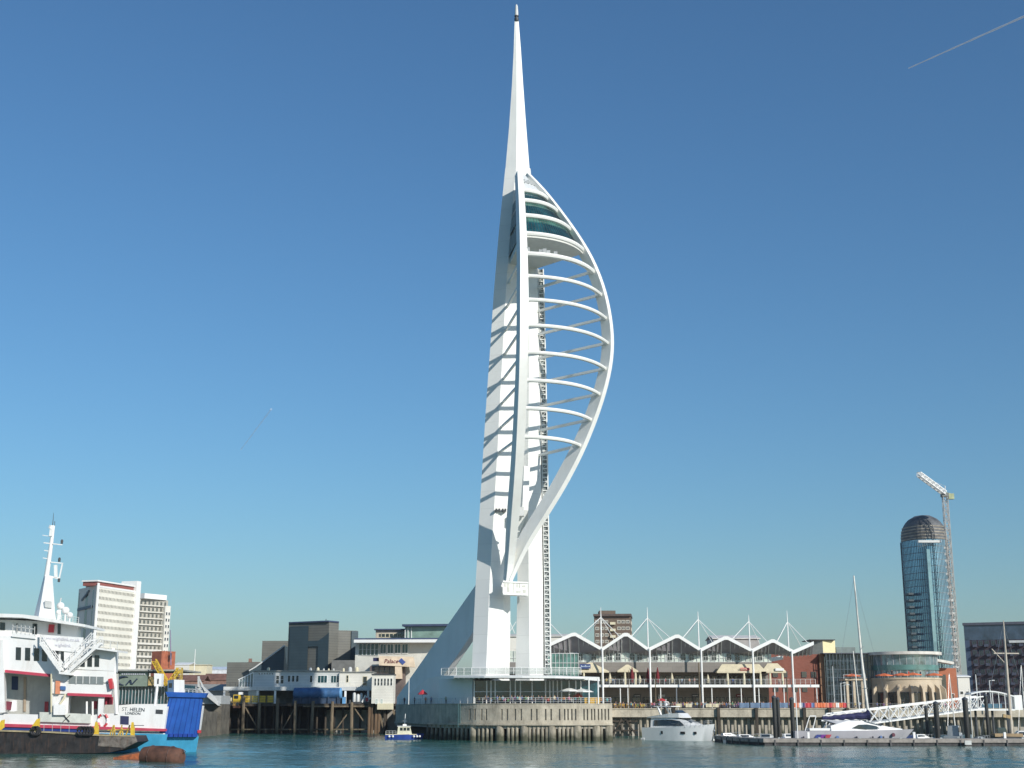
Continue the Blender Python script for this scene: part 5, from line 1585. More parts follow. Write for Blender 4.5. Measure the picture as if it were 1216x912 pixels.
for px, h_, r in ((420, 2.7, .45), (424.5, 2.3, .5), (428.5, 2.6, .35), (433, 1.6, .5)):
    MB().lathe([(r, ZD + .5), (r, ZD + h_), (r * .5, ZD + h_ + .3)], (XP(px, 381), 381.6, 0), 10).build('cylinder', LGREY, gen, smooth=True)
b = MB(); b.tube([W(430, 834, 380.5), W(434, 826, 380.5), W(437, 831, 380.5), W(440, 829, 380.5)], .3, 8); b.build('hose', WHITE, gen)
MB().box(XP(434, 380.4), XP(437, 380.4), 380.2, 380.6, ZD + .6, ZD + 1.6).build('valve', RED, gen)
b = MB(); b.bar(W(424, 819, 384), W(431, 815, 384), .25); b.tube([W(420, 821, 384), W(424, 818.5, 384), W(431, 819, 384), W(436, 824, 384)], .14, 6); b.build('pipe', NAVY, gen)

# yellow road barriers and little forklift on the pier
for i in range(4):
    x0 = XP(289 + i * 9.2, 381.5); x1 = XP(297 + i * 9.2, 381.5)
    t_ = thing('yellow_barrier', ['yellow slatted barrier next to the small yellow lift truck', 'second yellow slatted barrier from the lift truck', 'third yellow slatted barrier from the lift truck', 'yellow slatted barrier farthest right beside a white post'][i], 'barrier', ((x0 + x1) / 2, 381.5, ZD), 'yellow barriers on the pier')
    b = MB()
    for k in range(4): b.box(x0, x1, 381.4, 381.5, ZD + .35 + k * .48, ZD + .68 + k * .48)
    b.build('slat', YELLOW, t_)
    b = MB(); b.box(x0, x0 + .15, 381.3, 381.6, ZD, ZD + 2.2); b.box(x1 - .15, x1, 381.3, 381.6, ZD, ZD + 2.2); b.build('post', M('olive', (.22, .17, .04)), t_)
fk = thing('lift_truck', 'small yellow and white lift truck on the pier edge left of barriers', 'lift truck', (XP(279, 380.5), 380.5, ZD))
x = XP(279, 380.5)
b = MB(); b.box(x - 1.3, x + 1.2, 379.8, 381.4, ZD - .5, ZD + .5); b.build('chassis', M('truck_orange', (.55, .33, .10), var=.3, scale=2), fk)
b = MB(); b.box(x - .5, x + 1.4, 379.9, 381.3, ZD + .51, ZD + 2.4); b.build('cab', YELLOW, fk)
b = MB(); b.box(x + .9, x + 1.9, 379.85, 381.35, ZD + 2.41, ZD + 3.1); b.build('cab_roof', WHITE, fk)
MB().box(x - .3, x + .9, 379.86, 379.895, ZD + 1.3, ZD + 2.2).build('window', GL_DARK, fk)
for dx in (-.9, .8):
    b = MB(); b.tube([(x + dx, 379.6, ZD - .1), (x + dx, 380.0, ZD - .1)], .45, 12); b.build('wheel', DGREY, fk)
b = MB(); b.box(x - .4, x + 1.6, 379.7, 381.4, ZD - 1.2, ZD - .55); b.build('load_pallet', RUST, fk)
MB().box(x - 1.8, x - .9, 379.9, 381.3, ZD + .6, ZD + 1.6).build('counterweight', CREAMW, fk)
# white link span frame left of the pier
lk = thing('linkspan', 'grey link span ramp with sloping white frame beside the pier end', 'ramp', (XP(232, 360), 360, 0))
b = MB(); b.extr([W(232, 816, 360), W(237, 814, 360), W(259, 834, 360), W(259, 838, 360)], (0, 4, 0)); b.bar(W(236, 816, 359.8), W(236, 803, 359.8), .5); b.bar(W(236, 805, 359.7), W(244, 821, 359.7), .35); b.build('frame', LGREY, lk)
b = MB(); b.box(XP(228, 362), XP(262, 362), 362, 374, ZP(836, 362), ZP(826, 362)); b.build('deck', GREYP, lk)
b = MB(); b.box(XP(228, 362), XP(262, 362), 363, 374, -2, ZP(836, 362) - .003); b.build('pier_base', CONCD, lk)

# ------------------------------------------------------------------ little blue pilot launch
def hull(b, L, Wd, H, bow=.25, stern=.85, sheer=.25, mi=0, n=14, keel=.5, flare=.8):
    """boat hull along +x (bow at +L/2), waterline at 0, deck edge at H"""
    rings = []
    for i in range(n + 1):
        t_ = i / n
        x = -L / 2 + L * t_
        w = Wd / 2 * (stern + (1 - stern) * min(1, t_ / .35)) if t_ < .35 else Wd / 2 * (1 - max(0, (t_ - .45) / .55) ** 2.2)
        w = max(w, .04)
        h = H * (1 + sheer * t_ * t_)
        k = flare - .35 * max(0, t_ - .6)
        xb = x - (L * .05 * bow * 4) * max(0, (t_ - .6) / .4) ** 2
        rings.append([(xb, 0, -keel), (xb, -w * k, -.02), (x, -w, h), (x, w, h), (xb, w * k, -.02)])
    b.loft(rings, mi)
    return b
def place(o, loc, rz):
    o.location = Vector(loc); o.rotation_euler = (0, 0, rz)
    return o
pilot = thing('pilot_launch', 'small blue hulled launch with cream wheelhouse moored beside the podium', 'launch', (0, 0, 0))
b = hull(MB(), 10, 3.4, 1.15); b.build('hull', M('launch_blue', (.02, .06, .30), var=.2), pilot, smooth=True)
b = MB(); b.box(-4.9, 3.2, -1.55, 1.55, 1.15, 1.32); b.build('rubbing_strake', CREAMW, pilot)
b = MB(); b.extr([(-1.9, -1.2, 1.33), (1.9, -1.2, 1.33), (1.4, -1.2, 3.2), (-1.7, -1.2, 3.2)], (0, 2.4, 0)); wh = b.build('wheelhouse', M('launch_cream', (.70, .68, .52)), pilot)
for dx in (-1.2, -.3, .6):
    MB().box(dx, dx + .7, -1.26, -1.205, 2.2, 2.95).build('window', GL_DARK, wh)
MB().box(-1.9, 1.6, -1.35, 1.35, 3.21, 3.35).build('roof', WHITE, wh)
b = MB(); b.tube([(0, 0, 3.3), (.1, 0, 6.4)], .09, 6); b.bar((-.5, 0, 4.6), (.6, 0, 4.6), .08); b.box(-.5, .5, -.3, .3, 3.36, 3.8); b.build('mast', WHITE, pilot)
b = MB()
for dx in (-3.9, -3, 2.4, 3.2, 3.9): b.ball((dx, -1.65, .75), .3, 6)
b.build('fender', WHITE, pilot)
railing(pilot, [(-4.8, -1.4, 1.33), (-2.2, -1.5, 1.33)], .8, 'railing', LGREY, .8, 2)
place(pilot, (XP(481, 306.5), 306.5, 0), R(4)); pilot.scale = (.86, .86, .86)
# ================================================================== THE CAR FERRY AT THE LEFT
YS = 216.0
ship = thing('car_ferry', 'white car ferry with red lines, mast and raised blue bow ramp', 'ferry', (XP(90, YS), YS, 0))
def S(px, py, dy=0.0): return W(px, py, YS + dy)
def slab(parent, name, pts, dy, depth, mat, dx=None):
    """outline of the ship's side seen in the photo, given its real distance and thickness"""
    p3 = [S(px, py, dy) for px, py in pts]
    if dx is None: dx = -.235 * depth if depth > 2 else 0.0
    b = MB(); b.extr(p3, (dx, depth, 0)); return b.build(name, mat, parent)
D = (-3.0, 13.0)
slab(ship, 'lower_hull', [(-60, 869.5), (165, 871), (199, 872), (191, 915), (-60, 915)], 0, D[1], LBLUE, D[0])
slab(ship, 'blue_band', [(-60, 862), (110, 864.5), (112, 869.8), (-60, 867.8)], -.15, 4, M('ship_navy', (.02, .05, .22)))
slab(ship, 'lower_hull', [(-60, 867.7), (196, 870.8), (196, 872.2), (-60, 870)], .3, 12, SHIPW)
slab(ship, 'rubbing_strake', [(-60, 857.5), (110, 862.5), (196, 865.5), (196, 868.4), (110, 866), (-60, 861.5)], -.35, 1.2, M('strake_red', (.50, .06, .10), var=.1))
bul = slab(ship, 'bulwark', [(-60, 846), (105, 850), (121, 847.5), (146, 847), (162, 836.5), (199, 839), (195, 865.8), (110, 863), (-60, 858)], 0, .8, SHIPW)
slab(ship, 'far_bulwark', [(-60, 838), (110, 840), (160, 836), (204, 836), (199, 862), (-60, 856)], 12.6, .5, SHIPW)
slab(ship, 'car_deck', [(-60, 852), (196, 858), (196, 860), (-60, 854)], .85, 12, GREYP)
INK = M('ship_ink', (.05, .07, .08))
p = S(162, 844.6, -.02); text_mesh('ship_name', 'ST. HELEN', .80, INK, bul, p + Vector((-.5, -.03, .0)), ry=R(2), depth=.02)
p = S(161.5, 848.6, -.02); text_mesh('home_port', 'LONDON', .55, INK, bul, p + Vector((-.5, -.03, 0)), ry=R(2), depth=.02)
def dark(parent, name, px0, px1, py0, py1, dy, mat=GL_DARK, sl=0.06, dp=.06):
    return slab(parent, name, [(px0, py0), (px1, py0 + (px1 - px0) * sl), (px1 - .3, py1 + (px1 - px0) * sl), (px0 - .3, py1)], dy, dp, mat)
dark(bul, 'fairlead', 185, 193.5, 842.5, 847.5, -.06, DGREY)
dark(bul, 'fairlead', 143, 153, 850, 860, -.06, M('fairlead_blue', (.03, .035, .09)))
b = MB(); c = S(143.8, 843, -.12); 
b = MB(); c = S(122, 855.5, -.1)
b.tube([c + Vector((.75 * math.cos(a), 0, .95 * math.sin(a))) for a in [R(q) for q in range(0, 361, 30)]], .17, 6); b.build('life_ring', SHIPW, ship)
b = MB()
for q0 in (20, 110, 200, 290): b.tube([c + Vector((.75 * math.cos(a), -.01, .95 * math.sin(a))) for a in [R(q) for q in range(q0, q0 + 46, 15)]], .19, 6)
b.build('life_ring_band', RED, ship)
b = MB(); c = S(79, 853, -.62)
for s in (1, -1): b.bar(c + Vector((-.5, 0, -.5 * s)), c + Vector((.5, 0, .5 * s)), .16, .08)
b.build('draught_mark', DARK, bul)
slab(ship, 'deck_locker', [(47, 845.5), (107, 848), (107, 859), (47, 857)], -.5, .45, M('locker_grey', (.62, .64, .58), dirt=.2))

# --- raised bow ramp
rp = slab(ship, 'bow_ramp', [(202, 826), (240.5, 826.5), (234.5, 873.5), (189, 870.5)], 1.2, .7, BLUEP, 0)
slab(rp, 'ramp_head', [(196.5, 821.5), (245.5, 823), (243, 828.5), (199, 827.5)], .9, 1.3, BLUEP)
b = MB()
for i in range(7):
    t_ = (i + .5) / 7
    b.bar(S(202 + 38.5 * t_, 828.5, 1.15), S(189 + 45.5 * t_, 871, 1.15), .05, .05)
b.build('ramp_rib', M('ramp_blue_dark', (.010, .055, .33)), rp)
b = MB()
for i in range(8):
    t_ = (i + .5) / 8; c = S(190 + 44 * t_, 873.2, 1.1); b.box(c.x - .3, c.x + .3, c.y - .3, c.y + .3, c.z - .25, c.z + .25)
b.build('hinge', M('ramp_blue_dark', (.010, .055, .33)), rp)
slab(ship, 'bow_hull', [(190, 872.2), (236, 874.8), (229, 915), (186, 915)], 1.6, 9, LBLUE)
slab(ship, 'ramp_post', [(238.5, 838), (241, 838), (236.5, 870), (234.5, 870)], 2.2, 1, SHIPW)
slab(ship, 'port_light', [(234.5, 867), (238, 867), (238, 870.5), (234.5, 870.5)], 1.0, .6, RED)
wb = slab(ship, 'winch_house', [(206.5, 807), (219, 807.5), (219, 823), (206.5, 822)], 1.4, 3, SHIPW)
slab(ship, 'winch_side', [(199, 808), (206.4, 807), (206.4, 822), (199, 822)], 1.5, 3, M('winch_blue', (.09, .16, .26)))
dark(wb, 'window', 201, 204.5, 811, 816, 1.35)
b = MB()
for px in (219.5, 224, 229, 234, 239): b.bar(S(px, 822.5, 2), S(px, 817.5, 2), .12)
b.bar(S(219, 818, 2), S(240, 819, 2), .12); b.bar(S(219, 820.3, 2), S(240, 821.3, 2), .08); b.build('railing', GREYP, ship)
# floodlight post with white cabinet
b = MB(); b.tube([S(184, 838, 1), S(187, 812, 1)], .22, 8); b.build('lamp_post', SHIPW, ship)
fl_ = slab(ship, 'cabinet', [(183, 799.5), (192, 800), (191.5, 815), (183, 815)], .8, 1.4, SHIPW)
dark(fl_, 'window', 187, 188.6, 806, 812, .72, DGREY)

# --- superstructure
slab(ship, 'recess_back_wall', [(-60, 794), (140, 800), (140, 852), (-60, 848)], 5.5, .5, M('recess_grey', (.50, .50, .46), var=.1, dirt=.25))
a1 = slab(ship, 'side_house', [(-60, 753), (30, 756), (98, 759), (98, 802.5), (64, 801.5), (-60, 795.5)], 0, 11, SHIPW)
a2 = slab(ship, 'forward_house', [(76, 768), (104, 768), (137, 771.5), (136, 797), (76, 794)], -.5, 10, SHIPW)
slab(ship, 'forward_house', [(60, 794.2), (136, 797.2), (134, 811), (60, 808)], -.49, 4, SHIPW)
dark(a2, 'window_strip', 82, 123, 802.5, 811.5, -.58, M('strip_grey', (.20, .23, .23)), sl=.03)
for px in (90, 98, 106, 114): dark(a2, 'mullion', px, px + 1, 803, 812, -.66, LGREY)
slab(ship, 'forward_house', [(60, 808.2), (134, 812.2), (132, 825.4), (60, 823.4)], -.48, 4, SHIPW)
slab(ship, 'red_line', [(80, 822.8), (132, 824.6), (132, 828), (80, 826)], -.62, .5, M('strake_red', (.50, .06, .10)))
slab(ship, 'red_line', [(6, 795.2), (64, 800.8), (64, 804.2), (6, 798.6)], -.14, .5, M('strake_red', (.50, .06, .10)))
col = slab(ship, 'side_column', [(-6, 760), (3.5, 760), (6, 846), (-2, 846)], -.6, 2.5, SHIPW)
slab(ship, 'side_column', [(62, 800), (84, 801), (80, 849), (62, 848)], -.2, 5, SHIPW)
slab(ship, 'side_column', [(117, 827), (124, 827), (122, 850), (116, 850)], -.2, 3, SHIPW)
b = MB(); b.tube([S(134, 770, 0), S(138.5, 848, 0)], .3, 8); b.build('corner_pole', SHIPW, ship)
b = MB(); b.bar(S(131, 806, -.8), S(133, 818, -.8), .8, .5); b.build('lifebuoy_box', RED, ship)
for px in (19, 30, 40.5, 50): dark(a1, 'window', px, px + 6.0, 768.5 + (px - 19) * .05, 783.5 + (px - 19) * .05, -.08)
for px, m_ in ((63.5, GL_DARK), (72.5, GL_DARK)): dark(a1, 'window', px, px + 6, 772, 785, -.08, m_)
for px in (95.5, 104, 112.5): dark(a2, 'window', px, px + 5.4, 778, 791.5, -.58)
dark(ship, 'doorway', 14, 21.5, 803, 819, 5.4, M('doorway_blue', (.03, .05, .12)))
dark(ship, 'doorway', 53, 57.5, 833, 845, 5.4, RED)
dark(ship, 'pillar', 28, 31, 804, 845, 5.3, M('pillar_buff', (.42, .33, .24)))
# recess fittings: brown pole shadows, lockers, raft canisters
b = MB(); c = S(14, 842, 4)
b.tube([S(15, 845, 2), S(15, 832, 2)], .75, 10); b.build('tank', SHIPW, ship, smooth=True)
b = MB(); b.bar(S(10, 843, 1.4), S(11.5, 833, 1.4), .9, .7); b.build('hydrant', M('maroon_paint', (.16, .03, .05)), ship)
slab(ship, 'locker', [(63.5, 836), (77, 836.5), (77, 849), (63.5, 849)], -1.0, 1.5, SHIPW)
slab(ship, 'notice_board', [(66, 808.5), (71, 808.5), (70.5, 824), (65.5, 824)], -.8, .3, M('board_orange', (.66, .26, .14)))
slab(ship, 'notice_board', [(71.5, 814.5), (77.5, 815), (77.5, 819.5), (71.5, 819)], -.8, .25, M('board_blue', (.06, .14, .32)))
b = MB(); b.tube([S(71, 836, -.9), S(76, 829, -.9), S(77.5, 824, -.9)], .18, 8); b.bar(S(61, 800, -.9), S(61, 846, -.9), .18); b.build('davit', CREAMW, ship)
for px in (103, 110): 
    b = MB(); b.tube([S(px, 850, .4), S(px, 833, .4)], .16, 8); b.build('stanchion', SHIPW, ship)
for px, py in ((112.5, 838), (127, 833), (131, 833)):
    b = MB(); c = S(px, py, 2); b.box(c.x - .35, c.x + .35, c.y - .3, c.y + .3, c.z - .5, c.z + .7); b.build('fire_box', M('crimson', (.42, .04, .07)), ship)
# --- bridge
br = slab(ship, 'bridge', [(-60, 735), (15, 736), (42, 737.5), (92, 741), (92, 763), (-60, 757)], 2.2, 8, SHIPW)
slab(ship, 'bridge_roof', [(-60, 726.5), (27, 729.5), (43, 731.5), (101, 741.5), (101, 744.4), (43, 736), (27, 733.5), (-60, 731)], -.6, 12.5, SHIPW, -.6)
for px, w_ in ((38.8, 4), (41.2, 3), (68.5, 3.6), (19, 2)): dark(br, 'window', px, px + w_, 740.5, 753, 2.1)
dark(br, 'window', 0, 6, 739, 748, 2.1); dark(br, 'window', -12, -4, 738, 747, 2.1)
b = MB(); b.bar(S(61.5, 741.5, 1.9), S(60.5, 751, 1.9), .85, .3); b.build('fire_board', RED, br)
slab(ship, 'wing_bulwark', [(14, 750.5), (42, 753.5), (42, 758.8), (14, 756)], -.3, .4, SHIPW)
b = MB()
for px in (15, 20, 25, 30, 35, 41): b.bar(S(px, 752 + (px - 15) * .1, -.3), S(px + .3, 741.5 + (px - 15) * .1, -.3), .1)
b.bar(S(15, 744, -.3), S(41, 747, -.3), .1); b.build('railing', LGREY, ship)
banner = slab(ship, 'front_screen', [(47, 753.5), (98.5, 757), (96, 775), (47, 771)], -.68, .45, SHIPW)
PALEINK = M('pale_lilac_ink', (.58, .57, .64))
p = S(72, 760.5, -.70); text_mesh('web_address', 'www.wightlink.co.uk', .72, PALEINK, banner, p + Vector((0, -.03, 0)), ry=R(4), depth=.02)
p = S(74.5, 768, -.70); text_mesh('lettering', 'wightlink', .72, PALEINK, banner, p + Vector((0, -.03, 0)), ry=R(4), depth=.02)
# --- stairs
def stair(parent, a, c, n, wd=1.1):
    st = MB(); st.bar(a, c, .18, .45); a2, c2 = a + Vector((0, wd, 0)), c + Vector((0, wd, 0)); st.bar(a2, c2, .18, .45)
    for i in range(n):
        q = a.lerp(c, (i + .5) / n); st.box(q.x - .22, q.x + .22, q.y, q.y + wd, q.z - .05, q.z + .05)
    o = st.build('stair', SHIPW, parent)
    h = MB()
    for k in (a, a2):
        d_ = c - a
        h.bar(k + Vector((0, 0, 1.15)), k + d_ + Vector((0, 0, 1.15)), .10); h.bar(k + Vector((0, 0, .7)), k + d_ + Vector((0, 0, .7)), .06)
        for i in range(6): q = k + d_ * (i / 5); h.bar(q, q + Vector((0, 0, 1.15)), .07)
    h.build('handrail', SHIPW, o)
stair(ship, S(48, 763, -2.2), S(72, 797, -2.2), 16)
stair(ship, S(119, 764, -2.2), S(80, 799, -2.2), 16)
stair(ship, S(108, 760, -.9), S(77, 793, -.9), 16)
b = MB(); p, q = S(70, 797.5, -2.3), S(84, 799, -2.3); b.extr([p, q, q - Vector((0, 0, .35)), p - Vector((0, 0, .35))], (0, 2, 0)); b.build('stair_landing', SHIPW, ship)
b = MB(); p, q = S(106, 767.5, -2.3), S(139, 772, -2.3); b.extr([p, q, q - Vector((0, 0, .3)), p - Vector((0, 0, .3))], (0, 6, 0)); b.build('upper_deck', SHIPW, ship)
railing(ship, [S(106, 767, -2.2), S(139, 771.5, -2.2)], 1.2, 'railing', LGREY, .9)
# --- mast with its pylon
b = MB()
lo = [S(40.5, 731, 3), S(46, 732, 1.2), S(66, 737, 1.2), S(62, 736, 5)]
hi = [S(52.3, 683, 3.4), S(53.8, 684, 2.6), S(62.5, 686, 2.6), S(60.5, 685, 4.2)]
b.loft([lo, hi]); py_ = b.build('mast_pylon', SHIPW, ship)
slab(py_, 'pylon_panel', [(53, 713), (61, 714), (61, 722), (53, 721)], 1.25, .3, LGREY)
b = MB(); b.tube([S(55, 686, 3.2), S(60, 652, 3.2), S(63.5, 624, 3.2)], [.42, .34, .26], 10); b.build('mast_pole', SHIPW, ship, smooth=True)
for (x0, y0, x1, y1, w_) in ((50.5, 635.5, 60, 637, .10), (52, 644.5, 74, 647, .16), (52.5, 653.5, 58, 654.5, .14), (51, 662.5, 57, 663.5, .14), (56, 667, 75, 669, .16), (54, 683.5, 71, 687, .3)):
    MB().bar(S(x0, y0, 3), S(x1, y1, 3), w_).build('yard', SHIPW, ship)
b = MB(); b.bar(S(70.5, 686.5, 3), S(74, 670, 3), .2); b.bar(S(66, 671, 3), S(66.5, 686, 3), .45); b.build('radar_frame', SHIPW, ship)
for px, py in ((73.5, 643.5), (70.5, 665), (70, 689)):
    c = S(px, py, 3); MB().lathe([(.2, 0), (.22, .5), (.12, .7)], c - Vector((0, 0, .3)), 8).build('horn', DGREY, ship)
b = MB(); b.tube([S(60, 628, 3), S(61.5, 624, 3)], .4, 8); b.bar(S(60.5, 637, 3), S(62, 624, 3), .5); b.build('mast_head', SHIPW, ship)
b = MB(); b.tube([S(62.5, 624, 3), S(63.8, 609, 3)], [.07, .03], 5); b.tube([S(65, 624, 3), S(65, 619, 3)], .05, 5); b.build('aerial', DGREY, ship)
for px, py, r in ((72, 719.5, .62), (78, 725, .62), (83, 730.5, .5), (69.5, 727, .4)):
    c = S(px, py, 3); b = MB(); b.ball(c, r, 8); b.tube([c - Vector((0, 0, 2.2)), c], .14, 6); b.build('radome', SHIPW, ship, smooth=True)
b = MB(); b.tube([S(70, 723, 3), S(72.5, 710, 3)], .12, 6); b.build('aerial', LGREY, ship)
railing(ship, [S(66, 737.5, 1.5), S(93, 741.5, 1.5)], 1.1, 'railing', LGREY, .8)

# ------------------------------------------------------------------ barge alongside
YBg = 207.0
bg_ = thing('work_barge', 'low dark rust stained work barge with yellow frames alongside the ferry', 'barge', (XP(70, YBg), YBg, 0))
def Bq(px, py, dy=0.): return W(px, py, YBg + dy)
b = MB()
side = [(-40, 866.5), (60, 869.5), (118, 873), (160, 874), (163, 881), (148, 889.5), (130, 893.5), (110, 894.5), (-40, 896)]
b.extr([Bq(*p) for p in side] , (0, 6.5, 0)); b.build('hull', BLACKH, bg_)
b = MB(); b.extr([Bq(118, 873.6, -.1), Bq(161, 874.2, -.1), Bq(163, 881, -.1), Bq(148, 888, -.1), Bq(116, 886, -.1)], (0, .09, 0)); b.build('bow_plating', M('worn_plate', (.16, .14, .12), var=.5, scale=1.2, dirt=.6, dirtcol=(.14, .05, .02)), bg_)
b = MB()
for p, q in zip(side[:4], side[1:4]): b.bar(Bq(p[0], p[1], -.1), Bq(q[0], q[1], -.1), .22, .22)
b.build('gunwale', M('gunwale_buff', (.36, .30, .18), var=.3), bg_)
for px, pt in ((0, 854.5), (42, 853)):
    b = MB()
    b.extr([Bq(px - 1, 869, .1), Bq(px + 4.5, 864, .1), Bq(px + 5, pt, .1), Bq(px + 1.5, pt + 1, .1), Bq(px - 8.5, 869, .1), Bq(px - 10, 869, .1)], (0, .3, 0)); b.build('yellow_frame', YELLOW, bg_)
for px, pt, w_ in ((114, 857, 5), (157, 857.5, 4.2)):
    b = MB(); b.extr([Bq(px - w_ / 2, 874, 0), Bq(px + w_ / 2, 874, 0), Bq(px + w_ / 2, 864, 0), Bq(px + .6, pt, 0), Bq(px - .8, pt, 0), Bq(px - w_ / 2, 865, 0)], (0, .5, 0)); b.build('yellow_frame', YELLOW, bg_)
b = MB()
for i in range(7):
    px = 130 + i * 3.2; b.bar(Bq(px, 874, .3), Bq(px + 5 - (i % 3) * 3, 861 + (i % 2) * 4, .3 + .1 * i), .16)
b.bar(Bq(128, 867, .5), Bq(154, 866, .5), .14); b.build('yellow_frame', M('worn_yellow', (.52, .35, .05), var=.4, scale=3), bg_)
for i, px in enumerate((41, 43.5, 96, 99.5, 103, 106.5)):
    c = Bq(px, 868 + .05 * i, -.4)
    b = MB(); b.tube([c + Vector((.55 * math.cos(a), 0, .55 * math.sin(a))) for a in [R(q) for q in range(0, 361, 40)]], .22, 7); b.build('tyre_fender', DARK, bg_)
b = MB()
for px in (52, 62, 72, 82): b.bar(Bq(px, 870, .4), Bq(px + .3, 860, .4), .06)
b.build('stanchion', GREYP, bg_)
b = MB(); b.bar(Bq(157, 861.5, .2), Bq(171, 861.5, .2), .1); b.build('boom', DGREY, bg_)

# ------------------------------------------------------------------ buoys in front of the bow
c = W(193, 894.5, 176)
buoy = thing('mooring_buoy', 'big rust brown cylindrical mooring buoy lying in the water below the ramp', 'buoy', (c.x, 176, 0))
b = MB(); ax = Vector((2.75, -.9, -.08))
ctr = Vector((c.x, 176, .62))
pr = [(-1.0, .75), (-.94, 1.12), (-.55, 1.3), (0, 1.36), (.5, 1.30), (.9, 1.12), (1.0, .8)]
b.tube([ctr + ax * t_ for t_, _ in pr], [r for _, r in pr], 20); b.build('drum', RUST, buoy, smooth=True)
b = MB()
for t_ in (-.5, .5):
    q = ctr + ax * t_; u = ax.normalized(); s_ = u.cross(Vector((0, 0, 1))).normalized()
    b.tube([q + (s_ * math.cos(a) + Vector((0, 0, 1)) * math.sin(a)) * 1.34 for a in [R(k) for k in range(0, 361, 20)]], .05, 5)
q = ctr + ax * 1.0; b.tube([q + Vector((0, 0, .5)), q + ax.normalized() * .45 + Vector((0, 0, .75)), q + Vector((0, 0, 1.0))], .07, 6)
b.build('band', M('dark_rust', (.09, .05, .04)), buoy)
c = W(158, 891, 186)
ob = thing('sunken_float', 'flat rust orange float awash between the barge bow and the brown buoy', 'float', (c.x, 186, 0))
b = MB(); b.loft([[(c.x - 2.4, 185, -.5), (c.x + 2.6, 185, -.5), (c.x + 2.6, 188, -.5), (c.x - 2.4, 188, -.5)], [(c.x - 2.3, 185.1, .25), (c.x + 2.4, 185.1, 1.0), (c.x + 2.4, 187.8, 1.1), (c.x - 1.6, 187.8, .4)]]); b.build('body', M('orange_rust', (.36, .10, .03), var=.5, scale=1.6, dirt=.5, dirtcol=(.12, .05, .03)), ob)
b = MB(); b.bar((c.x - 1.8, 186, .4), (c.x + 2.2, 186.4, 1.15), .16); b.build('rim', M('dark_rust', (.09, .05, .04)), ob)
# ================================================================== THE MARINA
ZPT = 1.25
pon = thing('marina_pontoon', 'long low floating pontoon with dark fender edge across the right foreground', 'pontoon', (XP(1040, 254), 254, 0))
pp = [(XP(846, 285), 285), (XP(872, 266), 266), (XP(905, 254), 254), (XP(1290, 251), 251), (XP(1290, 255.5), 255.5), (XP(915, 258.5), 258.5), (XP(880, 270), 270), (XP(853, 288), 288)]
MB().prism(pp, .55, ZPT).build('deck', M('pontoon_deck', (.30, .27, .24), var=.25, scale=1), pon)
inn = [(x + (.25 if i < 4 else 0), y + .22) for i, (x, y) in enumerate(pp)]
MB().prism(inn, -.6, .548).build('float', M('pontoon_float', (.055, .05, .052), var=.5, scale=1.2, dirt=.5, dirtcol=(.10, .10, .09)), pon)
b = MB()
for p, q in zip(pp[:4], pp[1:4]):
    n = max(2, int((Vector(q) - Vector(p)).length / 4.1))
    for i in range(n):
        c = Vector(p).lerp(Vector(q), (i + .5) / n)
        MB().box(c.x - .12, c.x + .12, c.y - .1, c.y + .2, -.2, ZPT - .2).build('fender', M('fender_grey', (.09, .085, .085), var=.4), pon)
b = MB()
for p, q in zip(pp[:4], pp[1:4]):
    n = max(2, int((Vector(q) - Vector(p)).length / 7))
    for i in range(n):
        c = Vector(p).lerp(Vector(q), (i + .4) / n); b.box(c.x - .2, c.x + .2, c.y + .2, c.y + .45, ZPT, ZPT + .22)
b.build('cleat', STEEL, pon)
for px in (958, 1083, 1190):
    x = XP(px, 256); MB().box(x - .2, x + .2, 255.6, 256, ZPT, ZPT + 1.1).build('service_post', WHITE, pon)
x = XP(1146, 251.5); MB().box(x - .6, x + .6, 251.2, 251.5, .2, .95).build('fender_panel', LGREY, pon)
# guide piles
for px, pt, r, Y, lb in ((919.5, 829, .50, 262, 'dark pontoon pile nearest the big motor yacht, left of a pair'), (924, 831, .42, 264, 'slimmer dark pile standing right behind the first pontoon pile'), (940.5, 831, .50, 262, 'dark pontoon pile beside the thin white pole'), (1099.5, 841, .40, 268, 'shorter dark pile in front of the gangway truss'), (1111.5, 836, .60, 261, 'thick dark pile between the long speedboat and grey boat'), (1146.5, 831, .62, 261, 'thick dark pile right of the grey cabin boat'), (1171.5, 827, .42, 266, 'slim dark pile beneath the arched gangway shelter')):
    x = XP(px, Y)
    t_ = thing('guide_pile', lb, 'pile', (x, Y, -3), 'dark guide piles of the pontoon')
    r *= .82
    MB().lathe([(r, -3), (r, ZP(pt, Y))], (x, Y, 0), 14).build('shaft', M('pile_dark', (.028, .030, .028), rough=.6, var=.5, scale=.8, stretch=(1, 1, .3), dirt=.5, dirtcol=(.10, .10, .08)), t_, smooth=True)
    MB().lathe([(r + .05, ZP(pt, Y) + .003), (r + .05, ZP(pt, Y) + .25), (.05, ZP(pt, Y) + .55)], (x, Y, 0), 14).build('cap', M('pile_cap', (.06, .07, .085)), t_)
post(946, 822, 256.5, ZPT, 'thin white pole standing on the pontoon', WHITE, .11, name='pontoon_pole', cat='pole')

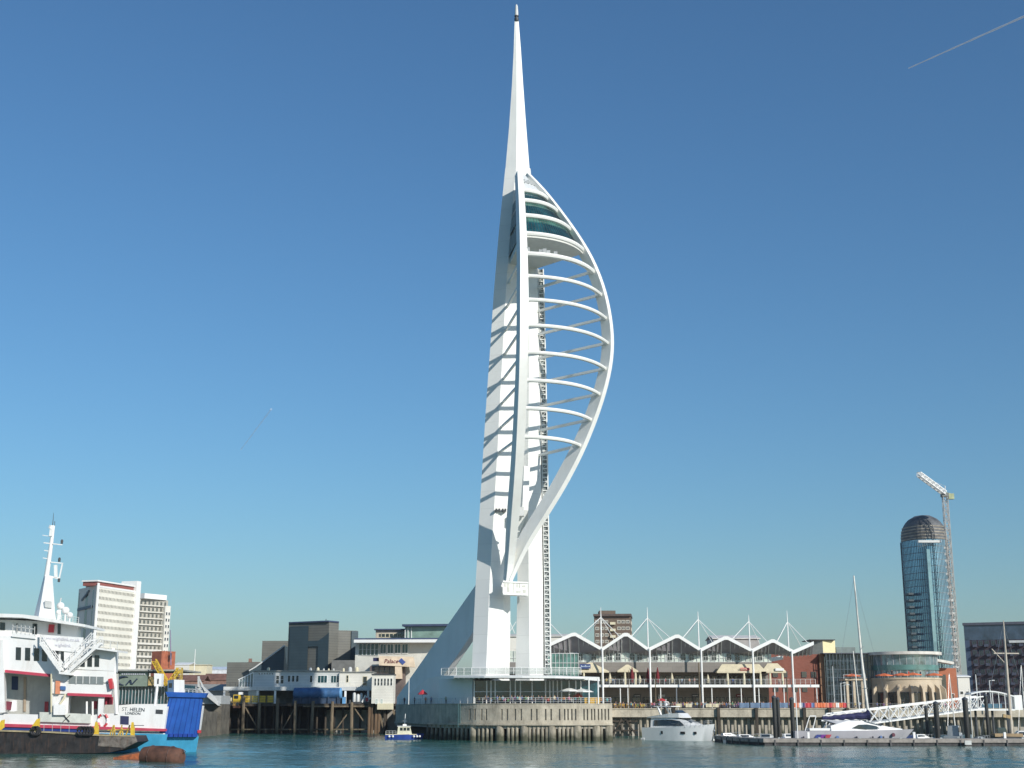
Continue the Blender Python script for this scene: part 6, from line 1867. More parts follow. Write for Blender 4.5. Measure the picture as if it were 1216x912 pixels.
# --- big white motor yacht, bow towards the camera
yt = thing('motor_yacht', 'big white three deck motor yacht with its bow to the pontoon end', 'yacht', (0, 0, 0))
b = MB(); hull(b, 20.5, 5.4, 2.75, stern=.92, sheer=.30, flare=.86, keel=.8, n=20); hl = b.build('hull', GELCOAT, yt, smooth=True)
MB().box(-10.6, -9.6, -2.3, 2.3, .15, .5).build('swim_platform', GELCOAT, yt)
b = MB()
for sgn in (1, -1):
    for x0, w_ in ((-4.2, .55), (1.6, 1.3), (5.2, .7)):
        yo = 2.585 if x0 < 0 else 2.47 if x0 < 3 else 1.90
        b.box(x0, x0 + w_, min(sgn * (yo - .5), sgn * yo), max(sgn * (yo - .5), sgn * yo), 1.45, 1.95 if x0 > 0 else 2.05)
b.build('porthole', DARK, yt)
def loft_x(b, secs, mi=0):
    """cross sections (x, half width bottom, half width top, z bottom, z top)"""
    b.loft([[(x, -wb, z0), (x, -wt, z1), (x, wt, z1), (x, wb, z0)] for x, wb, wt, z0, z1 in secs], mi)
    return b
loft_x(MB(), [(-7.6, 2.25, 1.95, 2.75, 4.75), (-1, 2.25, 1.95, 2.75, 4.85), (3.2, 2.0, 1.5, 2.85, 4.3), (6.6, 1.4, .9, 3.0, 3.35), (7.6, .8, .5, 3.1, 3.2)]).build('deckhouse', GELCOAT, yt, smooth=True)
for sgn in (1, -1):
    b = MB()
    b.extr([(-6.6, sgn * 2.19, 3.15), (-.2, sgn * 2.19, 3.15), (2.6, sgn * 1.98, 3.25), (1.2, sgn * 1.98, 4.2), (-1, sgn * 2.06, 4.45), (-6.4, sgn * 2.06, 4.35)], (0, sgn * .12, 0)); b.build('side_window', GL_DARK, yt)
b = MB(); b.loft([[(2.1, -1.55, 4.72), (2.1, 1.55, 4.72), (2.0, 1.55, 4.6), (2.0, -1.55, 4.6)], [(4.55, -1.5, 3.95), (4.55, 1.5, 3.95), (4.5, 1.5, 3.85), (4.5, -1.5, 3.85)]]); b.build('windscreen', GL_DARK, yt)
loft_x(MB(), [(-8.4, 2.3, 2.4, 4.86, 5.05), (-2, 2.3, 2.45, 4.9, 5.75), (1.0, 2.1, 2.2, 4.9, 5.85), (2.6, 1.6, 1.3, 4.85, 4.95)]).build('flybridge', GELCOAT, yt)
loft_x(MB(), [(-.2, 1.9, 1.7, 5.86, 6.5), (.9, 1.75, 1.4, 5.87, 5.95)]).build('fly_screen', GL_DARK, yt)
b = MB()
for sgn in (1, -1): b.bar((-4.2, sgn * 2.2, 5.3), (-5.4, sgn * 1.9, 7.2), .5, .25)
b.box(-6.6, -1.2, -2.1, 2.1, 7.2, 7.38); b.build('hard_top', GELCOAT, yt)
b = MB()
for x0, y0 in ((-1.4, 1.9), (-1.4, -1.9)): b.bar((x0, y0, 5.7), (x0 - .3, y0, 7.2), .1)
b.build('stanchion', GELCOAT, yt)
b = MB(); b.ball((-4.6, .6, 7.75), .38, 8); b.ball((-3.6, -.6, 7.7), .3, 8); b.box(-4.3, -3.9, -.9, .9, 8.2, 8.35); b.bar((-4.1, 0, 7.38), (-4.1, 0, 8.9), .12); b.bar((-5.2, -1, 7.38), (-5.6, -1, 9.4), .05); b.build('radar', GELCOAT, yt)
for i in range(5): b = MB()
b = MB()
dk_ = [(9.6, .15, 3.6), (8.2, 1.3, 3.45), (6, 1.95, 3.25), (3, 2.45, 3.05), (-1, 2.6, 2.9)]
for sgn in (1, -1):
    P_ = [Vector((x, sgn * y, z)) for x, y, z in dk_]
    for p, q in zip(P_, P_[1:]):
        b.bar(p + Vector((0, 0, .75)), q + Vector((0, 0, .75)), .045); b.bar(p + Vector((0, 0, .4)), q + Vector((0, 0, .4)), .03)
        b.bar(p - Vector((0, 0, .3)), p + Vector((0, 0, .75)), .04); m_ = p.lerp(q, .5); b.bar(m_ - Vector((0, 0, .3)), m_ + Vector((0, 0, .75)), .04)
b.build('rail', STEEL, yt)
b = MB(); b.ball((10.2, 0, 2.2), .2, 6); b.bar((10.1, -.1, 1.4), (10.25, .1, 3.2), .12); b.build('anchor', STEEL, yt)
b = MB()
b.box(3.6, 5.9, -.9, .9, 3.42, 3.62); b.build('sun_pad', M('cushion_grey', (.5, .5, .48)), yt)
c0, c1 = Vector((XP(777, 303), 303)), Vector((XP(843, 286), 286))
place(yt, (XP(807, 294), 294, 0), R(-36)); yt.scale = (.80, .92, .97)

# --- long grey white speedboat with a coloured flash
sp = thing('speedboat', 'long sleek pale speedboat with purple and red flash on its side', 'speedboat', (0, 0, 0))
b = MB(); hull(b, 23, 4.6, 1.95, stern=.95, sheer=.12, flare=.85, keel=.6, n=20, bow=.6); b.build('hull', M('pearl_hull', (.40, .395, .42), rough=.3, var=.05), sp, smooth=True)
loft_x(MB(), [(-4.6, 1.9, 1.6, 1.95, 2.7), (-1, 1.9, 1.5, 2.0, 3.5), (2.2, 1.75, 1.2, 2.0, 3.35), (6.0, 1.35, .9, 2.05, 2.6), (9.2, .7, .4, 2.1, 2.25)]).build('deckhouse', GELCOAT, sp, smooth=True)
b = MB()
b.extr([(-.6, -1.86, 2.4), (.6, -1.80, 2.85), (2.2, -1.70, 2.9), (4.0, -1.62, 2.65), (4.6, -1.62, 2.3), (2, -1.78, 2.2)], (0, -.12, 0))
b.extr([(2.6, -1.3, 3.32), (5.4, -1.1, 2.82), (4.6, -1.1, 2.95), (2.0, -1.3, 3.42)], (0, -.35, 0)); b.build('side_window', GL_DARK, sp)
b = MB(); b.extr([(-6.4, -1.5, 3.6), (-5.4, -1.5, 3.5), (-2.2, -1.5, 2.6), (-1.2, -1.5, 3.3), (1.2, -1.5, 3.55), (-2.2, -1.5, 3.45)], (0, 3.0, 0)); b.build('spoiler', M('pearl_grey', (.45, .46, .5), rough=.3), sp)
b = MB(); b.bar((-9.4, -1.2, 2), (-8.4, -1.2, 4.1), .14); b.bar((-8.0, -1.2, 2), (-7.2, -1.2, 4.1), .14); b.bar((-8.4, -1.2, 4.1), (-7.2, -1.2, 4.1), .14); b.box(-8.6, -4.6, -1.6, 1.6, 2.0, 2.35); b.build('stern_arch', GELCOAT, sp)
for i, (x0, m_) in enumerate(((-7.6, M('flash_navy', (.03, .05, .22))), (-6.7, M('flash_purple', (.16, .03, .25))), (-5.8, M('flash_red', (.45, .05, .07))))):
    b = MB(); b.extr([(x0 - .5, -2.32, .75), (x0 + .5, -2.32, .75), (x0 + 1.1, -2.36, 1.45), (x0 + .1, -2.36, 1.45)], (0, -.05, 0)); b.build('flash_panel', m_, sp)
b = MB(); b.lathe([(.28, -.03), (.28, .03)], (0, 0, 0), 12); 
b = MB(); b.tube([(-3.6, -2.30, 1.0), (-3.6, -2.42, 1.0)], .3, 12); b.tube([(4.6, -1.9, 1.1), (4.6, -2.42, 1.1)], .2, 12); b.build('emblem', M('emblem_blue', (.12, .2, .4)), sp)
b = MB(); b.tube([(7.1, -1.5, 1.4), (7.1, -1.95, 1.4)], .28, 10); b.build('fender', M('fender_maroon', (.12, .03, .05)), sp)
b = MB()
for x0 in (-10, -6, 0, 3, 5): b.tube([(x0, -2.42, .5), (x0, -2.42, 1.2)], .16, 7)
b.build('fender', M('fender_dark', (.06, .06, .08)), sp)
place(sp, (XP(1013, 261), 261.8, 0), 0); sp.scale = (1, 1, 1.28)

# --- sloop with a navy sail cover behind it
sy = thing('sailing_yacht', 'white sailing yacht with tall mast and navy sail cover behind the speedboat', 'sailing yacht', (0, 0, 0))
b = MB(); hull(b, 13.5, 3.9, 1.25, stern=.7, sheer=.2, flare=.8, n=16); b.build('hull', GELCOAT, sy, smooth=True)
loft_x(MB(), [(-2.6, 1.2, 1.0, 1.3, 1.9), (2.6, 1.1, .9, 1.35, 1.95), (4, .8, .5, 1.4, 1.5)]).build('coachroof', GELCOAT, sy)
mx_ = 1.9
b = MB(); b.tube([(mx_, 0, 1.3), (mx_ - .9, 0, 16), (mx_ - 1.5, 0, 32.6)], [.27, .25, .15], 10); b.build('mast', M('mast_white', (.72, .70, .64), rough=.35), sy, smooth=True)
b = MB()
for z, w_ in ((10.5, 1.5), (18.5, 1.1)): b.bar((mx_ - .6, -w_, z), (mx_ - .6, w_, z), .1)
b.build('spreader', STEEL, sy)
b = MB(); b.tube([(mx_ - 9.8, -.3, 4.3), (mx_ - .2, 0, 4.6)], .16, 8); b.build('boom', WHITE, sy)
b = MB()
n = 16
rows = []
b.tube([(mx_ - 9.6 + 9.4 * i / n, -.25 + .25 * i / n, 4.75 + .55 * i / n + .08 * math.sin(i * 1.7)) for i in range(n + 1)], [.36 + .42 * i / n + .06 * math.sin(i * 2.1) for i in range(n)] + [1.15], 9)
b.build('sail_cover', NAVY, sy)
b = MB(); b.tube([(mx_ - 9.4 + 9.0 * i / n, -.27 + .27 * i / n, 5.15 + 1.05 * i / n + .08 * math.sin(i * 1.9)) for i in range(n + 1)], [.20 + .06 * math.sin(i * 2.6) for i in range(n + 1)], 7)
b.build('furled_sail', M('sail_cloth', (.74, .72, .68)), sy)
b = MB()
top = Vector((mx_ - 1.5, 0, 32.2))
for q in ((6.9, 0, 1.7), (-6.6, 0, 1.5), (mx_ - .2, 1.8, 1.4), (mx_ - .2, -1.8, 1.4)): b.tube([top, Vector(q)], .022, 4)
b.build('rigging', STEEL, sy)
b = MB()
for x0 in (-6, -4, -2, 0, 2, 4): b.bar((x0, -1.7, 1.2), (x0, -1.7, 2.1), .04)
b.bar((-6, -1.7, 2.1), (4, -1.7, 2.1), .035); b.build('guard_rail', STEEL, sy)
place(sy, (XP(1021, 270), 270, 0), R(4))
# second bare mast boat farther in
def small_mast(px0, px1, pt, pb, Y, label, cross=None):
    x = (XP(px0, Y, ZP(pt, Y)) + XP(px1, Y)) / 2
    t_ = thing('moored_yacht', label, 'yacht', (XP(px1, Y), Y, 0))
    b = MB(); hull(b, 9.5, 3.0, 1.0, n=12); o = b.build('hull', GELCOAT, None, smooth=True, origin=(0, 0, 0)); o.parent = t_; o.location = (0, 0, 0); o.rotation_euler = (0, 0, R(-62))
    b = MB(); b.tube([(XP(px1, Y), Y, .9), (XP(px0, Y, ZP(pt, Y)), Y, ZP(pt, Y))], [.15, .10], 8); b.build('mast', M('mast_white', (.72, .70, .64), rough=.35), t_)
    b = MB(); zt_ = ZP(pt, Y); b.tube([Vector((XP(px0, Y, zt_), Y, zt_)), Vector((XP(px1, Y) + 2.8, Y + 3, 1))], .03, 4); b.tube([Vector((XP(px0, Y, zt_), Y, zt_)), Vector((XP(px1, Y) - 2.8, Y - 3, 1))], .03, 4); b.build('rigging', STEEL, t_)
    b = MB(); b.box(XP(px1, Y) - .9, XP(px1, Y) + .9, Y - 1.2, Y + 1.6, 1.0, 1.5); b.build('coachroof', GELCOAT, t_)
    return t_
small_mast(1013, 1022, 773, 846, 296, 'small yacht with bare white mast just left of the tall mast')
small_mast(1127, 1133, 800, 842, 300, 'small yacht with a short mast behind the gangway truss')
small_mast(1212.5, 1216, 790, 860, 285, 'small yacht at the right edge with thin mast')
# --- old gaffer with a heavy mast and crosstree at the right
ga = thing('wooden_ketch', 'dark wooden boat with heavy buff mast and crosstree at the right edge', 'sailing boat', (XP(1199, 266), 266, 0))
gx = XP(1199, 266)
b = MB(); hull(b, 12, 3.6, 1.3, n=14, stern=.6); o = b.build('hull', M('ketch_hull', (.10, .095, .09), var=.3), None, smooth=True, origin=(0, 0, 0)); o.parent = ga; o.rotation_euler = (0, 0, R(168))
b = MB(); b.box(gx - 3.6, gx + 1.8, 265, 267, 1.35, 1.95); b.build('deckhouse', M('varnish', (.34, .24, .13), var=.25), ga)
b = MB(); zt_ = ZP(737, 266); b.tube([(gx, 266, 1.2), (XP(1196.5, 266, 12), 266, 12), (XP(1191.5, 266, zt_), 266, zt_)], [.34, .28, .10], 10); b.build('mast', M('mast_buff', (.50, .44, .36), var=.15), ga, smooth=True)
b = MB(); z_ = ZP(776, 266); xm = XP(1194, 266, z_); b.bar((xm - 2.3, 266, z_ + .05), (xm + 2.6, 266, z_), .22); b.bar((xm - 2.6, 266, z_ + .9), (xm + .2, 266.2, z_ - 2.3), .13); b.build('crosstree', M('mast_buff', (.50, .44, .36)), ga)
b = MB(); tp_ = Vector((XP(1191.5, 266, zt_ - .6), 266, zt_ - .6))
for q in ((gx - 6.2, 265.6, 1.6), (gx + 5, 266.5, 1.5), (gx - 1.4, 264.4, 1.4)): b.tube([tp_, Vector(q)], .03, 4)
b.build('rigging', STEEL, ga)
b = MB(); b.bar((gx - 1.8, 265, 5.3), (gx - .4, 265, 5.0), .6); b.build('furled_sail', M('ochre_sail', (.42, .30, .14), var=.3), ga)

# --- small moored motor boats
def motor_boat(label, px, Y, L, rz, hullm, cabm, cabin=(-.15, .2), ch=1.1, name='motor_boat', H=1.0):
    t_ = thing(name, label, 'motor boat', (0, 0, 0), 'small boats moored at the pontoon')
    b = MB(); hull(b, L, L * .34, H, n=12, stern=.9); b.build('hull', hullm, t_, smooth=True)
    w = L * .125
    x0, x1 = cabin[0] * L, cabin[1] * L
    loft_x(MB(), [(x0, w, w * .85, H, H + ch), (x1 * .5, w, w * .8, H, H + ch * 1.02), (x1 + .5, w * .8, w * .55, H, H + .2)]).build('cabin', cabm, t_)
    for s in (1, -1):
        b = MB(); b.extr([(x0 + .3, s * w * .97, H + ch * .4), (x1 * .5, s * w * .97, H + ch * .4), (x1 * .5, s * w * .87, H + ch * .85), (x0 + .3, s * w * .9, H + ch * .85)], (0, s * .06, 0)); b.build('window', GL_DARK, t_)
    b = MB(); b.extr([(x1 * .5 + .1, -w * .7, H + ch * .95), (x1 + .3, -w * .6, H + .35), (x1 + .3, w * .6, H + .35), (x1 * .5 + .1, w * .7, H + ch * .95)], (.08, 0, .06)); b.build('windscreen', GL_DARK, t_)
    b = MB()
    for s in (1, -1):
        b.bar((L * .46, s * .2, H + .85), (L * .1, s * L * .155, H + .65), .04)
        for k in (.2, .33, .44): b.bar((L * k, s * L * (.15 - .12 * max(0, k - .15) * 2.5), H), (L * k, s * L * (.15 - .12 * max(0, k - .15) * 2.5), H + .75), .035)
    b.build('rail', STEEL, t_)
    place(t_, (XP(px, Y), Y, 0), R(rz))
    return t_
PALEH = M('pale_boat', (.66, .66, .64), rough=.3)
GREYH = M('grey_boat', (.30, .33, .34), rough=.4)
motor_boat('small white boat moored left of the first dark pile', 882, 276, 8, 6, PALEH, GELCOAT, ch=.7, H=.9)
motor_boat('low white open boat just behind the bow of the big yacht', 862, 296, 7, 12, PALEH, GELCOAT, ch=.6, H=.9)
motor_boat('grey blue boat with dark canopy between the two dark piles at left', 908, 270, 7.5, -8, M('bluegrey_boat', (.22, .26, .34)), GREYH, ch=.8)
motor_boat('grey cabin boat with its stern to the pontoon between thick piles', 1131, 264, 8.5, 62, GREYH, M('grey_cabin', (.34, .37, .38)), ch=1.9, H=1.5)
motor_boat('small white boat half hidden behind the speedboat bow', 1090, 266, 6.5, 10, PALEH, GELCOAT, ch=.8)
motor_boat('dark green covered tender beside the heavy buff mast', 1187, 274, 7, 75, M('green_boat', (.05, .08, .07), var=.3), M('green_cover', (.07, .10, .09), var=.3), ch=1.7, H=1.2)
motor_boat('white boat at the right edge beyond the heavy mast', 1212, 268, 8, 170, PALEH, GELCOAT, ch=1.3, H=1.1)
motor_boat('little pale dinghy between grey cabin boat and covered tender', 1160, 262, 5, 20, PALEH, GREYH, ch=.6, H=.8)
motor_boat('white day boat left of the thin white pole', 935, 275, 7, 4, PALEH, GELCOAT, ch=.8, H=.95)
motor_boat('dark blue boat under the gangway truss', 1062, 292, 9, 8, M('blue_boat', (.03, .05, .13)), GELCOAT, ch=1.0, H=1.0)
motor_boat('pale boat behind the low end of the gangway', 966, 282, 8, 5, PALEH, GELCOAT, ch=1.0, H=1.0)

# --- white lattice gangway
gwy = thing('access_gangway', 'long white lattice gangway sloping up from pontoon to promenade', 'gangway', (XP(1060, 290), 290, 1.2))
A_, B_ = W(988, 864.5, 274), W(1166, 841, 322)
def truss(b, p, q, h, n, w):
    side = (q - p).cross(Vector((0, 0, 1))).normalized() * (w / 2)
    up = Vector((0, 0, h))
    for s in (1, -1):
        o = side * s
        b.bar(p + o, q + o, .22, .28); b.bar(p + o + up, q + o + up, .22, .26)
        for i in range(n):
            u, v = p.lerp(q, i / n) + o, p.lerp(q, (i + 1) / n) + o
            b.bar(u, v + up, .12); b.bar(u + up, v, .12)
            b.bar(u, u + up, .10)
        b.bar(q + o, q + o + up, .2)
b = MB(); truss(b, A_, B_, 2.75, 16, 2.4); b.build('truss', WHITE, gwy)
side = (B_ - A_).cross(Vector((0, 0, 1))).normalized() * 1.1
MB().extr([A_ + side + Vector((0, 0, .16)), B_ + side + Vector((0, 0, .16)), B_ - side + Vector((0, 0, .16)), A_ - side + Vector((0, 0, .16))], (0, 0, .08)).build('walkway', GREYP, gwy)
# handrail legs to the pontoon at the low end
b = MB(); b.bar(A_, A_ + Vector((-2.2, -1.5, -.4)), .2); b.bar(A_ + Vector((0, 0, 2.7)), A_ + Vector((-2.2, -1.5, -.2)), .14); b.build('foot', WHITE, gwy)
shl = thing('gangway_shelter', 'white arched canopy shelter at the head of the gangway', 'shelter', (XP(1180, 326), 326, ZP(842, 326)))
x0, x1 = XP(1151, 326), XP(1202, 326)
zb_ = ZP(842, 326)
b = MB()
n = 14
ar = []
for i in range(n + 1):
    t_ = i / n; ar.append((x0 + (x1 - x0) * t_, zb_ + 2.6 + 1.35 * math.sin(math.pi * (.18 + .82 * t_ * .95))))
b.loft([[(x, 324, z), (x, 328.5, z), (x, 328.5, z + .28), (x, 324, z + .28)] for x, z in ar]); b.build('arched_roof', WHITE, shl)
b = MB()
for i in (0, 3, 5, 7, 9, 11, 13, 14):
    for y in (324.1, 328.3): b.bar((ar[i][0], y, zb_), (ar[i][0], y, ar[i][1]), .12)
b.box(x0, x1, 324, 328.5, zb_ - .35, zb_); b.build('frame', WHITE, shl)
b = MB(); b.box(x0 + 2.5, x1 - 3, 324.2, 324.26, zb_ + .2, zb_ + 1.2); b.build('side_panel', M('side_teal', (.05, .14, .20)), shl)
MB().box(x1 + .003, x1 + 1.8, 324, 328, zb_ - .2, zb_ + 3.2).build('end_cabin', WHITE, shl)
for px in (1158, 1178, 1196):
    x = XP(px, 326); MB().lathe([(.3, -3), (.3, zb_ - .36)], (x, 326, 0), 8).build('support_pile', DGREY, shl)
post(1160, 801, 336, 6.6, 'white lamp post beside gangway shelter in front of dark apartments', LGREY, .18, False)
post(1176, 808, 336, 6.6, 'double armed lamp post rising behind the gangway shelter', LGREY, .16, True)
post(1153, 818, 300, -1, 'thin pale mooring pole left of the gangway shelter', LGREY, .1, False, 'mooring_pole', 'pole')
# ================================================================== PEOPLE, CHAIRS AND BANNERS ON THE QUAY
def person_mesh(name, pose):
    """one continuous skinned figure, 1.72 m tall; clothing by material slots"""
    lean, la, ra, st, sit = pose
    J = {}
    hipz = 0.92 if not sit else 0.52
    J['pel'] = (0, 0, hipz); J['waist'] = (0, 0, hipz + .16); J['chest'] = (lean * .5, 0, hipz + .40); J['neck'] = (lean, 0, hipz + .56); J['head'] = (lean * 1.1, -.02, hipz + .66); J['crown'] = (lean * 1.1, -.02, hipz + .79)
    for s, n in ((-1, 'L'), (1, 'R')):
        J['hip' + n] = (s * .095, 0, hipz - .06)
        if sit:
            J['kne' + n] = (s * .12, -.42, .50); J['ank' + n] = (s * .12, -.42, .09); J['toe' + n] = (s * .13, -.58, .04)
        else:
            J['kne' + n] = (s * .11, -.03 + s * st * .5, .49); J['ank' + n] = (s * .11, s * st, .09); J['toe' + n] = (s * .13, s * st - .17, .04)
        J['sho' + n] = (s * .19 + lean * .8, 0, hipz + .50)
        a = la if s < 0 else ra
        J['elb' + n] = (s * (.25 + a[0]) + lean * .7, -a[1] * .5, hipz + .24 + a[2] * .5); J['wri' + n] = (s * (.25 + a[0] * .6) + lean * .6, -.06 - a[1], hipz + .01 + a[2]); J['han' + n] = (s * (.25 + a[0] * .5) + lean * .6, -.10 - a[1], hipz - .13 + a[2] * 1.15)
    E_ = [('pel', 'waist'), ('waist', 'chest'), ('chest', 'neck'), ('neck', 'head'), ('head', 'crown')]
    for n in 'LR': E_ += [('pel', 'hip' + n), ('hip' + n, 'kne' + n), ('kne' + n, 'ank' + n), ('ank' + n, 'toe' + n), ('chest', 'sho' + n), ('sho' + n, 'elb' + n), ('elb' + n, 'wri' + n), ('wri' + n, 'han' + n)]
    RAD = {'pel': (.15, .11), 'waist': (.14, .10), 'chest': (.165, .115), 'neck': (.055, .055), 'head': (.088, .10), 'crown': (.075, .085), 'hip': (.10, .10), 'kne': (.065, .065), 'ank': (.045, .045), 'toe': (.04, .035), 'sho': (.068, .068), 'elb': (.047, .047), 'wri': (.033, .033), 'han': (.038, .022)}
    ks = list(J); ix = {k: i for i, k in enumerate(ks)}
    me = bpy.data.meshes.new('t')
    me.from_pydata([J[k] for k in ks], [(ix[a], ix[b]) for a, b in E_], [])
    o = bpy.data.objects.new('t', me); COL.objects.link(o)
    o.modifiers.new('s', 'SKIN')
    for k in ks:
        sv = me.skin_vertices[0].data[ix[k]]
        sv.radius = RAD.get(k, RAD.get(k[:-1], (.05, .05))); sv.use_root = (k == 'pel')
    sd = o.modifiers.new('d', 'SUBSURF'); sd.levels = 1; sd.render_levels = 1
    dg = bpy.context.evaluated_depsgraph_get()
    out = bpy.data.meshes.new_from_object(o.evaluated_get(dg)); out.name = name
    bpy.data.objects.remove(o)
    out.materials.clear()
    for m_ in (SHIRTM, DENIM, SKIN, HAIR): out.materials.append(m_)
    for p in out.polygons:
        c = p.center
        if c.z > hipz + .60: mi = 3 if (c.z > hipz + .77 or c.y > .02) else 2
        elif c.z > hipz + .52 and abs(c.x - lean) < .07: mi = 2
        elif (abs(c.x) > .19 and c.z < hipz + .20): mi = 2
        elif c.z > hipz + .02: mi = 0
        elif c.z < .08: mi = 3
        else: mi = 1
        p.material_index = mi
    out.polygons.foreach_set('use_smooth', [True] * len(out.polygons))
    return out
Z3 = (0, 0, 0)
PROTO = [person_mesh('person', p) for p in ((0, Z3, Z3, .02, False), (.02, Z3, (.02, .22, .25), .10, False), (-.02, (.05, .20, .18), (.05, .20, .18), .03, False), (0, (.02, .08, 0), (.02, -.10, 0), .18, False), (.03, (.1, .05, .12), Z3, .05, False))]
SEAT = [person_mesh('person', p) for p in ((0, (.02, .25, .14), (.02, .25, .14), 0, True), (.05, (.02, .2, .1), (.08, .22, .3), 0, True))]
CL = {'white': (.75, .75, .72), 'red': (.55, .05, .05), 'black': (.02, .02, .022), 'blue': (.05, .13, .40), 'pale blue': (.35, .50, .62), 'pink': (.70, .25, .42), 'yellow': (.70, .55, .12), 'green': (.08, .28, .12), 'grey': (.22, .23, .24), 'orange': (.70, .25, .06), 'navy': (.02, .03, .09), 'cream': (.65, .58, .42), 'turquoise': (.08, .42, .45), 'brown': (.16, .09, .05), 'purple': (.20, .07, .28)}
random.seed(21)
USED = set()
def person(px, Y, z, color, label, rz=None, seat=False, grp=None):
    me = random.choice(SEAT if seat else PROTO)
    o = bpy.data.objects.new('person', me); COL.objects.link(o)
    o.location = (XP(px, Y), Y, z); o.rotation_euler = (0, 0, random.uniform(-1.2, 1.2) if rz is None else rz)
    s = random.uniform(.94, 1.06); o.scale = (s, s, s)
    o.color = (*CL[color], 1)
    assert label not in USED, label
    USED.add(label)
    return tag(o, label, 'person', grp)
G1, G2, G3 = 'people on the round terrace', 'people along the promenade', 'people on the upper terrace'
cols = list(CL)
def crowd(zone, px0, px1, n, Yf, z, where, grp, seat_p=0.0):
    cs = random.sample(cols, n)
    for i in range(n):
        px = px0 + (px1 - px0) * (i + random.uniform(.15, .85)) / n
        seat = random.random() < seat_p
        person(px, Yf(px) + random.uniform(0, 1.2), z, cs[i], 'person in %s top %s %s' % (cs[i], 'sitting' if seat else 'standing', where), seat=seat, grp=grp)
tY = lambda px: pod(px) + 1.6
crowd(0, 565, 592, 8, tY, ZT, 'at the left end of the cafe glass', G1, .2)
crowd(1, 592, 622, 9, tY, ZT, 'before the middle of the cafe glass', G1, .2)
crowd(2, 622, 652, 9, tY, ZT, 'before the cafe glass left of white parasols', G1, .2)
crowd(3, 652, 690, 9, tY, ZT, 'beneath the white parasols on round terrace', G1, .3)
crowd(4, 500, 545, 5, lambda p: pod(p) + 2.5, ZT, 'beside the white stair flank of podium', G1)
crowd(5, 694, 728, 6, lambda p: 330, ZT - .02, 'at the right rim of round terrace', G1)
pY = lambda px: 339.0
crowd(6, 728, 768, 8, pY, ZP_, 'among yellow chairs on the promenade', G2, .3)
crowd(7, 772, 800, 7, pY, ZP_, 'on promenade just behind the big motor yacht', G2)
crowd(8, 800, 830, 9, pY, ZP_, 'on promenade left of the timber mooring mast', G2)
crowd(9, 832, 862, 10, pY, ZP_, 'on promenade right of the timber mooring mast', G2)
crowd(10, 862, 890, 9, pY, ZP_, 'by the promenade rail at the fourth roof column', G2)
crowd(11, 890, 940, 9, lambda p: 341, ZP_, 'behind the blue rail banners', G2)
crowd(12, 942, 1004, 10, lambda p: 341, ZP_, 'behind the orange rail banners', G2)
crowd(13, 1010, 1060, 6, lambda p: 346, ZP_, 'in front of the stone rotunda', G2)
crowd(14, 1062, 1130, 5, lambda p: 346, ZP_, 'near the orange brick gatehouse', G2)
pB = lambda px: 342.0
for px0, px1, n_, w in ((730, 768, 9, 'beside shopfronts behind the yellow chairs'), (772, 800, 7, 'beside shopfronts behind the motor yacht'), (800, 829, 8, 'beside shopfronts left of the mooring mast'), (832, 862, 9, 'beside shopfronts right of the mooring mast'), (862, 892, 8, 'beside shopfronts at the fourth roof column'), (893, 940, 8, 'beside shopfronts behind blue rail banners'), (944, 1004, 9, 'beside the dark glass block')):
    crowd(99, px0, px1, n_, pB, ZP_, w, G2, .35)
tabs = None
for i, (px, w) in enumerate(((776, 'directly above the motor yacht stern'), (789, 'above the motor yacht hard top'), (797, 'above the motor yacht bow'), (812, 'left of the timber mooring mast'), (822, 'touching the timber mooring mast'), (839, 'just right of the timber mooring mast'), (851, 'midway between mooring mast and fourth column'), (866, 'left of the fourth roof column'), (878, 'under the fourth roof column'), (1018, 'left of the stone rotunda'), (1034, 'at the rotunda foot'), (1050, 'below the rotunda windows'))):
    lb = 'dark cafe table with four stools on promenade, ' + w
    if tabs is None:
        tabs = thing('cafe_table', lb, 'table', (0, 0, 0), 'dark cafe tables on the promenade')
        MB().lathe([(.55, .72), (.55, .77)], (0, 0, 0), 12).build('tabletop', DGREY, tabs)
        MB().lathe([(.28, 0), (.26, .04), (.05, .06), (.05, .72)], (0, 0, 0), 8).build('pedestal', DGREY, tabs)
        for q in range(4):
            a_ = q * math.pi / 2 + .4
            MB().lathe([(.16, 0), (.05, .1), (.05, .42), (.2, .43), (.2, .48)], (.85 * math.cos(a_), .85 * math.sin(a_), 0), 8).build('stool', M('stool_brown', (.10, .06, .04)), tabs)
        place(tabs, (XP(px, 340.3), 340.3, ZP_), 0)
    else:
        dup(tabs, (XP(px, 340.3), 340.3, ZP_), lb, rz=random.uniform(0, 1.5))
tf = lambda px: YB + .3
crowd(15, 700, 745, 6, tf, zf1, 'on upper terrace by the blue sign marquee', G3)
crowd(16, 750, 800, 7, tf, zf1, 'on upper terrace by dark red parasols', G3)
crowd(17, 806, 852, 6, tf, zf1, 'on upper terrace in the middle stretch', G3)
crowd(18, 858, 930, 7, tf, zf1, 'on upper terrace under the long marquee', G3)
for i, (px, c) in enumerate(((1062, 'black'), (1068, 'white'), (1082, 'red'), (1096, 'navy'), (1104, 'pale blue'))):
    person(px, 372.6, zs1 + .5, c, 'person in %s top at the rim of round restaurant terrace' % c, grp='people on the round restaurant terrace')
for i, (px, c, w) in enumerate(((480, 'black', 'at the far left quay edge'), (492, 'grey', 'left of the red parasol'))):
    person(px, 322 - (px - 480) * .3, ZT, c, 'person in %s top %s' % (c, w), grp=G1)
open_parasol(501.5, 819, 310, ZT, RED, 'red parasol standing before the white stair flank', 'red parasols on the quay', r=1.1, rise=.9)
open_parasol(786, 829, 339.6, ZP_, RED, 'small red parasol on promenade above the motor yacht', 'red parasols on the quay', r=1.1, rise=.5)
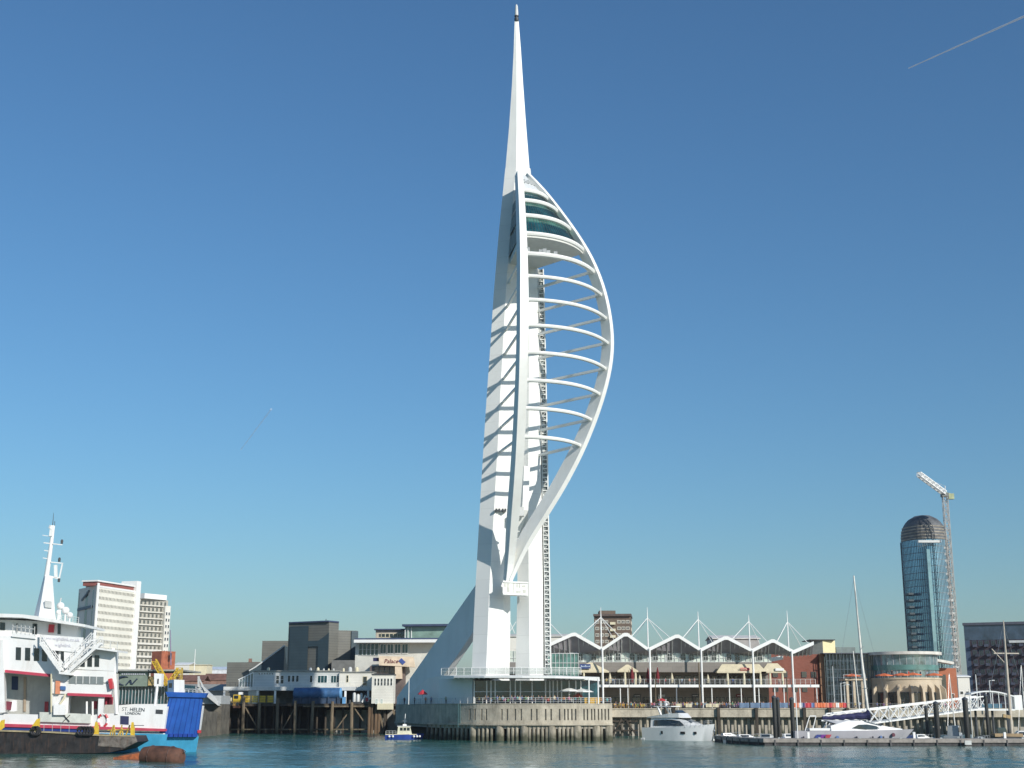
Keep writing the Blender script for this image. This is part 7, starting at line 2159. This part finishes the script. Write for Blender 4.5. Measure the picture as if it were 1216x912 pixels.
open_parasol(687, 823.5, 292.5, ZT, M('parasol_coral', (.62, .12, .09)), 'coral red parasol under the edge of a white one', 'red parasols on the quay', r=1.1, rise=.6)

# --- yellow wooden chairs and tables
YW = M('yellow_wood', (.60, .37, .07), rough=.6, var=.2, scale=3)
def make_chair(label):
    t_ = thing('wooden_chair', label, 'chair', (0, 0, 0), 'yellow wooden chairs on the quay')
    MB().box(-.25, .25, -.25, .25, .42, .47).build('seat', YW, t_)
    b = MB(); b.box(-.25, .25, .21, .25, .55, .95); b.build('backrest', YW, t_)
    for x in (-.22, .22):
        for y in (-.22, .22):
            MB().box(x - .025, x + .025, y - .025, y + .025, 0, .419 if y < 0 else .95).build('leg', YW, t_)
    b = MB()
    for x in (-.235, .235): b.box(x - .03, x + .03, -.25, .2, .63, .67)
    b.build('armrest', YW, t_)
    return t_
chs = [(731, 339.0, ZP_, 'leftmost, right beside the round podium wall'), (735.5, 339.4, ZP_, 'second along from the round podium wall'), (740, 339, ZP_, 'third along from the round podium wall'), (746, 339.6, ZP_, 'at the foot of the thin left pole'), (752, 339.1, ZP_, 'just right of the thin left pole'), (756.5, 339.4, ZP_, 'midway between thin pole and second roof column'), (762, 339, ZP_, 'last before the second roof column')]
first = None
for px, Y, z, w in chs:
    lb = 'yellow wooden armchair on the promenade, ' + w
    if first is None:
        first = make_chair(lb); place(first, (XP(px, Y), Y, z), .3); first.scale = (1.35, 1.35, 1.35)
    else:
        dup(first, (XP(px, Y), Y, z), lb, rz=random.uniform(-2, 2), scale=1.35)
for i, (px, w) in enumerate(((697, 'nearest the white parasol pole'), (703.5, 'in the middle of three'), (710, 'nearest the first roof column'))):
    x = XP(px, 292)
    t_ = thing('planter_box', 'yellow wooden planter box on round terrace, ' + w, 'planter', (x, 292, ZT), 'yellow planters on the round terrace')
    b = MB(); b.loft([[(x - .45, 291.7, ZT), (x + .45, 291.7, ZT), (x + .45, 292.3, ZT), (x - .45, 292.3, ZT)], [(x - .55, 291.6, ZT + 1.25), (x + .55, 291.6, ZT + 1.25), (x + .55, 292.4, ZT + 1.25), (x - .55, 292.4, ZT + 1.25)]]); b.build('box', YW, t_)
    b = MB(); b.box(x - .6, x + .6, 291.55, 292.45, ZT + 1.253, ZT + 1.4); b.build('rim', YW, t_)

# --- banners tied to the promenade railing
def banner(px, w_, color, mat, label, z0=.15, h=1.15):
    x = XP(px, 338.1)
    b = MB()
    n = 6
    rows = []
    ph = random.uniform(0, 6)
    for k in (0, 1):
        rows.append([(x - w_ / 2 + w_ * i / n, 338.06 + .05 * math.sin(i * 1.3 + ph), ZP_ + .2 + z0 + h * k - .04 * math.sin(math.pi * i / n) * k) for i in range(n + 1)])
    b.grid(rows); b.grid([[(p[0], p[1] - .02, p[2]) for p in r] for r in rows])
    o = b.build('rail_banner', mat)
    return tag(o, label, 'banner', 'banners on the promenade railing')
BC = [('orange', ORANGE), ('white', WHITE), ('navy', M('banner_navy', (.05, .08, .2))), ('red', RED), ('blue', M('banner_blue', (.10, .18, .36))), ('coral', M('banner_coral', (.66, .22, .13)))]
seq = [(943.5, 0), (947.5, 5), (951, 1), (954.5, 2), (958, 3), (961.5, 3), (965, 4), (969, 5), (973.5, 0), (978, 0), (982.5, 5), (987, 3), (990.5, 5), (995, 1), (999, 0), (1003, 3)]
ord_ = ['first', 'second', 'third', 'fourth', 'fifth']
cnt = {}
for px, ci in seq:
    n_, m_ = BC[ci]
    cnt[n_] = cnt.get(n_, 0) + 1
    banner(px, 1.0 if ci != 0 else .9, n_, m_, '%s %s banner along the railing, counting from the thin white pole' % (ord_[cnt[n_] - 1], n_))
for i, (px, w_) in enumerate(((884, 2.4), (897, 2.4), (909, 2.2), (920.5, 2.2), (931, 2.0))):
    banner(px, w_, 'slate blue', M('banner_slate', (.13, .20, .31), var=.2), '%s slate blue banner on the railing right of the fourth roof column' % ord_[i], z0=.1, h=1.2)
for i, (px, c) in enumerate(((806, 'cream'), (818, 'cream'), (842, 'cream'), (850, 'cream'))):
    banner(px, 1.5, c, CREAM, 'cream windbreak on the railing, %s of four behind the motor yacht' % ord_[i], z0=.2, h=.9)

# ================================================================== VAPOUR TRAILS
def trail(p0, p1, r0, r1, alpha, label, grp='vapour trails'):
    m = bpy.data.materials.new('vapour'); m.use_nodes = True
    n, l = m.node_tree.nodes, m.node_tree.links
    p = n['Principled BSDF']; p.inputs['Base Color'].default_value = (.9, .9, .9, 1); p.inputs['Roughness'].default_value = 1
    p.inputs['Specular IOR Level'].default_value = 0
    tc = n.new('ShaderNodeTexCoord'); nz = n.new('ShaderNodeTexNoise'); nz.inputs['Scale'].default_value = .004; nz.inputs['Detail'].default_value = 4
    l.new(tc.outputs['Object'], nz.inputs['Vector'])
    mr = n.new('ShaderNodeMapRange'); mr.inputs['From Min'].default_value = .3; mr.inputs['From Max'].default_value = .7; mr.inputs['To Min'].default_value = alpha * .8; mr.inputs['To Max'].default_value = alpha
    l.new(nz.outputs['Fac'], mr.inputs['Value']); l.new(mr.outputs[0], p.inputs['Alpha'])
    b = MB(); n_ = 30
    pts = [p0.lerp(p1, i / n_) for i in range(n_ + 1)]
    b.tube(pts, [r0 + (r1 - r0) * (i / n_) ** .7 + 2 * math.sin(i * 1.3) for i in range(n_ + 1)], 10)
    o = b.build('vapour_trail', m, None, smooth=True)
    o.visible_shadow = True
    return tag(o, label, 'vapour trail', grp)
def at_alt(px, py, alt):
    Y = 20000.0
    for _ in range(20):
        Y *= alt / (W(px, py, Y).z)
    return W(px, py, Y)
trail(at_alt(1079, 81, 10000), at_alt(1235, 11, 10000), 7, 17, .5, 'bright straight vapour trail high at the top right')
trail(at_alt(286, 534, 3500), at_alt(322, 486, 3500), 6, 11, .16, 'faint short vapour trail low in the sky left of tower')
# ================================================================== SUMMER HAZE OVER THE HARBOUR
hm = bpy.data.materials.new('haze'); hm.use_nodes = True
hn, hl_ = hm.node_tree.nodes, hm.node_tree.links
hn.remove(hn['Principled BSDF'])
pv = hn.new('ShaderNodeVolumePrincipled')
pv.inputs['Color'].default_value = (.88, .90, .95, 1)
pv.inputs['Density'].default_value = 0.00006
pv.inputs['Anisotropy'].default_value = 0.2
hl_.new(pv.outputs[0], hn['Material Output'].inputs['Volume'])
hb = MB(); hb.box(-31000, 31000, -420, 31000, -4, 215)
tag(hb.build('haze', hm, origin=(0, 0, 0)), kind='stuff')
SC.cycles.volume_bounces = 0
